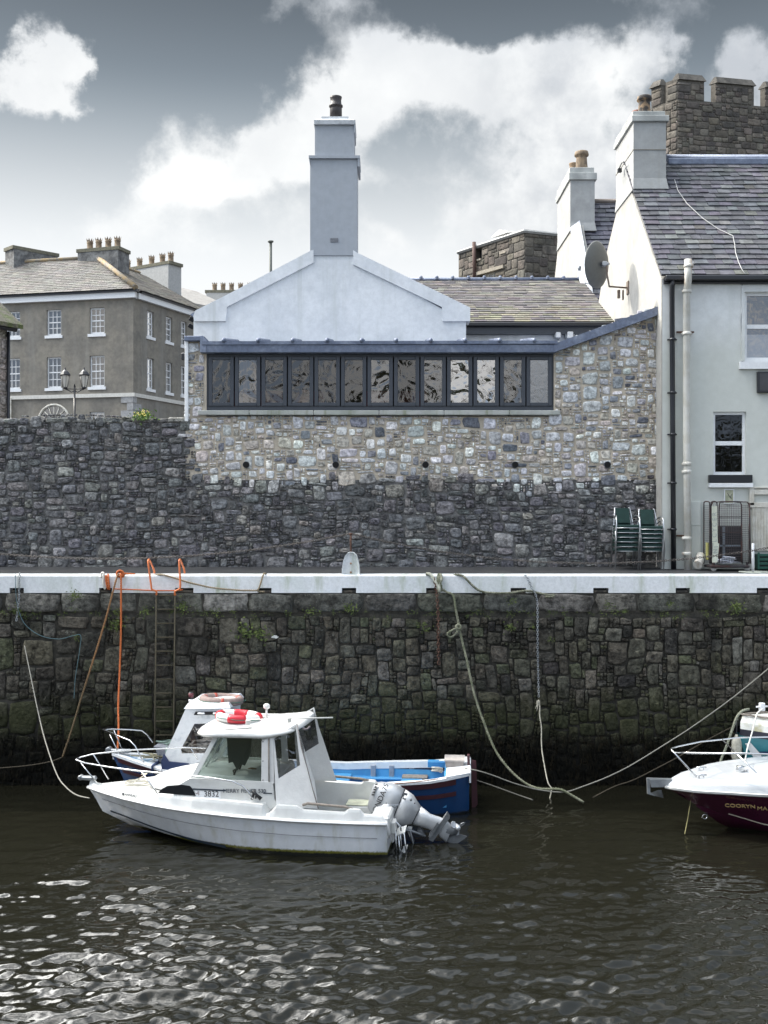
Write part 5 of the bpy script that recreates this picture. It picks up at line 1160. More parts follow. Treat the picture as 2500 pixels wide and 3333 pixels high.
b = MB(); p0, p1 = LB(732,2375,.872), LB(820,2369,.868); b.tube([p0, p1], .012, 6); b.build('roof_grip', M('grip_grey', (.3,.3,.3), .5), cabin_roof, False)
# canvas enclosure of the cockpit front
cv = MB(); vv = .80
Ct = [LB(889,2400,.78), LB(965,2356,.74)]; Cb = [LB(900,2628,.90), LB(1042,2640,.90)]
Q = {k: LB(*p, v) for k, (p, v) in dict(a=((889,2400),.80), b=((966,2355),.76), c=((980,2430),.80), d=((1000,2500),.84), e=((1018,2570),.88), f=((1036,2632),.90), g=((900,2626),.90), h=((896,2560),.86)).items()}
wa, wb_, wc, wd = LB(893,2404,.80), LB(962,2362,.765), LB(977,2490,.83), LB(907,2534,.845)
for sg_ in (1, -1):
    m = lambda p: (p.x, p.y*sg_, p.z)
    cv.poly([m(Q['h']), m(wd), m(wc), m(Q['d']), m(Q['e']), m(Q['f']), m(Q['g'])], True)
    cv.quad(m(Q['a']), m(wa), m(wd), m(Q['h'])); cv.quad(m(Q['a']), m(Q['b']), m(wb_), m(wa)); cv.poly([m(Q['b']), m(Q['c']), m(Q['d']), m(wc), m(wb_)])
# canvas rear face
m2 = lambda p: (p.x+.40, -p.y, p.z)
cv.quad(Q['b'], Q['d'], m2(Q['d']), m2(Q['b'])) if False else None
r0, r1_ = Q['d'], Q['f']; cv.quad(r0, r1_, m2(r1_), m2(r0)); 
for f0, f1 in ((-1,-.75),(-.12,.12),(.75,1)):
    kx = lambda f: .20*(1-f); cv.quad((Q['b'].x+kx(f0), Q['b'].y*f0, Q['b'].z), (Q['b'].x+kx(f1), Q['b'].y*f1, Q['b'].z), (Q['d'].x+kx(f1), Q['d'].y*f1, Q['d'].z), (Q['d'].x+kx(f0), Q['d'].y*f0, Q['d'].z))
co_ = cv.build('canvas_cover', canvas, b1, False)
for sg_ in (1, -1):
    m = lambda p: (p.x, p.y*sg_, p.z); b = MB(); b.quad(m(wa), m(wb_), m(wc), m(wd)); b.build('vinyl_window', clearv, co_, False)
b = MB(); b.tube([(p.x-.004, p.y+.006, p.z) for p in (Q['b'], Q['c'], Q['d'], Q['e'], Q['f'])], .009, 5); b.build('zip', M('zip_grey', (.22,.2,.19), .8), co_, False)
# inside the wheelhouse
ins = MB(); xw = A.x; ins.box(xw-1.4, xw-.15, -.68, .68, .30, .36, .02); ins.box(xw-.55, xw-.05, -.66, .55, .75, 1.12, .05); ins.box(xw-1.25, xw-.85, .05, .50, .36, .95, .08); ins.box(xw-1.32, xw-1.20, .05, .50, .9, 1.35, .05); ins.box(xw-1.25, xw-.85, -.55, -.12, .36, .95, .08)
ins.build('helm_and_seats', M('interior_white', (.50,.51,.46), .6, mott=.1), b1, False)
b = MB(); b.torus((xw-.62, .28, 1.16), .17, .016, Euler((0, R(68), 0)).to_matrix(), 20, 6); b.tube([(xw-.62,.13,1.2),(xw-.55,.28,1.16),(xw-.62,.43,1.12)], .014, 5); b.build('steering_wheel', blackplas, b1, False)
b = MB(); b.prism([(xw-.50,.50,1.76), (xw-.92,.48,1.76), (xw-.90,.48,1.50), (xw-.80,.48,1.30), (xw-.74,.50,1.33), (xw-.68,.50,1.22), (xw-.60,.50,1.36), (xw-.53,.50,1.34)], (0,-.05,0)); b.build('hanging_jacket', M('dark_green_cloth', (.05,.065,.065), .9, bump=.5, bscale=9), b1, False)
b = MB(); b.torus((xw-.82,.0,1.02), .13, .03, Euler((R(70),0,0)).to_matrix(), 16, 6); b.build('brown_coat', M('brown_leather', (.16,.09,.06), .7), b1, False)
# hand rails on the coamings
for sg_ in (1, -1):
    b = MB(); y = .93*sg_; b.tube([(1.38, y, .80), (1.30, y, .83), (.70, y, .795), (.56, y, .765)], .022, 7); b.build('grab_rail', wood_g, b1, False)
# pulpit
pul = MB(); bb_ = lambda x: max(itp(x/L1, BR)-.09, .03)
def rp(px, py, side):
    v = .4*side
    for _ in range(6): p = LB(px, py, v); v = bb_(p.x)*side
    return LB(px, py, v)
near = [rp(*p, 1) for p in ((277,2484),(350,2496),(447,2509),(592,2522),(690,2532),(754,2542),(790,2558),(810,2580),(823,2601))]
farr = [rp(*p, -1) for p in ((302,2455),(411,2442),(512,2437),(592,2433),(671,2435))]
tip = LB(251,2469,0)
pul.tube(farr[::-1]+[tip+Vector((-.02,-.10,.0)), tip, tip+Vector((-.02,.10,0))]+near, .0135, 7)
for a, c, s in (((262,2482),(320,2553),1), ((461,2511),(514,2585),1), ((304,2455),(353,2536),-1), ((621,2435),(644,2472),-1)):
    pul.tube([rp(*a, s), rp(*c, s)], .0115, 6)
pul.build('pulpit_rail', steel, b1, False)
b = MB(); b.box(5.22, 5.52, -.05, .05, .86, .93, .02); b.lathe([(.03,-.05),(.045,-.04),(.03,0),(.045,.04),(.03,.05)], (5.50, 0, .90), 12, 'Y'); b.build('bow_roller', galv, b1, False)
b = MB(); c = rp(343,2573,1); 
for dx_ in (-.05,.05): b.tube([c+Vector((dx_,.05,0)), c+Vector((dx_,.05,.04))], .01, 5)
b.tube([c+Vector((-.11,.05,.045)), c+Vector((.11,.05,.045))], .011, 6); b.build('cleat', steel, b1, False)
b = MB(); c = LB(447,2555,.25); b.tube([c+Vector((.25*math.cos(a)*(1-.02*a), .13*math.sin(a), .012+.004*a)) for a in [k*.4 for k in range(36)]]+[c+Vector((-.1,-.2,.15)), c+Vector((.05,-.35,.1))], .010, 5)
tag(b.build('coiled_line', M('pale_rope', (.45,.42,.34), .9, mott=.2), b1, False))
# rod holder
b = MB(); p0, p1 = LB(822,2574,v0+.09), LB(850,2601,v0+.09); b.tube([p0, (p0+p1)/2, p1], [.035,.022,.035], 8); b.tube([(p0+p1)/2, LB(832,2597,v0+.02)], .02, 6); b.tube([LB(826,2583,v0+.07), LB(820,2601,v0+.05)], .024, 6); b.build('rod_holder', blackplas, b1, False)
# lettering and stripes
stp = M('stripe_ink', (.02,.03,.045), .5)
b = MB(); 
for (a, c, th) in (((628,2566),(735,2571),.022), ((857,2580),(886,2581),.016)):
    p0, p1 = LB(*a, v0+.004), LB(*c, v0+.004); b.prism([p0, p1, p1+Vector((0,0,-th)), p0+Vector((0,0,-th))], (0,.004,0))
b.build('side_stripe', stp, b1, False)
def btext(s, px, py, size, mat, v, tilt=0.0, sx=1.0, par=b1, fr=LB, name='lettering'):
    p = fr(px, py, v); o = text(s, size, mat, par, (0,0,0), extr=.002, name=name, sx=sx)
    Mt = Matrix(((-1,0,0),(0,0,1),(0,1,0))).to_4x4()         # text faces +y, reads towards the stern
    o.matrix_local = Matrix.Translation(p) @ Matrix.Rotation(tilt, 4, 'Y') @ Mt @ Matrix.Diagonal((sx,1,1,1)); return o
ink = M('black_ink', (.01,.01,.012), .5)
btext('MERRY FISHER 530', 796, 2575, .088, stp, v0+.006, R(1.5), 1.0)
b = MB(); p = [LB(*q_, v0+.003) for q_ in ((636,2574),(718,2576),(718,2600),(636,2597))]; b.prism(p, (0,.003,0)); pl = b.build('number_plate', M('plate_white', (.72,.73,.74), .4), b1, False)
btext('3832', 688, 2585, .135, ink, v0+.008, R(1), .95)
b = MB(); pc_ = LB(644,2582,v0+.008)
for k in range(3):
    a = R(90+120*k); b.tube([pc_, pc_+Vector((.022*math.cos(a), 0, .022*math.sin(a))), pc_+Vector((.036*math.cos(a+.7), 0, .036*math.sin(a+.7)))], .006, 5)
b.build('three_legged_badge', M('badge_red_grey', (.25,.18,.18), .6), b1, False)
pj = rp(418,2588,1); jn = Vector((pj.x, bb_(pj.x)+.098, pj.z-.05))
o = btext('JEANNEAU', 418, 2588, .065, stp, jn.y, R(2)); o.matrix_local = Matrix.Translation((LB(421,2588,.52).x, .0, 0)) @ o.matrix_local if False else o.matrix_local
def place_on_side(o, px, py, off=.012, drop=0.0, fr=LB, L=L1, br=BR, bscale=1.0):
    """lay lettering on the curved side: finds where the view ray meets the hull side and turns with the plan curve"""
    v = .6
    for _ in range(12): p = fr(px, py, v); v = itp(min(max(p.x/L, 0), 1), br)*bscale+off
    p = fr(px, py, v); e = .12; s = (itp((p.x+e)/L, br)-itp((p.x-e)/L, br))/(2*e)*bscale
    an = math.atan(s); Mt = Matrix(((-1,0,0),(0,0,1),(0,1,0))).to_4x4()
    o.matrix_local = Matrix.Translation((p.x, p.y, p.z)) @ Matrix.Rotation(an, 4, 'Z') @ Mt
place_on_side(o, 422, 2588, .004)
b = MB()
for k in range(8): a = PI/4*k; b.tube([(math.cos(a)*.008, math.sin(a)*.008, 0), (math.cos(a)*.03, math.sin(a)*.03, 0)], .005, 4)
o = b.build('star_emblem', stp, b1, False); place_on_side(o, 400, 2585, .004)
# engine
eng = MB(); st_e = [((1214,2556),(1200,2606),.07),((1224,2549),(1197,2624),.14),((1240,2546),(1206,2642),.19),((1280,2552),(1236,2668),.225),((1316,2570),(1270,2682),.225)]
def ering(t_, b_, w, n=20, off=0.0):
    a, c = LB(*t_, 0), LB(*b_, 0); m = (a+c)/2; h = (a-c)/2; out = []
    for k in range(n):
        u = 2*PI*k/n; cc, ss = math.cos(u), math.sin(u); q = (abs(cc)**3.2+abs(ss)**3.2)**(-1/3.2)
        out.append(m+h*cc*q*(1+off)+Vector((0, w*(1+off)*ss*q, 0)))
    return out
eng.loft([ering(*s) for s in st_e])
en = eng.build('outboard_engine', silver, b1, False)
b = MB(); b.loft([ering(*s) for s in (((1318,2571),(1272,2683),.225),((1345,2590),(1306,2685),.20),((1368,2624),(1341,2680),.13))]); b.build('lower_cowl', silver, en, False)
b = MB(); b.loft([ering(*s, 14) for s in (((1369,2625),(1342,2680),.125),((1400,2650),(1384,2694),.085),((1432,2660),(1416,2706),.06),((1452,2668),(1430,2722),.055),((1474,2690),(1452,2742),.05))]); b.build('drive_leg', silver, en, False)
b = MB(); b.loft([ering((1317,2570),(1270,2683),.226,off=.008), ering((1319,2571.5),(1272,2684),.226,off=.008)], cap0=False, cap1=False); b.loft([ering((1367,2624),(1340,2681),.132,off=.01), ering((1369,2625),(1342,2682),.132,off=.01)], cap0=False, cap1=False); b.build('cowl_seam', blackplas, en, False)
b = MB(); q = [LB(*p, .0) for p in ((1455,2644),(1464,2660),(1410,2735),(1396,2728))]; b.prism([(p.x, .09, p.z) for p in q], (0,-.18,0)); q = [LB(*p, 0) for p in ((1424,2672),(1432,2677),(1404,2722),(1396,2717))]; b.prism([(p.x, .11, p.z) for p in q], (0,-.22,0)); b.build('cavitation_plate', darksil, en, False)
b = MB(); q = [LB(*p, 0) for p in ((1452,2700),(1520,2722),(1512,2730),(1484,2748),(1450,2738))]; b.prism([(p.x, .012, p.z) for p in q], (0,-.024,0)); b.loft([ering((1440,2680),(1422,2715),.05,10), ering((1480,2690),(1466,2722),.055,10), ering((1495,2697),(1486,2718),.03,10)]); b.build('gearcase', darksil, en, False)
# propeller
hub = LB(1482,2690,0)+Vector((-.03,.02,0)); axd = (LB(1500,2698,0)-LB(1450,2675,0)).normalized(); Q_ = Vector((axd.x*.5, .80, axd.z*.5)).to_track_quat('Z','Y').to_matrix()
b = MB(); b.lathe([(.035,-.06),(.045,0),(.04,.06),(.02,.08)], hub, 12, 'Z', True, Q_.to_4x4()); 
for k in range(3):
    a0 = R(20+120*k); pts = []
    for (r, w) in ((.03,-.03),(.09,-.055),(.14,-.035),(.155,.02),(.13,.06),(.08,.06),(.03,.03)): 
        a = a0+w/r*.85 if r > .05 else a0+w*8; pts.append(hub+Q_ @ Vector((r*math.cos(a), r*math.sin(a), w*.5)))
    nrm = (Q_ @ Vector((0,0,.006))); b.prism(pts, nrm)
b.build('propeller', M('propeller_grey', (.50,.52,.55), .4, .4), en, False)
# engine clamp bracket and hydraulic arms
b = MB(); b.box(-.16, -.03, -.16, .16, .10, .55, .02); q0, q1 = LB(1300,2690,.12), LB(1385,2722,.10); b.tube([q0, q1], .025, 7); b.tube([LB(1300,2690,-.1), LB(1385,2722,-.08)], .025, 7); b.tube([LB(1296,2710,.05), LB(1330,2700,.05), LB(1345,2740,.08)], .03, 7); b.tube([LB(1290,2700,.14), LB(1335,2704,.16), LB(1345,2745,.15), LB(1340,2775,.14)], .018, 6)
b.prism([LB(1372,2700,.06), LB(1382,2722,.06), LB(1368,2722,.06), LB(1358,2702,.06)], (0,-.12,0)); b.build('tilt_bracket', darksil, en, False)
b = MB(); b.prism([LB(1328,2690,.10), LB(1342,2692,.10), LB(1334,2725,.10), LB(1324,2700,.10)], (0,-.02,0)); b.build('anode_plate', M('anode_white', (.6,.6,.58), .6), en, False)
# engine markings
def etext(s, px, py, size, ang, v=.226, mat=ink):
    p = LB(px, py, v); o = text(s, size, mat, en, (0,0,0), extr=.004)
    Mt = Matrix(((-1,0,0),(0,0,1),(0,1,0))).to_4x4()
    o.matrix_local = Matrix.Translation(p) @ Matrix.Rotation(ang, 4, 'Y') @ Mt; return o
etext('HONDA', 1231, 2618, .13, R(66), .226); etext('75', 1255, 2562, .12, R(68), .215)
b = MB(); q = [LB(*p, .224) for p in ((1256,2612),(1259,2612),(1256,2640),(1262,2632),(1266,2650),(1267,2662),(1252,2642))]; b.prism(q, (0,.006,0)); b.build('wing_mark', M('mark_grey', (.12,.12,.13), .5), en, False)
b = MB(); q = [LB(*p, .205) for p in ((1313,2579),(1327,2583),(1325,2590),(1317,2588),(1314,2597),(1322,2600),(1320,2604),(1310,2600))]; b.prism(q, (0,.006,0)); c = LB(1338,2603,.19); b.lathe([(.022,0),(.022,.012),(0,.014)], c, 12, 'Y'); c = LB(1350,2614,.165); b.lathe([(.013,0),(.013,.012),(0,.014)], c, 10, 'Y'); b.build('latch_recess', M('recess_grey', (.10,.105,.11), .5), en, False)
b = MB()
for k in range(5): t = k/4; q0 = LB(1226-22*t*.55, 2553+33*t, .15+.03*t); b.box(q0.x-.02, q0.x+.02, q0.y-.02, q0.y+.03, q0.z-.008, q0.z+.008, .003)
b.build('air_grille', blackplas, en, False)
# stern ladder
lad = MB()
lad.tube([LB(1263,2688,.62), LB(1275,2676,.62), LB(1290,2676,.62), LB(1304,2690,.62), LB(1306,2705,.62)], .014, 7)
for (t_, b_) in (((1287,2690),(1292,2806)), ((1297,2720),(1305,2810)), ((1315,2710),(1325,2802))): lad.tube([LB(*t_, .62), LB(*b_, .62)], .0125, 6)
for (t_, b_) in (((1300,2690),(1310,2790)),): lad.tube([LB(*t_, .32), LB(*b_, .32)], .0125, 6)
lo_ = lad.build('boarding_ladder', steel, b1, False)
for (a, c) in (((1288,2722),(1318,2712)), ((1288,2790),(1322,2776))):
    b = MB(); q0, q1 = LB(*a, .62), LB(*c, .62); b.prism([q0, q1, q1+Vector((0,-.30,.03)), q0+Vector((0,-.30,.03))], (0,0,.018)); b.build('ladder_tread', gel, lo_, False)
b = MB(); b.box(-.10,-.02,.50,.74,.32,.52,.02); b.build('ladder_mount', gel, lo_, False)
b = MB(); c = Vector((.13,.80,.80)); b.tube([c, c+Vector((-.12,0,.02)), c+Vector((-.25,0,-.02))], .012, 5); b.tube([c+Vector((.05,.05,0)), c+Vector((-.3,.05,.03))], .012, 5); b.build('stern_cleat', steel, b1, False)
# things on the roof
def lifebuoy(name, label, c, Rr, rr, mbase, mpatch, fr, tilt, patches, group=None, sq=1.0, rope=True):
    t = thing(name, label, 'lifebuoy', fr.w(c), fr.a); T = Euler(tilt).to_matrix()
    def arc(a0, a1, r, k=1.0):
        n = max(2, int((a1-a0)/.13)); return [T @ Vector((Rr*k*math.cos(a0+(a1-a0)*i/n), Rr*k*math.sin(a0+(a1-a0)*i/n), 0)) for i in range(n+1)], r
    b = MB(); b.torus((0,0,0), Rr, rr, T, 44, 12); b.build('ring', mbase, t, False)
    for (a0, a1) in patches:
        b = MB(); p, r = arc(R(a0), R(a1), rr*1.025); b.tube(p, r, 12); b.build('band', mpatch, t, False)
    if rope:
        b = MB(); pts = [T @ Vector(((Rr+rr*1.15+.02*math.sin(8*a))*math.cos(a), (Rr+rr*1.15+.02*math.sin(8*a))*math.sin(a), .0)) for a in [2*PI*k/48 for k in range(48)]]; b.tube(pts, .006, 4, True); b.build('grab_line', M('green_twine', (.03,.12,.09), .8), t, False)
    return t
c = LB(778,2338,.15); c.z = zlow+.22
lifebuoy('lifebuoy', 'red and white lifebuoy lying on the roof of the white cabin cruiser', c, .335, .072, M('buoy_white', (.68,.68,.66), .45), redp, F1, (R(3), R(-4), 0), [(-15,32),(75,122),(165,212),(255,302)])
b = MB(); c = LB(868,2330,.05); z0 = zlow+.19; q = lambda dx_, dy_, dz_: F1.w(Vector((c.x+dx_, c.y+dy_, z0+dz_)))
b.tube([q(0,0,-.02), q(.0,0,.16)], .018, 8); b.lathe([(.03,0),(.055,.02),(.055,.07),(.03,.09),(0,.09)], q(0,0,.15), 12); b.tube([q(0,0,.02), q(-.04,0,.05), q(-.07,0,.04)], .012, 5); tag(b.build('navigation_light', gel), 'small white navigation light on a stub mast on the white cruiser\'s roof', 'lamp')
b = MB(); b.tube([F1.w(LB(815,2342,.70)), F1.w(LB(1084,2336,.72))], [.007,.013], 6); p = F1.w(LB(942,2342,.72)); b.box(p.x-.03, p.x+.03, p.y-.02, p.y+.03, p.z-.05, p.z+.03, .004); p = F1.w(LB(808,2348,.68)); b.box(p.x-.04, p.x+.04, p.y-.03, p.y+.03, p.z-.06, p.z+.03, .01)
tag(b.build('aerial', M('aerial_white', (.66,.65,.60), .5)), 'long thin whip aerial folded back over the white cruiser\'s roof', 'aerial')

# ---------------------------------------------------------------- blue fishing boat with white wheelhouse
F2 = Frame((1.60, 20.22), 4.5); L2 = 6.86; LC = F2
b2 = thing('fishing_boat', 'open blue fishing boat with a small white wheelhouse and maroon strakes, behind the white cruiser', 'boat', F2.S, F2.a)
BR2 = [(0,.62),(.05,.76),(.12,.86),(.3,.97),(.55,.98),(.7,.88),(.82,.64),(.92,.34),(1,.02)]
BC2 = [(0,.34),(.08,.62),(.3,.78),(.55,.76),(.7,.58),(.82,.34),(.92,.14),(1,.01)]
ZR2 = [(0,.74),(.1,.64),(.35,.54),(.6,.58),(.85,.72),(1,.86)]
ZC2 = [(0,-.02),(.6,-.06),(1,.18)]; ZK2 = [(0,-.3),(.8,-.3),(1,0)]
bluep = hullmat('blue_hull_paint', (.010,.050,.15), .0, scum=(.02,.03,.05), streak=(.01,.035,.10), streaks=(4,1))
b = MB(); rt2 = hull(b, L2, 6.55, 6.1, BR2, BC2, ZR2, ZC2, ZK2, flare=.02); b.build('hull', bluep, b2, False)
maroon = M('maroon_strake', (.055,.016,.022), .5, mott=.15)
def side2(t, f, out=.0):
    b_, c_, r_, z_ = itp(t, BR2), itp(t, BC2), itp(t, ZR2), itp(t, ZC2); return (L2*t+(6.55-L2)*t*f, b_+(c_-b_)*f+.02*(1-t)*(1-abs(2*f-1))+out, r_+(z_-r_)*f)
for f0, f1 in ((.03,.17), (.36,.47)):
    b = MB()
    for sg_ in (1, -1):
        ids = []
        for k in range(31):
            t = .035+.95*k/30; ids.append([b.vert((p[0], p[1]*sg_, p[2])) for p in (side2(t, f0, .002), side2(t, f0, .03), side2(t, f1, .03), side2(t, f1, .002))])
        for a, c in zip(ids, ids[1:]):
            for i in range(3): b.face((a[i], a[i+1], c[i+1], c[i]))
        b.face(ids[0]); b.face(ids[-1])
    b.build('strake', maroon, b2, False)
wpaint = M('flaking_white_paint', (.68,.70,.72), .5, col2=(.50,.53,.56), scale=6, lo=.52, hi=.7, mott=.08)
b = MB()
for sg_ in (1, -1):
    ids = []
    for k in range(41):
        t = k/40; b_, r_ = itp(t, BR2), itp(t, ZR2); w_ = min(.12, b_*.9)
        ids.append([b.vert(p) for p in ((L2*t, (b_+.03)*sg_, r_-.01), (L2*t, (b_+.03)*sg_, r_+.035), (L2*t, (b_-w_)*sg_, r_+.035), (L2*t, (b_-w_)*sg_, r_-.09))])
    for a, c in zip(ids, ids[1:]):
        for i in range(3): b.face((a[i], a[i+1], c[i+1], c[i]))
b.prism([(-.02, .66, .775), (-.02, -.66, .775), (.42, -.80, .72), (.42, .80, .72)], (0,0,.02))
b.box(-.035, .0, -.64, .64, .60, .78, .005)
b.build('gunwale', wpaint, b2, False)
sky_b = M('light_blue_paint', (.07,.30,.56), .5, col2=(.05,.22,.45), scale=3, mott=.15)
b = MB(); fl = []
for k in range(21):
    t = .06+.6*k/20; fl.append((L2*t, itp(t, BR2)-.15))
for (x0_, y0_), (x1_, y1_) in zip(fl, fl[1:]):
    b.quad((x0_, -y0_, .14), (x1_, -y1_, .14), (x1_, y1_, .14), (x0_, y0_, .14))
    for sg_ in (1, -1): b.quad((x0_, y0_*sg_, .14), (x1_, y1_*sg_, .14), (x1_, (y1_+.04)*sg_, .50), (x0_, (y0_+.04)*sg_, .50))
b.box(.42, .46, -.50, .50, .14, .68); b.box(.9, 1.3, -.80, .80, .34, .38, .01); b.box(2.3, 2.7, -.84, .84, .34, .38, .01)
b.box(.42, 4.2, -.90, -.66, .30, .34, .01); b.build('inner_planking', sky_b, b2, False)
greyrib = M('grey_timber', (.25,.28,.33), .8, mott=.2)
for px in (1003,1215,1275,1340):
    b = MB(); p = LC(px, 2520, -.80); b.box(p.x-.05, p.x+.05, -.86, -.78, .2, .56, .01); b.build('rib', greyrib, b2, False)
b = MB(); b.box(.46, .80, -.80, -.60, .58, .69, .005); b.build('stern_panel', sky_b, b2, False)
b = MB(); b.box(.8, 1.3, -.74, -.5, .36, .41, .01); b.build('side_bench', wood_g, b2, False)
# wheelhouse
wh = MB(); wt = .62; zt_ = LC(690,2301,0).z; zb_ = .72
fr0, fr1 = LC(606,2305,.55), LC(527,2478,.60); bk = LC(735,2301,.55)
P4 = [(fr1.x, .64, zb_), (fr1.x-.33*1.0, .64, zb_), (bk.x, .64, zb_), (bk.x, .56, zt_), (fr0.x, .56, zt_)]
# side: solid frame round a raked window
def whp(px, py, v): p = LC(px, py, v); return p
win = [(588,2440),(633,2356),(716,2354),(716,2452),(592,2453)]
out_ = [(527,2478),(606,2303),(738,2303),(738,2500),(530,2500)]
for sg_ in (1, -1):
    ov_ = [LC(*p, .60) for p in out_]; iv_ = [LC(*p, .60) for p in win]
    ov_ = [(p.x, .60*sg_, p.z) for p in ov_]; iv_ = [(p.x, .60*sg_, p.z) for p in iv_]
    mp_ = [0,1,2,3,4]
    for i in range(5): j = (i+1) % 5; a_, b_, c_, d_ = ov_[(4,0,1,2,3)[i] if False else i], ov_[j], iv_[j], iv_[i]; wh.prism([a_, b_, c_, d_], (0, -.04*sg_, 0))
fx0, fz0 = LC(527,2478,.6).x, LC(527,2478,.6).z; fx1, fz1 = LC(606,2303,.6).x, LC(606,2303,.6).z
pt = lambda f, y: (fx0+(fx1-fx0)*f, y, fz0+(fz1-fz0)*f)
wh.quad(pt(0,-.6), pt(0,.6), pt(.22,.6), pt(.22,-.6)); wh.quad(pt(.84,-.6), pt(.84,.6), pt(1,.6), pt(1,-.6))
for a, c in ((-.6,-.52),(-.05,.05),(.52,.6)): wh.quad(pt(.22,a), pt(.22,c), pt(.84,c), pt(.84,a))
wh.loft([[(fx1+.04,.62,fz1-.02),(fx1+.04,-.62,fz1-.02),(bk.x-.1,-.62,fz1+.0),(bk.x-.1,.62,fz1+.0)],[(fx1-.02,.55,fz1+.07),(fx1-.02,-.55,fz1+.07),(bk.x-.05,-.55,fz1+.09),(bk.x-.05,.55,fz1+.09)]], smooth=False)
wo_ = wh.build('wheelhouse', wpaint, b2, False)
for sg_ in (1,-1): b = MB(); b.poly([(LC(*p,.60).x, .585*sg_, LC(*p,.60).z) for p in win]); b.build('side_window', glass('dirty_glass', .10, (.35,.30,.28), wav=.2), wo_, False)
b = MB(); b.quad(pt(.22,-.52), pt(.22,.52), pt(.84,.52), pt(.84,-.52)); b.build('front_window', M('dark_perspex', (.012,.013,.015), .12), wo_, False)
b = MB(); q = [LC(*p, .64) for p in ((631,2327),(637,2316),(722,2315),(731,2326))]; b.prism(q, (0,.012,0)); b.build('vent_slot', blackplas, wo_, False)
b = MB(); 
for px in (655, 705): p = LC(px, 2322, .66); b.box(p.x-.07, p.x+.07, .650, .675, p.z-.02, p.z+.015, .012)
b.build('vent_grip', wpaint, wo_, False)
b = MB(); q = [LC(*p, .625) for p in ((525,2478),(534,2452),(551,2478),(614,2484),(640,2512),(527,2512))]; b.prism(q, (0,.012,0)); b.box(LC(527,2480,0).x, LC(527,2480,0).x+.03, -.6, .6, .62, .80); b.build('navy_base', navy, b2, False)
b = MB(); b.tube([(2.95+.3*k/6, .45, 1.55-.06*math.sin(k)) for k in range(7)], .02, 5); b.prism([LC(*p,.4) for p in ((630,2365),(650,2460),(615,2460))], (0,.05,0)); b.build('hung_oilskin', M('pinkish_oilskin', (.30,.24,.24), .7, bump=.6, bscale=8), wo_, False)
# foredeck
b = MB(); fk = []
for k in range(17):
    t = .66+.335*k/16; fk.append((L2*t, itp(t, BR2)-.02, itp(t, ZR2)+.02))
for (x0_, y0_, z0_), (x1_, y1_, z1_) in zip(fk, fk[1:]): b.quad((x0_, -y0_, z0_), (x1_, -y1_, z1_), (x1_, y1_, z1_), (x0_, y0_, z0_))
b.build('foredeck', M('worn_blue_white_deck', (.55,.60,.64), .7, col2=(.16,.26,.38), scale=5, lo=.5, hi=.6, mott=.15), b2, False)
def rp2(px, py, side):
    v = .4*side
    for _ in range(6): p = LC(px, py, v); v = max(itp(min(p.x/L2, 1), BR2)-.06, .03)*side
    return LC(px, py, v)
b = MB(); b.tube([rp2(*p, -1) for p in ((498,2417),(480,2392),(461,2378),(420,2375),(367,2374))]+[LC(335,2375,0)]+[rp2(*p, 1) for p in ((422,2410),(440,2428),(480,2507))], .0145, 7)
b.tube([rp2(357,2390,1), rp2(396,2471,1)], .012, 6); b.tube([rp2(371,2377,-1), rp2(404,2455,-1)], .012, 6); b.build('pulpit_rail', steel, b2, False)
b = MB(); b.box(6.5, 6.98, -.05, .05, .90, .97, .02); b.lathe([(.04,-.06),(.06,-.05),(.035,0),(.06,.05),(.04,.06)], (6.93, 0, .95), 12, 'Y'); b.build('bow_roller', galv, b2, False)
b = MB(); b.box(-.015, .035, -.06, .06, .60, .98, .01); b.build('sternpost', maroon, b2, False)
b = MB(); b.prism([(-.04,.02,.88), (-.13,.02,.86), (-.16,.02,.05), (-.05,.02,-.1)], (0,-.04,0)); b.build('rudder', maroon, b2, False)
b = MB()
for k in range(7): b.tube([(.50+.02*math.sin(k*2), .52+.03*math.cos(k*3), .76+.012*k), (.56, .60, .80+.01*k), (.66+.02*math.cos(k), .55, .79+.01*k), (.60, .47, .77+.01*k), (.50+.02*math.sin(k*2), .52, .77+.01*k)], .016, 5)
b.build('rope_turns', M('grey_rope', (.33,.32,.29), .9, mott=.2), b2, False)
# things aboard
bx_ = MB(); p = F2.w(LC(1480,2490,-.05)); p.z = .74; T = Matrix.Translation(p) @ Matrix.Rotation(R(-4.5), 4, 'Z')
bx_.box(-.17, .17, -.13, .13, 0, .13, .01, T); w_o = thing('wooden_box', 'weathered wooden box with a sloping lid on the stern deck of the blue boat', 'box', p); bx_.build('body', M('grey_wood', (.27,.245,.225), .85, mott=.25), w_o)
b = MB(); b.prism([T @ Vector(q) for q in ((-.19,-.15,.12),(.19,-.15,.12),(.19,-.15,.145),(-.19,-.15,.145))], T.to_3x3() @ Vector((0,.30,.04))); b.build('lid', M('lid_wood', (.34,.31,.29), .85, mott=.2), w_o)
cr = thing('fish_bin', 'grey plastic fish bin draped with rope on the blue boat\'s foredeck', 'bin', F2.w((5.62,0,.78)), F2.a)
b = MB(); b.loft([[(-.27,-.20,0),(.27,-.20,0),(.27,.20,0),(-.27,.20,0)],[(-.33,-.25,.30),(.33,-.25,.30),(.33,.25,.30),(-.33,.25,.30)],[(-.31,-.23,.30),(.31,-.23,.30),(.31,.23,.30),(-.31,.23,.30)],[(-.25,-.18,.03),(.25,-.18,.03),(.25,.18,.03),(-.25,.18,.03)]], smooth=False)
for k in range(7): x = -.27+.09*k; b.box(x-.008, x+.008, .215+.0, .245, .03, .29)
b.box(-.35,.35,-.27,.27,.285,.31,.005); b.build('tub', M('grey_plastic', (.20,.21,.24), .6, mott=.15), cr, False)
b = MB(); r_ = random.Random(6)
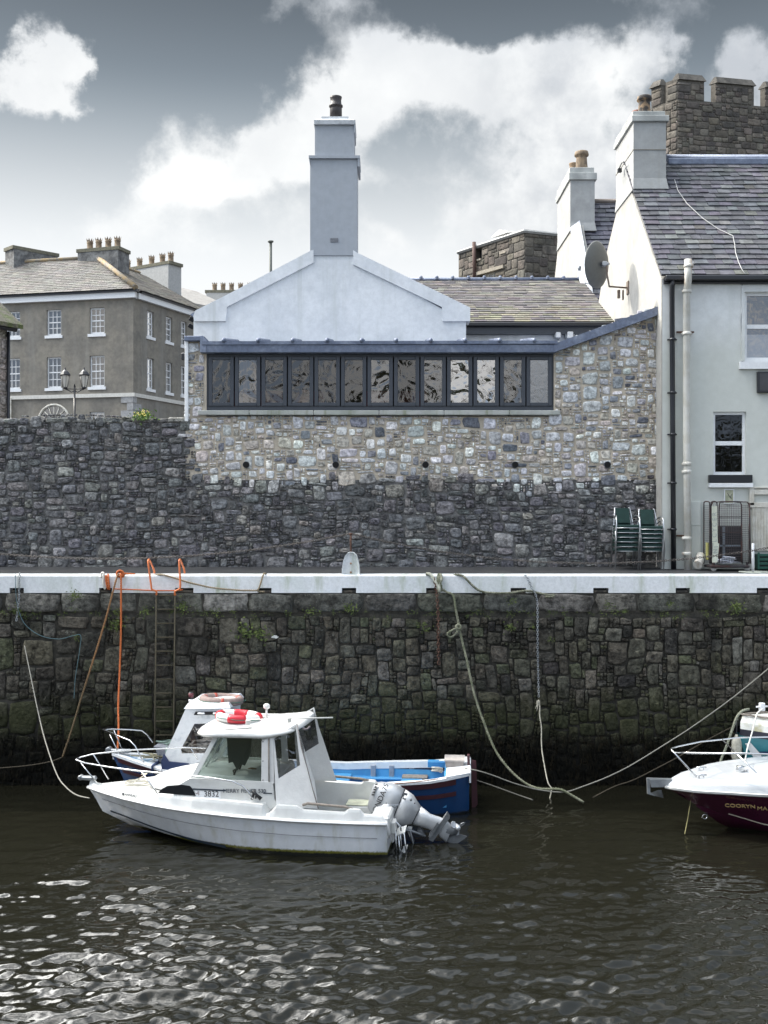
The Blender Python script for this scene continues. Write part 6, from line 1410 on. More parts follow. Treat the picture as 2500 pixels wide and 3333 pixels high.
b.tube([(r_.gauss(0,.18), r_.gauss(.05,.13), .32+r_.random()*.05) for _ in range(34)], .014, 5); b.tube([(.12,.1,.33),(.10,.27,.30),(.12,.29,.05),(.05,.35,.02)], .014, 5); b.build('rope_pile', M('teal_grey_rope', (.17,.24,.21), .9, mott=.3, mscale=20), cr, False)
b = MB(); pr = [F2.w((6.0+r_.gauss(0,.14), r_.gauss(.12,.10), .84+r_.random()*.07)) for _ in range(46)]; b.tube(pr, .013, 5); tag(b.build('rope_heap', M('olive_rope', (.20,.19,.13), .9, mott=.3, mscale=20)), 'tangled heap of olive rope on the blue boat\'s foredeck beside the grey bin', 'rope')
c = LC(722,2288,.1); c.z = zt_+.16
lifebuoy('lifebuoy', 'faded pinkish grey lifebuoy lying on the wheelhouse roof of the blue fishing boat', c, .345, .078, M('faded_buoy', (.22,.165,.15), .8, mott=.2, mscale=14), M('faded_red', (.34,.06,.04), .7), F2, (R(2), R(-3), 0), [(-5,4),(100,109),(205,214),(300,309)])
sp2 = thing('signal_post', 'short black post with red and white bands on the blue boat\'s wheelhouse roof', 'post', F2.w(LC(622,2301,-.1))); q = F2.w(LC(622,2300,-.1))
b = MB(); b.lathe([(.045,0),(.045,.27),(.036,.29)], (0,0,0), 12); b.build('post', blackplas, sp2, False)
b = MB(); b.lathe([(.047,.09),(.047,.15)], (0,0,0), 12); b.build('white_band', whitep, sp2, False)
b = MB(); b.lathe([(.047,.19),(.047,.27)], (0,0,0), 12); b.build('red_band', M('dull_red', (.12,.03,.04), .6), sp2, False)

# ---------------------------------------------------------------- maroon sports cruiser at the right
a3 = R(180+2.5); bow3 = Vector((4.90, 18.78, 0)); L3 = 5.9
S3 = bow3-Vector((math.cos(a3), math.sin(a3), 0))*L3
F3 = Frame((S3.x, S3.y), -2.5); LD = F3
b3 = thing('sports_cruiser', 'dark maroon and white cruiser with steel pulpit and bow anchor at the right edge', 'boat', F3.S, F3.a)
BR3 = [(0,1.1),(.3,1.2),(.55,1.14),(.7,1.0),(.8,.80),(.88,.56),(.94,.34),(.98,.17),(1,.03)]
BC3 = [(0,.9),(.3,1.0),(.55,.85),(.7,.6),(.8,.42),(.9,.2),(1,.01)]
ZR3 = [(0,.83),(.6,.82),(.85,.78),(.93,.745),(1,.74)]; ZC3 = [(0,.02),(.6,.02),(.8,.14),(1,.42)]; ZK3 = [(0,-.3),(.75,-.3),(.9,-.15),(1,.1)]
b = MB(); rt3 = hull(b, L3, 5.35, 4.95, BR3, BC3, ZR3, ZC3, ZK3, flare=.05)
b.build('hull', hullmat('maroon_gelcoat', (.060,.010,.030), .0, scum=(.05,.045,.03), rough=.15), b3, False)
b = MB(); rail = [(x, y+.015, z) for x, y, z in rt3]; strip(b, rail, .026); strip(b, [(x, y+.028, z+.02) for x, y, z in rail], .010); b.build('rub_rail', gel, b3, False)
b = MB()
def side3(t, f, out): b_, c_, r_, z_ = itp(t, BR3), itp(t, BC3), itp(t, ZR3), itp(t, ZC3); return (L3*t+(5.35-L3)*t*f, b_+(c_-b_)*f+.02*(1-t)*(1-abs(2*f-1))-.05*t*(1-abs(2*f-1))*(1 if f > .1 else 0)+out, r_+(z_-r_)*f)
strip(b, [side3(.4+.5*k/20, .93, .012) for k in range(21)], .010, 5); b.build('gold_line', M('cream_line', (.55,.50,.38), .4), b3, False)
b = MB(); sides3 = []
for k in range(61):
    t = k/60; b_, r_ = itp(t, BR3), itp(t, ZR3); h = itp(t, [(0,.20),(.85,.22),(.95,.20),(1,.14)])
    sides3.append([(L3*t, b_, r_), (L3*t-.04*t, b_*.985, r_+h*.5), (L3*t-.10*t, max(b_-.05, .01), r_+h*.93), (L3*t-.14*t, max(b_-.09, .008), r_+h), (L3*t-.18*t, max(b_-.16, .005), r_+h-.02)])
for sg_ in (1, -1):
    ids = [[b.vert((x, y*sg_, z)) for x, y, z in row] for row in sides3]
    for a, c in zip(ids, ids[1:]):
        for i in range(4): b.face((a[i], a[i+1], c[i+1], c[i]), True)
for a, c in zip(sides3, sides3[1:]):
    A_, C_ = a[4], c[4]; b.quad(A_, C_, (C_[0], -C_[1], C_[2]), (A_[0], -A_[1], A_[2]), True)
rg3 = []
for x, h, w in ((4.45,.0,.3),(4.2,.04,.45),(3.9,.08,.56),(3.4,.14,.66),(2.8,.2,.72),(2.0,.24,.74)): z0 = .99; rg3.append([(x, w, z0), (x, w*.92, z0+h*.7), (x, w*.7, z0+h), (x, 0, z0+h+.03), (x, -w*.7, z0+h), (x, -w*.92, z0+h*.7), (x, -w, z0)])
b.loft(rg3, False, True, True, True); b.box(.3, 2.0, -.75, .75, 1.0, 1.9, .15); b.build('deck', M('cool_white_gelcoat', (.42,.44,.46), .25, coat=.3, mott=.04), b3, False)
b = MB()
tip3 = LD(2184,2437,0)
f_ = lambda px, py, v: LD(px, py, v)
b.tube([f_(2700,2398,-.9), f_(2500,2399,-.86), f_(2400,2401,-.72), f_(2351,2407,-.62), f_(2280,2411+3,-.42), f_(2205,2430,-.10), tip3, f_(2186,2442,.06), f_(2196,2452,.14), f_(2267,2529,.30)], .0155, 7)
b.tube([f_(2197,2449,.12), f_(2260,2451,.34), f_(2340,2452,.60), f_(2420,2452,.78), f_(2500,2455,.90), f_(2700,2460,.98)], .0155, 7)
b.tube([f_(2351,2407,-.62), f_(2400,2452,.1), f_(2481,2535,.78)] if False else [f_(2351,2407,-.60), f_(2481,2535,-.55+.9)], .0135, 6); b.build('pulpit_rail', steel, b3, False)
b = MB(); 
for py in (2531,): b.prism([f_(2116,2537,.06), f_(2190,2537,.06), f_(2190,2561,.06), f_(2120,2562,.06)], (0,-.02,0)); b.prism([f_(2116,2537,-.06), f_(2190,2537,-.06), f_(2190,2561,-.06), f_(2120,2562,-.06)], (0,.02,0))
b.build('anchor_plate', galv, b3, False)
an = thing('anchor', 'galvanised plough anchor stowed on the bow of the maroon cruiser', 'anchor', F3.w(LD(2112,2560,0)), F3.a)
o_ = LD(2112,2560,0); loc = lambda px, py, v: LD(px, py, v)-o_
b = MB(); b.prism([loc(2106,2533,.02), loc(2195,2535,.02), loc(2195,2541,.02), loc(2117,2542,.02), loc(2117,2580,.02), loc(2135,2586,.02), loc(2132,2591,.02), loc(2108,2584,.02)], (0,-.04,0)); b.build('shank', galv, an, False)
b = MB(); b.loft([[loc(2116,2582,.01), loc(2118,2586,.01), loc(2116,2588,-.01), loc(2115,2584,-.01)], [loc(2140,2572,.10), loc(2138,2592,.02), loc(2140,2572,-.10), loc(2136,2580,0)], [loc(2153,2571,.03), loc(2160,2598,.0), loc(2152,2573,-.03), loc(2150,2580,0)]], smooth=False); b.build('fluke', galv, an, False)
b = MB(); c = LD(2410,2520,.0); b.lathe([(.07,0),(.08,.03),(.06,.07),(.07,.09),(0,.10)], (c.x, .0, .99), 12); b.build('winch', steel, b3, False)
b = MB(); 
for vv_ in (.28,-.28): c = LD(2283,2528,vv_); b.tube([(c.x-.09,vv_,1.0),(c.x+.09,vv_,1.0)], .012, 6); b.tube([(c.x-.04,vv_,.94),(c.x-.04,vv_,1.0)], .011, 6); b.tube([(c.x+.04,vv_,.94),(c.x+.04,vv_,1.0)], .011, 6)
b.build('cleat', steel, b3, False)
b = MB(); c = LD(2298,2658,0); b.torus((c.x+.02, 0, c.z), .04, .008, Euler((R(90),0,0)).to_matrix(), 14, 6); b.build('bow_eye', steel, b3, False)
gold = M('gold_lettering', (.55,.40,.17), .5)
for i, (chs, px, py, an_) in enumerate((('COORYN', 2409, 2624, 0), ('MA', 2481, 2632, 0))):
    o = text(chs, .115, gold, b3, (0,0,0), extr=.004, sx=1.0)
    v = .7
    for _ in range(14):
        p = LD(px, py, v); t_ = min(max(p.x/L3, 0), 1); f = (itp(t_, ZR3)-p.z)/max(itp(t_, ZR3)-itp(t_, ZC3), .1); v = side3(t_, f, .03)[1]
    p = LD(px, py, v); e = .02; y1 = side3(t_+e, f, 0)[1]; y0 = side3(t_-e, f, 0)[1]; an_ = math.atan((y1-y0)/(2*e*L3))
    fz = math.atan((side3(t_, f-.15, 0)[1]-side3(t_, f+.15, 0)[1])/(.3*(itp(t_, ZR3)-itp(t_, ZC3))))
    Mt = Matrix(((-1,0,0),(0,0,1),(0,1,0))).to_4x4()
    o.matrix_local = Matrix.Translation(p) @ Matrix.Rotation(an_, 4, 'Z') @ Matrix.Rotation(-fz, 4, 'X') @ Matrix.Rotation(R(4), 4, 'Y') @ Mt

# ---------------------------------------------------------------- teal boat behind it
a4 = R(180+14); bow4 = Vector((X_(2399,20.2), 20.2, 0)); L4 = 5.2
S4 = bow4-Vector((math.cos(a4), math.sin(a4), 0))*L4; F4 = Frame((S4.x, S4.y), -14); LE = F4
b4 = thing('teal_boat', 'high-bowed teal boat with a worn white deck edge, behind the maroon cruiser', 'boat', F4.S, F4.a)
BR4 = [(0,.8),(.4,.95),(.7,.85),(.85,.55),(.94,.28),(1,.06)]; BC4 = [(0,.6),(.4,.75),(.7,.5),(.85,.28),(1,.02)]
ZR4 = [(0,1.05),(.6,1.15),(1,1.38)]; ZC4 = [(0,.0),(.7,.05),(1,.35)]; ZK4 = [(0,-.3),(.8,-.3),(1,.0)]
b = MB(); rt4 = hull(b, L4, 4.85, 4.5, BR4, BC4, ZR4, ZC4, ZK4); b.build('hull', hullmat('teal_paint', (.03,.20,.24), .0, scum=(.02,.03,.03), rough=.35), b4, False)
b = MB(); 
for sg_ in (1, -1):
    ids = [[b.vert(q) for q in ((x, (y+.02)*sg_, z-.02), (x, (y+.05)*sg_, z+.10), (x, (y+.035)*sg_, z+.11))] for x, y, z in rt4]
    for a, c in zip(ids, ids[1:]): b.face((a[0], a[1], c[1], c[0])); b.face((a[1], a[2], c[2], c[1]))
b.build('dark_strake', M('black_blue_strake', (.02,.02,.035), .5), b4, False)
wornw = M('worn_white', (.62,.62,.58), .6, col2=(.34,.32,.20), scale=3, lo=.5, hi=.68, mott=.15)
b = MB()
for sg_ in (1, -1):
    ids = [[b.vert(q) for q in ((x, (y+.05)*sg_, z+.105), (x-.02, (y+.02)*sg_, z+.22), (x-.12, max(y-.10,0)*sg_, z+.34), (x-.14, max(y-.14,0)*sg_, z+.345), (x-.14, 0, z+.35))] for x, y, z in rt4]
    for a, c in zip(ids, ids[1:]):
        for i in range(4): b.face((a[i], a[i+1], c[i+1], c[i]))
b.build('foredeck', wornw, b4, False)
b = MB(); strip(b, [(x-.10, max(y-.07, .01), z+.355) for x, y, z in rt4], .018); b.build('toe_rail', wood_g, b4, False)
b = MB(); c = LE(2480,2305,.1); b.box(c.x-.05,c.x+.05,-.04+.1,.14,c.z-.05,c.z+.10,.01); b.tube([(c.x-.12,.1,c.z+.03),(c.x+.12,.1,c.z+.03)], .018, 6); b.build('bollard_cleat', whitep, b4, False)
def side4(t, f, out): b_, c_, r_, z_ = itp(t, BR4), itp(t, BC4), itp(t, ZR4), itp(t, ZC4); return Vector((L4*t+(4.85-L4)*t*f, b_+(c_-b_)*f+out, r_+(z_-r_)*f))
b = MB()
for k in range(3): f = .28+.16*k; b.prism([side4(.955, f, .025), side4(.90, f-.07+.03*k, .025), side4(.90, f+.0+.03*k, .025), side4(.955, f+.05, .025)], (0,.006,0))
b.build('navy_flash', navy, b4, False)
b = MB(); b.prism([side4(.992, .16, .03), side4(.975, .13, .03), side4(.955, .30, .03), side4(.93, .66, .04), side4(.952, .72, .04), side4(.975, .45, .035)], (0,.006,0)); b.build('white_panel', whitep, b4, False)
fd_ = thing('fender', 'long grey cylindrical fender hanging at the bow of the teal boat', 'fender', P(2397,2440,19.95)); c = P(2397,2478,19.95)
b = MB(); b.lathe([(.02,-.03),(.03,0),(.07,.03),(.095,.08),(.095,.36),(.07,.43),(.03,.46),(.025,.50)], c, 14); b.build('body', M('dirty_fender', (.33,.32,.27), .7, mott=.3, mscale=10), fd_)
b = MB(); b.tube([c+Vector((0,0,.5)), c+Vector((.02,.05,.78))], .012, 5); b.build('lanyard', ink, fd_)
# ================================================================== ropes and chains
def spline(pts, n=6):
    pts = [Vector(p) for p in pts]; out = []
    for i in range(len(pts)-1):
        p0, p1, p2, p3 = pts[max(i-1,0)], pts[i], pts[i+1], pts[min(i+2,len(pts)-1)]
        for k in range(n):
            t = k/n; out.append(.5*((2*p1)+(p2-p0)*t+(2*p0-5*p1+4*p2-p3)*t*t+(-p0+3*p1-3*p2+p3)*t**3))
    return out+[pts[-1]]
def twist(mb, pts, r, n=6, strands=3, lay=7.0):
    """laid rope: strands wound round the line"""
    pts = spline(pts, n); L = [0]
    for a, c in zip(pts, pts[1:]): L.append(L[-1]+(c-a).length)
    tot_ = L[-1]; m = max(int(tot_/(r*2.0)), 4); m = min(m, 420); Ls = np.array(L); xyz = np.array([tuple(p) for p in pts])
    S = np.linspace(0, tot_, m); Q3 = np.stack([np.interp(S, Ls, xyz[:, i]) for i in range(3)], -1)
    for s in range(strands):
        path = []
        for i in range(m):
            t = Vector(Q3[min(i+1, m-1)]-Q3[max(i-1, 0)]); t = t.normalized() if t.length > 0 else Vector((0,0,1))
            x = t.cross(Vector((0,1,.01))).normalized(); y = t.cross(x); a = 2*PI*s/strands+S[i]/(r*lay)*2*PI/1.0
            path.append(Vector(Q3[i])+(x*math.cos(a)+y*math.sin(a))*r*.5)
        mb.tube(path, r*.62, 5)
def rope(name, label, pts, r, mat, cat='rope', laid=True, group=None):
    b = MB()
    if laid: twist(b, pts, r)
    else: b.tube(spline(pts), r, 6)
    return tag(b.build(name, mat), label, cat, group)
def chainmb(mb, pts, link=.055, w=.016, wire=.0065):
    pts = spline(pts, 10); L = [0]
    for a, c in zip(pts, pts[1:]): L.append(L[-1]+(c-a).length)
    n = int(L[-1]/(link*.74)); Ls = np.array(L); xyz = np.array([tuple(p) for p in pts])
    for i in range(n):
        s = i*link*.74; p = Vector([np.interp(s, Ls, xyz[:, k]) for k in range(3)]); q = Vector([np.interp(s+.01, Ls, xyz[:, k]) for k in range(3)])
        t = (q-p).normalized() if (q-p).length > 0 else Vector((0,0,1)); x = t.cross(Vector((0,1,.02))).normalized(); y = t.cross(x); u = x if i % 2 else y
        ring = [p+t*(link*.5-w)*(1 if math.cos(a) > 0 else -1)*(abs(math.cos(a))**.3)+t*w*math.cos(a)+u*w*math.sin(a) for a in [2*PI*k/8+.2 for k in range(8)]]
        mb.tube(ring, wire, 4, True)
def chain(name, label, pts, mat, **k):
    b = MB(); chainmb(b, pts, **k); return tag(b.build(name, mat), label, 'chain')
fy = YQ-.05
greyr = M('grey_rope', (.33,.32,.29), .9, mott=.2); tan = M('tan_rope', (.26,.21,.14), .9, mott=.25, mscale=25); paler = M('pale_rope', (.45,.42,.34), .9)
greenr = M('green_tan_rope', (.21,.21,.15), .9, col2=(.12,.13,.08), scale=6, mott=.25, mscale=25)
def PP(lst, D0, D1=None, toward=None):
    n = len(lst)-1; return [P(px, py, D0+((D1 if D1 is not None else D0)-D0)*(i/n)) for i, (px, py) in enumerate(lst)]
bowc = F1.w((5.45,0,.90)); 
pts = [P(80,2102,21.78), P(100,2200,21.3), P(127,2330,20.7), P(150,2420,20.2), P(185,2520,19.6), P(215,2562,19.2), P(250,2588,18.95), P(292,2598,18.72)]
rope('mooring_rope', 'pale grey mooring line from the left of the quay wall to the white cruiser\'s bow', pts, .0115, M('dull_line', (.24,.23,.20), .9), laid=False)
chain('mooring_chain', 'short grey chain hanging over the kerb at the far left', [P(64,1868,21.86), P(62,1900,21.84), P(62,1950,21.80), P(56,2000,21.80), P(52,2030,21.78)], galv, link=.06, w=.018, wire=.007)
b = MB(); b.tube(spline([P(50,1868,21.84), P(51,1920,21.8), P(58,1975,21.80), P(80,2030,21.78), P(130,2068,21.78), P(190,2080,21.78), P(235,2070,21.78), P(262,2068,21.78), P(260,2110,21.78), P(245,2210,21.78), P(241,2275,21.78)]), .007, 5); tag(b.build('blue_line', M('blue_grey_twine', (.09,.16,.18), .8)), 'thin blue-grey cord trailing over the upper quay wall at the far left', 'rope')
rope('mooring_rope', 'orange and brown rope running slantwise down the quay wall from the kerb knot', [P(388,1868,21.84), P(382,1875,21.83), P(368,1925,21.78), P(340,2030,21.7), P(300,2160,21.6), P(262,2280,21.5), P(235,2370,21.4), P(203,2465,21.3)], .020, M('faded_orange_brown_rope', (.25,.13,.055), .85, mott=.25, mscale=25, zones=[(1.6,2.9,(.12,.085,.045),.95)]))
rope('floating_rope', 'brown rope slack above the water at the far left', [P(203,2465,21.3), P(160,2480,21.2), P(90,2492,21.1), P(0,2500,21.0), P(-90,2505,21)], .012, M('brown_rope', (.05,.040,.026), .9), laid=False)
rope('mooring_rope', 'bright orange rope hanging straight down the quay wall to the blue boat\'s bow', [P(390,1868,21.84), P(394,1880,21.82), P(394,1960,21.76), P(394,2050,21.74), P(391,2150,21.7), P(388,2220,21.6), P(385,2300,21.4), P(386,2380,21.1), P(383,2440,20.85)], .021, redrope)
b = MB(); c = P(390,1868,21.95)
for k in range(4): b.torus(c+Vector((.01*k,-.06*1,.0)), .05+.01*k, .018, Euler((R(80+10*k), R(15*k), 0)).to_matrix(), 12, 5)
twist(b, [P(392,1866,21.95), P(410,1867,21.95), P(440,1869,22.0)], .02); twist(b, [P(345,1872,21.86), P(346,1890,21.84), P(350,1915,21.84), P(358,1918,21.88)], .024); twist(b, [P(352,1869,21.9), P(353,1890,21.83), P(356,1918,21.85)], .024); twist(b, [P(370,1917,21.86), P(430,1919,21.84), P(505,1922,21.84), P(575,1922,21.84), P(595,1919,21.86)], .014)
tag(b.build('rope_knot', redrope), 'knot and turns of orange rope wrapped round the kerb left of the ladder', 'rope')
b = MB(); b.tube(spline([P(329,1880,21.86), P(331,1866,21.88), P(338,1868,21.86), P(336,1900,21.84), P(342,1918,21.86)]), .022, 7); tag(b.build('hose_loop', M('white_hose', (.6,.58,.52), .6)), 'loop of dirty white hose over the kerb left of the orange knot', 'hose')
rope('kerb_rope', 'brown rope sagging along the white kerb beside the ladder hoops', [P(475,1871,22.0), P(500,1871,21.95), P(530,1871,21.88), P(565,1880,21.84), P(605,1893,21.83), P(650,1904,21.83), P(700,1914,21.83), P(780,1921,21.83), P(838,1922,21.84)], .020, tan)
rope('kerb_lashing', 'short brown lashing round the kerb between the ladder and the white bollard', [P(866,1868,21.95), P(858,1868,21.86), P(850,1893,21.83), P(843,1915,21.83), P(838,1924,21.84), P(862,1926,21.84)], .020, tan)
b = MB(); tr0 = [P(1475,1938,21.82), P(1484,1985,21.76), P(1491,2020,21.74), P(1499,2064,21.70), P(1520,2150,21.6), P(1544,2260,21.45), P(1577,2357,21.3), P(1613,2443,21.1), P(1658,2504,20.9), P(1707,2547,20.75), P(1756,2567,20.6), P(1821,2569,20.4), P(1861,2589,20.35), P(1900,2612,20.3)]
twist(b, [P(1436,1915,21.84), P(1455,1928,21.83)]+tr0, .026); c = P(1492,2043,21.70)
for k in range(3): b.torus(c+Vector((0,-.01*k,.02*k-.02)), .045, .026, Euler((R(70), R(20*k), 0)).to_matrix(), 10, 5)
twist(b, [c, P(1478,2048,21.68), P(1460,2058,21.68), P(1456,2068,21.68), P(1468,2074,21.68), P(1484,2062,21.68), P(1492,2045,21.68)], .022)
tag(b.build('mooring_rope', greenr), 'thick green-tan mooring rope with a loop knot, curving down the middle of the quay wall', 'rope')
b = MB()
b.tube(spline([P(1388,1868,21.90), P(1400,1870,21.86), P(1412,1884,21.83), P(1424,1905,21.81), P(1427,1925,21.82)]), [.035]*25, 8); b.tube(spline([P(1434,1870,21.9), P(1437,1885,21.82), P(1430,1900,21.80), P(1431,1920,21.80), P(1425,1928,21.83)]), .032, 8)
tag(b.build('kerb_hose', M('dirty_white_hose', (.50,.50,.42), .7, col2=(.2,.2,.14), scale=9, mott=.2)), 'dirty white hose and rope turns lashed over the kerb above the rusty chain', 'hose')
b = MB()
for dx_ in (0, 5): twist(b, [P(1428+dx_,1868,21.9), P(1424+dx_,1885,21.80), P(1431+dx_,1905,21.79), P(1433+dx_,1925,21.82)], .024)
tag(b.build('rope_turns', greenr), 'green-grey rope turns lashed round the white hose on the kerb', 'rope')
chain('mooring_chain', 'rusty brown chain hanging down the middle of the quay wall from the kerb hose', [P(1414,1885,21.82), P(1420,1920,21.80), P(1424,1960,21.77), P(1427,2020,21.76), P(1427,2100,21.76), P(1429,2175,21.76)], rust, link=.085, w=.026, wire=.011)
rope('kerb_rope', 'thick dark green rope snaking over the white kerb right of the hose', [P(1475,1872,21.95), P(1490,1871,21.9), P(1508,1875,21.85), P(1518,1885,21.82), P(1540,1908,21.82), P(1565,1924,21.82), P(1600,1930,21.82), P(1660,1930,21.83), P(1715,1923,21.84), P(1760,1932,21.83), P(1795,1938,21.81), P(1806,1932,21.81), P(1800,1942,21.8), P(1775,1942,21.8)], .026, M('dark_green_rope', (.10,.105,.07), .9, col2=(.2,.2,.15), scale=9, mott=.3, mscale=20))
chain('mooring_chain', 'thin grey chain draped over the kerb and down the quay wall, right of centre', [P(1709,1873,21.9), P(1716,1880,21.83), P(1732,1915,21.81), P(1742,1932,21.80), P(1749,1970,21.78), P(1750,2100,21.78), P(1752,2200,21.78), P(1754,2278,21.78)], galv, link=.06, w=.018, wire=.007)
rope('white_line', 'thin white line tied to the grey chain and trailing into the water', [P(1753,2278,21.76), P(1757,2300,21.7), P(1757,2332,21.65), P(1762,2365,21.6), P(1763,2430,21.5), P(1770,2480,21.3), P(1783,2545,21.0), P(1795,2568,20.9), P(1788,2605,20.8), P(1781,2640,20.6), P(1780,2665,20.4)], .013, paler, laid=False)
b = MB(); c = P(1752,2282,21.74)
for k in range(3): b.torus(c+Vector((0,-.01,-.02*k)), .028, .012, Euler((R(20*k),0,0)).to_matrix(), 9, 5)
b.tube([c, c+Vector((-.02,-.03,-.12)), c+Vector((-.03,-.02,-.2))], .011, 5); b.tube([c, c+Vector((-.04,-.03,-.1)), c+Vector((-.06,-.02,-.15))], .009, 5); tag(b.build('line_knot', paler), 'frayed white knot at the end of the thin grey chain', 'rope')
rope('stern_line', 'long pale line from the blue boat\'s stern, sagging and then rising to the right edge', [F2.w((.08,.35,.80)), P(1560,2510,19.9), P(1610,2526,20.0), P(1666,2547,20.1), P(1720,2563,20.2), P(1768,2573,20.3), P(1837,2578,20.4), P(1900,2559,20.5), P(1975,2530,20.6), P(2050,2493,20.8), P(2150,2432,21.0), P(2250,2368,21.2), P(2350,2297,21.4), P(2430,2235,21.6), P(2520,2160,21.75)], .0115, M('dull_line', (.24,.23,.20), .9), laid=False)
rope('sagging_line', 'thin dark line sagging from the blue boat\'s stern to the water', [P(1545,2538,20.6), P(1600,2556,20.4), P(1680,2585,20.1), P(1735,2604,19.9)], .011, M('dim_rope', (.12,.115,.10), .9), laid=False)
rope('back_line', 'thin brown line crossing the dark foot of the wall behind the steel pulpit', [P(1930,2596,20.4), P(2000,2560,20.6), P(2060,2540,20.8), P(2130,2505,21.0), P(2200,2468,21.2), P(2300,2410,21.4), P(2380,2368,21.5)], .012, M('brown_rope', (.10,.075,.045), .9), laid=False)
rope('bow_line', 'thin yellowish line dropping from the maroon cruiser\'s bow into the water', [P(2249,2598,18.8), P(2243,2640,18.7), P(2236,2680,18.6), P(2229,2715,18.4)], .008, M('yellow_line', (.22,.2,.09), .8), laid=False)
rope('bow_rope', 'grey-green rope hanging from the bow of the teal boat', [P(2438,2308,20.1), P(2415,2315,20.0), P(2398,2335,19.95), P(2385,2370,19.95), P(2368,2420,19.95), P(2350,2465,19.95), P(2338,2500,19.95)], .026, M('grey_green_rope', (.20,.21,.16), .9, mott=.3, mscale=25))
rope('white_painter', 'white rope from the teal boat\'s bow cleat down to the maroon cruiser', [P(2484,2308,19.9), P(2468,2318,19.8), P(2462,2330,19.7), P(2452,2370,19.6), P(2442,2405,19.5), P(2432,2440,19.4), P(2425,2478,19.3)], .014, M('white_rope', (.55,.55,.52), .8), laid=False)
rope('deck_line', 'thin dark line lying across the maroon cruiser\'s foredeck', [F3.w(LD(2290,2510,-.3)), F3.w(LD(2330,2516,-.2)), F3.w(LD(2370,2519,-.1)), F3.w(LD(2405,2520,0))], .010, ink, laid=False)
rope('rust_line', 'thin rust-coloured cord along the blue boat\'s near gunwale', [F2.w((.55,.86,.72)), F2.w((1.0,.98,.68)), F2.w((1.6,1.03,.64)), F2.w((2.2,1.05,.62))], .009, M('rust_cord', (.20,.09,.05), .9), laid=False)

# ================================================================== iron ladder on the quay wall
ql = thing('quay_ladder', 'rusty iron ladder down the quay wall with two bright orange hand hoops', 'ladder', (X_(539,YQ), YQ-.12, 2.2))
rustl = M('ladder_rust', (.095,.060,.050), .85, mott=.4, mscale=14, zones=[(1.5,3.2,(.050,.045,.025),.9)])
for px in (509, 570):
    b = MB(); x = X_(px, 21.78); x2 = X_(px-5, 21.78); b.tube([(x, 21.78, Z_(1935,21.78)), (x2, 21.78, Z_(2420,21.78)), (x2, 21.78, .1)], .017, 6); b.build('stile', rustl, ql)
for k in range(13):
    y = 1938+k*45.5; dx_ = -5*(y-1938)/480; b = MB(); b.tube([P(509+dx_, y, 21.78), P(570+dx_, y, 21.78)], .015, 6); b.build('rung', rustl, ql)
orange = M('orange_paint', (.62,.17,.05), .5, col2=(.40,.11,.05), scale=9, lo=.5, hi=.7)
for (x0_, x1_) in (((509,1936),(483,1826)), ((570,1938),(585,1822))):
    s_ = 1 if x0_[0] < 540 else -1; base = P(x0_[0], x0_[1], 21.78)
    path = [base, P(x0_[0], 1925, 21.76), P(x0_[0]-14*s_ if s_ > 0 else x0_[0]+13, 1918, 21.74), P(492 if s_ > 0 else 587, 1905, 21.74), P(483 if s_ > 0 else 584, 1835, 21.78), P(483 if s_ > 0 else 584, 1824, 21.84), P(487 if s_ > 0 else 588, 1824, 21.95), P(501 if s_ > 0 else 600, 1855, 22.25), P(503 if s_ > 0 else 600, 1873, 22.33)]
    b = MB(); b.tube(spline(path, 5), .020, 8); b.build('hand_hoop', orange, ql)

# ================================================================== chain fence and bollard
bo = thing('bollard', 'squat white painted stone bollard with a rounded top, standing on the quay edge', 'bollard', (X_(1142,22.15), 22.15, ZQ))
D6 = 22.12; b = MB(); cx6 = X_(1142, D6)
prof6 = [(1113,1876),(1114,1850),(1118,1824),(1124,1808),(1132,1799),(1141,1796),(1152,1798),(1161,1806),(1167,1824),(1171,1850),(1172,1876)]
b1_ = [P(*p, 21.98) for p in prof6]; rings = []
for (y, k) in ((22.0,.72),(21.96,.92),(21.95,1.0),(22.26,1.0),(22.30,.92),(22.32,.72)):
    cz = ZQ; rings.append([((P(*p, D6).x-cx6)*k+cx6, y, cz+(P(*p, D6).z-cz)*(.9+.1*k)) for p in prof6])
b.loft(rings, True, True, True, True); b.build('stone', kp, bo)
b = MB(); 
for py in (1834, 1866-3): c = P(1142,py,21.94); b.lathe([(.022,.03),(.022,-.0),(.012,-.012),(0,-.012)], (c.x, 21.95, c.z), 8, 'Y')
b.build('bolt', M('rust_bolt', (.25,.15,.09), .7), bo)
b = MB(); b.tube([P(1142,1800,D6), P(1142,1738,D6)], .020, 8); b.lathe([(.02,0),(.035,.01),(.035,.04),(.01,.05)], P(1142,1742,D6), 10); b.build('post', rust, bo)
top_ = P(1142,1737,D6)
cm = M('rusty_steel_chain', (.10,.088,.08), .6, .4, mott=.4)
def cat(p, q, sag, n=10): return [Vector(p).lerp(Vector(q), i/n)+Vector((0,0,-sag*4*(i/n)*(1-i/n))) for i in range(n+1)]
chain('fence_chain', 'long drooping fence chain from the white bollard\'s post to the left edge', cat(top_, P(-420,1742,D6), .50), cm, link=.06, w=.018, wire=.0065)
chain('fence_chain', 'long drooping fence chain from the white bollard\'s post to the right past the green chairs', cat(top_, P(2720,1737,D6), .61), cm, link=.06, w=.018, wire=.0065)

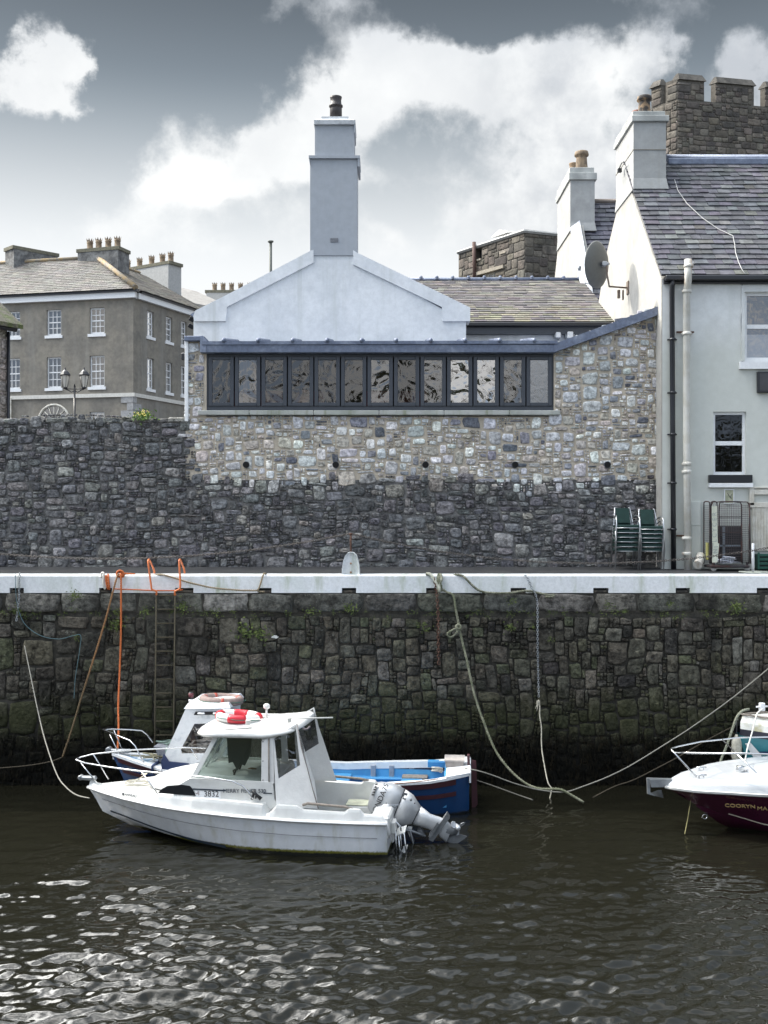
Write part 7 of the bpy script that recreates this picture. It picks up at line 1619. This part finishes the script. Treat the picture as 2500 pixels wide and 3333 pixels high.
# ================================================================== stacked chairs
dgreen = M('dark_green_wicker', (.006,.028,.024), .85, col2=(.010,.036,.030), scale=60, mott=.2)
alu = M('brushed_aluminium', (.62,.63,.64), .30, .9)
def make_chair(label):
    t = thing('stacking_chair', label, 'chair', group='stacked green chairs')
    w = .255
    b = MB(); b.loft([[(-w+.03,-.22,.44),(w-.03,-.22,.44),(w-.03,-.22,.40),(-w+.03,-.22,.40)],[(-w+.02,-.20,.462),(w-.02,-.20,.462),(w-.02,-.19,.395),(-w+.02,-.19,.395)],[(-w+.02,.18,.445),(w-.02,.18,.445),(w-.02,.18,.405),(-w+.02,.18,.405)]], smooth=False); b.build('seat', dgreen, t, False)
    b = MB(); b.loft([[(-.145,.19+.10*k/4,.50+.32*k/4),(.145,.19+.10*k/4,.50+.32*k/4),(.145,.215+.10*k/4,.50+.32*k/4),(-.145,.215+.10*k/4,.50+.32*k/4)] for k in range(5)], smooth=False); b.build('backrest', dgreen, t, False)
    for s in (-1, 1):
        b = MB(); b.tube([(s*(w+.018),-.22,0), (s*w,-.20,.44), (s*(w-.003),-.17,.60), (s*(w-.02),-.10,.655), (s*(w-.03),.06,.66), (s*(w-.06),.20,.60)], .0135, 7); b.build('front_leg', alu, t, False)
        b = MB(); b.tube([(s*(w-.01),.24,0), (s*(w-.035),.20,.43), (s*(w-.055),.21,.55), (s*(w-.09),.30,.82), (s*(w-.12),.302,.83)], .0125, 7); b.build('rear_leg', alu, t, False)
    b = MB(); b.tube([(-w,-.215,.395), (w,-.215,.395)], .009, 6); b.tube([(-w+.03,.20,.40), (w-.03,.20,.40)], .008, 6); b.build('seat_rail', alu, t, False)
    return t
ord_ = ['lowest','second lowest','third from the ground','third from the top','second from the top','topmost']
ch_x = [(X_(2044,22.95), 6, 'left'), (X_(2122,22.95), 6, 'right')]
proto = None
for x, n, side in ch_x:
    for k in range(n if side == 'left' else n):
        lab = ('green wicker chair with silver frame, '+ord_[k]+' in the '+side+' stack')
        if proto is None: proto = make_chair(lab); o = proto
        else: o = copy_tree(proto); o['label'] = lab
        step = .100 if side == 'left' else .094
        o.location = (x+.004*math.sin(k*2.1), 23.22-.018*k, ZQ+.045+k*step); o.rotation_euler = (0, 0, R(2 if side == 'left' else -2)+.01*math.sin(k*3))

# ================================================================== roll cage
DC = 22.95; rc = thing('roll_cage', 'rusty wire roll cage trolley with a vertical RECYCLING sign, in front of the pale house', 'trolley', (X_(2366,DC), DC, ZQ+.05))
q = lambda px, py, D=DC: P(px, py, D)
rframe = M('dark_rust_frame', (.07,.035,.03), .75, .3, col2=(.04,.04,.045), scale=5, mott=.3)
def hoop(px0, px1, pt_, pb, D0, D1=None):
    D1 = D1 or D0; w_ = (px1-px0)*.45; return spline([q(px0,pb,D0), q(px0,(pt_+pb)/2,D0), q(px0,pt_+12,D0), q(px0+w_*.35,pt_+2,D0), q((px0+px1)/2,pt_,(D0+D1)/2), q(px1-w_*.35,pt_+2,D1), q(px1,pt_+12,D1), q(px1,(pt_+pb)/2,D1), q(px1,pb,D1)], 3)
for nm, h in (('left_side_frame', hoop(2291,2310,1632,1835,23.15,22.9)), ('sign_frame', hoop(2314,2334,1632,1835,22.9,22.7)), ('back_frame', hoop(2316,2438,1632,1835,23.2)), ('door_frame', hoop(2341,2413,1633,1830,22.75))):
    b = MB(); b.tube(h, .013, 6); b.build('cage_frame', rframe, rc)
def wire(px0, px1, py0, py1, D0, D1, nx, ny, nm='wire_mesh'):
    b = MB()
    for i in range(nx+1): f = i/nx; D = D0+(D1-D0)*f; x = px0+(px1-px0)*f; b.tube([q(x,py0,D), q(x,py1,D)], .0028, 3)
    for j in range(ny+1): y = py0+(py1-py0)*j/ny; b.tube([q(px0,y,D0), q(px1,y,D1)], .0028, 3)
    return b.build(nm, M('mesh_wire', (.10,.085,.085), .7, .3), rc)
wire(2316,2438,1640,1832,23.2,23.2,19,28); wire(2343,2412,1640,1828,22.75,22.75,9,24); wire(2293,2311,1645,1830,23.15,22.92,4,26); wire(2416,2439,1645,1830,22.8,23.18,4,26)
b = MB()
for py in (1683, 1733): b.tube([q(2341,py,22.75), q(2413,py,22.75)], .008, 5)
b.tube([q(2440,1640,23.0), q(2443,1835,22.9)], .014, 6); b.tube([q(2413,1640,22.76), q(2416,1835,22.76)], .014, 6); b.build('cage_bars', rframe, rc)
b = MB(); p0, p1 = q(2291,1834,23.2), q(2441,1834,22.72); b.box(p0.x, p1.x, 22.72, 23.2, p0.z-.07, p0.z-.02, .01); b.build('base_tray', rframe, rc)
for (px, D) in ((2323,22.78),(2432,22.78),(2323,23.12),(2432,23.12)):
    b = MB(); c = q(px,1857,D); c.z = ZQ+.085; b.lathe([(.0,-.018),(.055,-.018),(.064,-.01),(.064,.01),(.055,.018),(0,.018)], c, 18, 'Y'); o = b.build('castor_wheel', M('grey_tyre', (.36,.35,.33), .7, mott=.2), rc)
    b = MB(); b.box(c.x-.02, c.x+.02, c.y-.03, c.y+.03, c.z+.02, c.z+.12, .004); b.build('castor_fork', rframe, o)
yel = M('yellowed_board', (.56,.57,.47), .6, mott=.1)
b = MB(); b.prism([q(2317,1647,22.66), q(2334,1647,22.66), q(2336,1769,22.66), q(2319,1769,22.66)], (0,.008,0)); b.prism([q(2323,1769,22.655), q(2341,1769,22.655), q(2335,1831,22.655), q(2318,1831,22.655)], (0,.008,0)); sgn_ = b.build('sign_board', yel, rc)
pale = M('faded_letter', (.30,.33,.32), .6)
for i, ch_ in enumerate('RECYCL'):
    p = q(2326, 1673+i*17.4, 22.64); o = text(ch_, .13, pale, sgn_, (0,0,0), extr=.002); o.matrix_local = Matrix.Translation(p-rc.location) @ Matrix.Rotation(R(-90), 4, 'Y') @ Matrix.Rotation(R(90), 4, 'X')
for i, ch_ in enumerate('IN'):
    p = q(2331-i*2, 1780+i*14, 22.64); o = text(ch_, .13, pale, sgn_, (0,0,0), extr=.002); o.matrix_local = Matrix.Translation(p-rc.location) @ Matrix.Rotation(R(-94), 4, 'Y') @ Matrix.Rotation(R(90), 4, 'X')
b = MB(); b.box(q(2296,0,23.1).x, q(2309,0,23.1).x, 22.98, 23.1, Z_(1822,23.1), Z_(1766,23.1), .01); tag(b.build('yellow_box', M('yellow_card', (.36,.34,.12), .7)), 'narrow yellowish box standing in the left of the roll cage', 'box')
paper = M('newsprint', (.60,.62,.68), .8, col2=(.35,.36,.42), scale=14, lo=.5, hi=.6)
b = MB(); z0 = ZQ+.05+Z_(1834,DC)-ZQ-.05+.0; z0 = q(2366,1834,DC).z
r_ = random.Random(12)
for k in range(7):
    c = Vector((X_(2362,DC)+r_.uniform(-.08,.14), 22.86+r_.uniform(-.04,.08), z0+.02+k*.012)); T = Matrix.Translation(c) @ Matrix.Rotation(r_.uniform(-.5,.5), 4, 'Z') @ Matrix.Rotation(r_.uniform(-.10,.15), 4, 'Y'); b.box(-.17,.17,-.11,.11,-.004,.006,0,T)
T = Matrix.Translation((X_(2362,DC), 22.80, z0+.09)) @ Matrix.Rotation(R(-38), 4, 'X') @ Matrix.Rotation(R(8), 4, 'Y'); b.box(-.13,.13,-.10,.10,-.005,.005,0,T)
tag(b.build('newspaper_pile', paper), 'pile of loose newspapers on the tray of the roll cage', 'newspapers')
b = MB(); c = P(2475,1800,23.28); b.box(q(2337,0,23.3).x, q(2412,0,23.3).x, DH-.03, DH-.004, ZQ+.2, Z_(1712,DH), 0); vo = b.build('low_door', M('dark_door_paint', (.02,.02,.024), .8), rh)  # low door in one even near-black colour
b = MB(); b.box(q(2355,0,23.2).x, q(2362,0,23.2).x, DH-.06, DH-.03, ZQ+.2, Z_(1714,DH)); b.box(q(2335,0,23.2).x, q(2412,0,23.2).x, DH-.06, DH-.03, Z_(1779,DH), Z_(1773,DH)); b.build('door_bar', M('bluegrey_paint', (.22,.26,.30), .6), vo)
# white stub post on a round foot, green crate
wp_ = thing('stub_post', 'short white post on a flat round foot at the right edge of the quay', 'post', (X_(2451,22.5), 22.5, ZQ+.01)); c = P(2451,1864,22.5); c.z = ZQ+.012
b = MB(); b.lathe([(.030,.02),(.030,.60),(.024,.61)], c, 12); b.build('post', whitep, wp_)
b = MB(); b.torus(c+Vector((.02,0,.012)), .30, .012, None, 30, 5); b.tube([c+Vector((-.28,0,.012)), c+Vector((.32,0,.012))], .012, 5); b.tube([c+Vector((.02,-.3,.012)), c+Vector((.02,.3,.012))], .012, 5); b.build('round_foot', M('worn_white_iron', (.42,.44,.38), .7, mott=.3), wp_)
gc = thing('green_crate', 'dark green plastic crate under the cream board gate at the right edge', 'crate', (X_(2500,23), 23.05, ZQ+.05)); b = MB()
for j in range(4): z = ZQ+.06+j*.09; b.box(X_(2462,23), X_(2462,23)+.5, 22.9, 22.93, z, z+.055, .006)
for x in (X_(2462,23), X_(2462,23)+.24, X_(2462,23)+.47): b.box(x-.005, x+.035, 22.885, 22.92, ZQ+.05, ZQ+.42, .006)
b.build('front', M('bottle_green_plastic', (.01,.07,.05), .5), gc)
b = MB(); b.box(X_(2462,23), X_(2462,23)+.5, 22.95, 23.22, ZQ+.05, ZQ+.38, .01); b.build('body', M('dark_green_shade', (.008,.03,.024), .6), gc)

# ================================================================== diner seen through the fourth casement
per = thing('person', 'dark-haired person sitting bent over a table behind the fourth casement of the window band', 'person', P(990,1300,24.6))
pc_ = P(993, 1272, 24.15); skin = M('skin', (.36,.21,.15), .6); hair = M('black_hair', (.008,.007,.007), .6); cloth = M('dark_jumper', (.035,.03,.035), .9)
base = Vector(per.location)
J = [(-.06,.05,-.62), (-.06,.04,-.42), (-.05,.0,-.22), (-.03,-.02,-.13), (.0,-.04,-.05), (.01,-.06,.04), (.02,-.07,.10), (.13,.0,-.23), (.20,-.06,-.42), (.09,-.20,-.46), (.03,-.24,-.46), (-.24,.02,-.23), (-.30,-.06,-.42), (-.16,-.20,-.46), (-.10,-.24,-.46)]
E = [(0,1),(1,2),(2,3),(3,4),(4,5),(5,6),(2,7),(7,8),(8,9),(9,10),(2,11),(11,12),(12,13),(13,14)]
RAD = [.15,.15,.13,.055,.075,.09,.07,.065,.045,.032,.035,.065,.045,.032,.035]
def skinned(name, idx, grow, mat, sub=2):
    mp_ = {j: i for i, j in enumerate(idx)}; me = bpy.data.meshes.new(name)
    me.from_pydata([tuple(pc_+Vector(J[j])-base) for j in idx], [(mp_[a], mp_[c]) for a, c in E if a in mp_ and c in mp_], [])
    o = bpy.data.objects.new(name, me); C.objects.link(o); o.parent = per
    o.modifiers.new('skin', 'SKIN')
    for i, j in enumerate(idx):
        v = me.skin_vertices[0].data[i]; v.radius = (RAD[j]+grow, (RAD[j]+grow)*.85); v.use_root = (j == idx[0])
    m_ = o.modifiers.new('smooth', 'SUBSURF'); m_.levels = sub; m_.render_levels = sub
    bpy.context.view_layer.update()
    me2 = bpy.data.meshes.new_from_object(o.evaluated_get(bpy.context.evaluated_depsgraph_get())); bpy.data.objects.remove(o)
    me2.materials.clear(); me2.materials.append(mat); o = bpy.data.objects.new(name, me2); C.objects.link(o); o.parent = per; return o
bd = skinned('body', list(range(15)), 0, skin)
skinned('jumper', [0,1,2,7,8,9,11,12,13], .018, cloth)
b = MB(); hc = pc_+Vector((.015,-.035,.06))
b.lathe([(.10,-.05),(.118,.0),(.115,.05),(.09,.09),(.05,.115),(0,.12)], hc, 14); b.build('hair', hair, per)
b = MB(); 
for sx_ in (-.04,.04): c = pc_+Vector((.01+sx_,-.155,.03)); b.lathe([(0,-.006),(.012,0),(0,.006)], c, 8, 'Y')
b.build('eyes', ink, per)
t = thing('dining_table', 'dark table in front of the person behind the window band', 'table', (pc_.x, 24.3, 7.2)); b = MB(); b.box(pc_.x+.12, pc_.x+.9, 23.98, 24.4, pc_.z-.52, pc_.z-.48, .01); b.build('top', M('dark_wood', (.10,.06,.04), .4), t)
b = MB(); b.tube([(pc_.x+.5, 24.2, pc_.z-.52), (pc_.x+.5, 24.2, 6.95)], .04, 8); b.build('leg', blackp, t)
for px in (790, 880, 1010, 1230, 1345):
    t = thing('red_seat', 'dark red upholstered seat back behind casement '+{790:'two',880:'three',1010:'four',1230:'seven',1345:'eight'}[px]+' of the window band from the left', 'seat', (X_(px,25), 25, 6.9), group='dark red seats in the dining room')
    b = MB(); c = P(px,1290,25.1); b.box(c.x-.33, c.x+.33, 25.0, 25.12, 7.05, c.z+.12, .05); b.build('seat_back', M('maroon_cloth', (.14,.02,.025), .8), t)
    b = MB(); b.box(c.x-.33, c.x+.33, 24.6, 25.0, 7.0, 7.35, .05); b.build('seat', M('maroon_cloth', (.14,.02,.025), .8), t)
b = MB(); c = P(799,1260,24.9); b.box(c.x-.05, c.x+.05, 24.85, 24.95, 6.9, 9.2); b.box(c.x+.20, c.x+.24, 24.85, 24.95, 6.9, 9.2); tag(b.build('timber_post', M('varnished_timber', (.30,.14,.05), .4)), 'varnished timber post inside the dining room behind the second casement', 'post')
# ================================================================== bare trees on the bank behind the photographer, mirrored in the restaurant glass
bark = M('dark_bark', (.045,.038,.03), .9)
def bare_tree(x, y, h, seed, label):
    r_ = random.Random(seed); t = thing('bare_tree', label, 'tree', (x, y, 4.0), group='bare trees on the near bank')
    tb, cb_ = MB(), MB()
    def grow(p, d, L, r, lv):
        mb = tb if lv == 0 else cb_
        q = p+d*L*.5+Vector((r_.gauss(0,.05),r_.gauss(0,.05),0))*L; e = q+(d+Vector((r_.gauss(0,.15),r_.gauss(0,.15),.05))).normalized()*L*.5
        mb.tube([p, q, e], [r, r*.85, r*.68], 5 if lv < 2 else 3)
        if lv >= 5: return
        for _ in range(r_.choice((2,3,3)) if lv < 4 else 3):
            nd = (d+Vector((r_.gauss(0,.55), r_.gauss(0,.55), r_.gauss(.12,.3)))).normalized(); grow(e if r_.random() < .7 else q, nd, L*r_.uniform(.62,.82), r*.62, lv+1)
    grow(Vector((x, y, 4.0)), Vector((0,0,1)), h*.28, h*.022, 0)
    tb.build('trunk', bark, t); cb_.build('crown', bark, t)
for i, (x, y, h) in enumerate(((-15,-22,14),(-6,-26,16),(2,-20,13),(9,-24,15),(17,-21,13))):
    bare_tree(x, y, h, 200+i, 'bare branching tree on the bank behind the photographer, '+['far left','left','middle','right','far right'][i]+' of five')
b = MB(); r_ = random.Random(44)
for k in range(5200):
    x = r_.uniform(-46, 46); y = r_.uniform(-40, -34); top = 4+5.5+3.2*math.sin(x*.23+1)+2.0*math.sin(x*.61)+1.3*math.sin(x*1.7); z = 4+(top-4)*r_.random()**.8; s = r_.uniform(.3, .9); a = r_.uniform(0, 6.28)
    b.quad((x, y, z), (x+s*math.cos(a), y-.3, z+s*math.sin(a)), (x+s*1.3*math.cos(a+.7), y+.2, z+s*1.3*math.sin(a+.7)), (x+s*.8*math.cos(a+1.5), y, z+s*.8*math.sin(a+1.5)))
tag(b.build('wood', M('dark_added_evergreen', (.025,.035,.018), .8, col2=(.05,.05,.03), scale=1)), 'dark evergreen wood on the bank behind the photographer', 'wood', kind='stuff')  # unseen leaf mass, added to put dark patches in the window reflections
b = MB(); b.box(-60, 60, -18, -9, -2, 4.0); b.quad((-200,-18,3.99),(200,-18,3.99),(200,-300,3.99),(-200,-300,3.99)); struct('near_bank', b, M('bank_grass', (.05,.055,.03), .95, mott=.3))
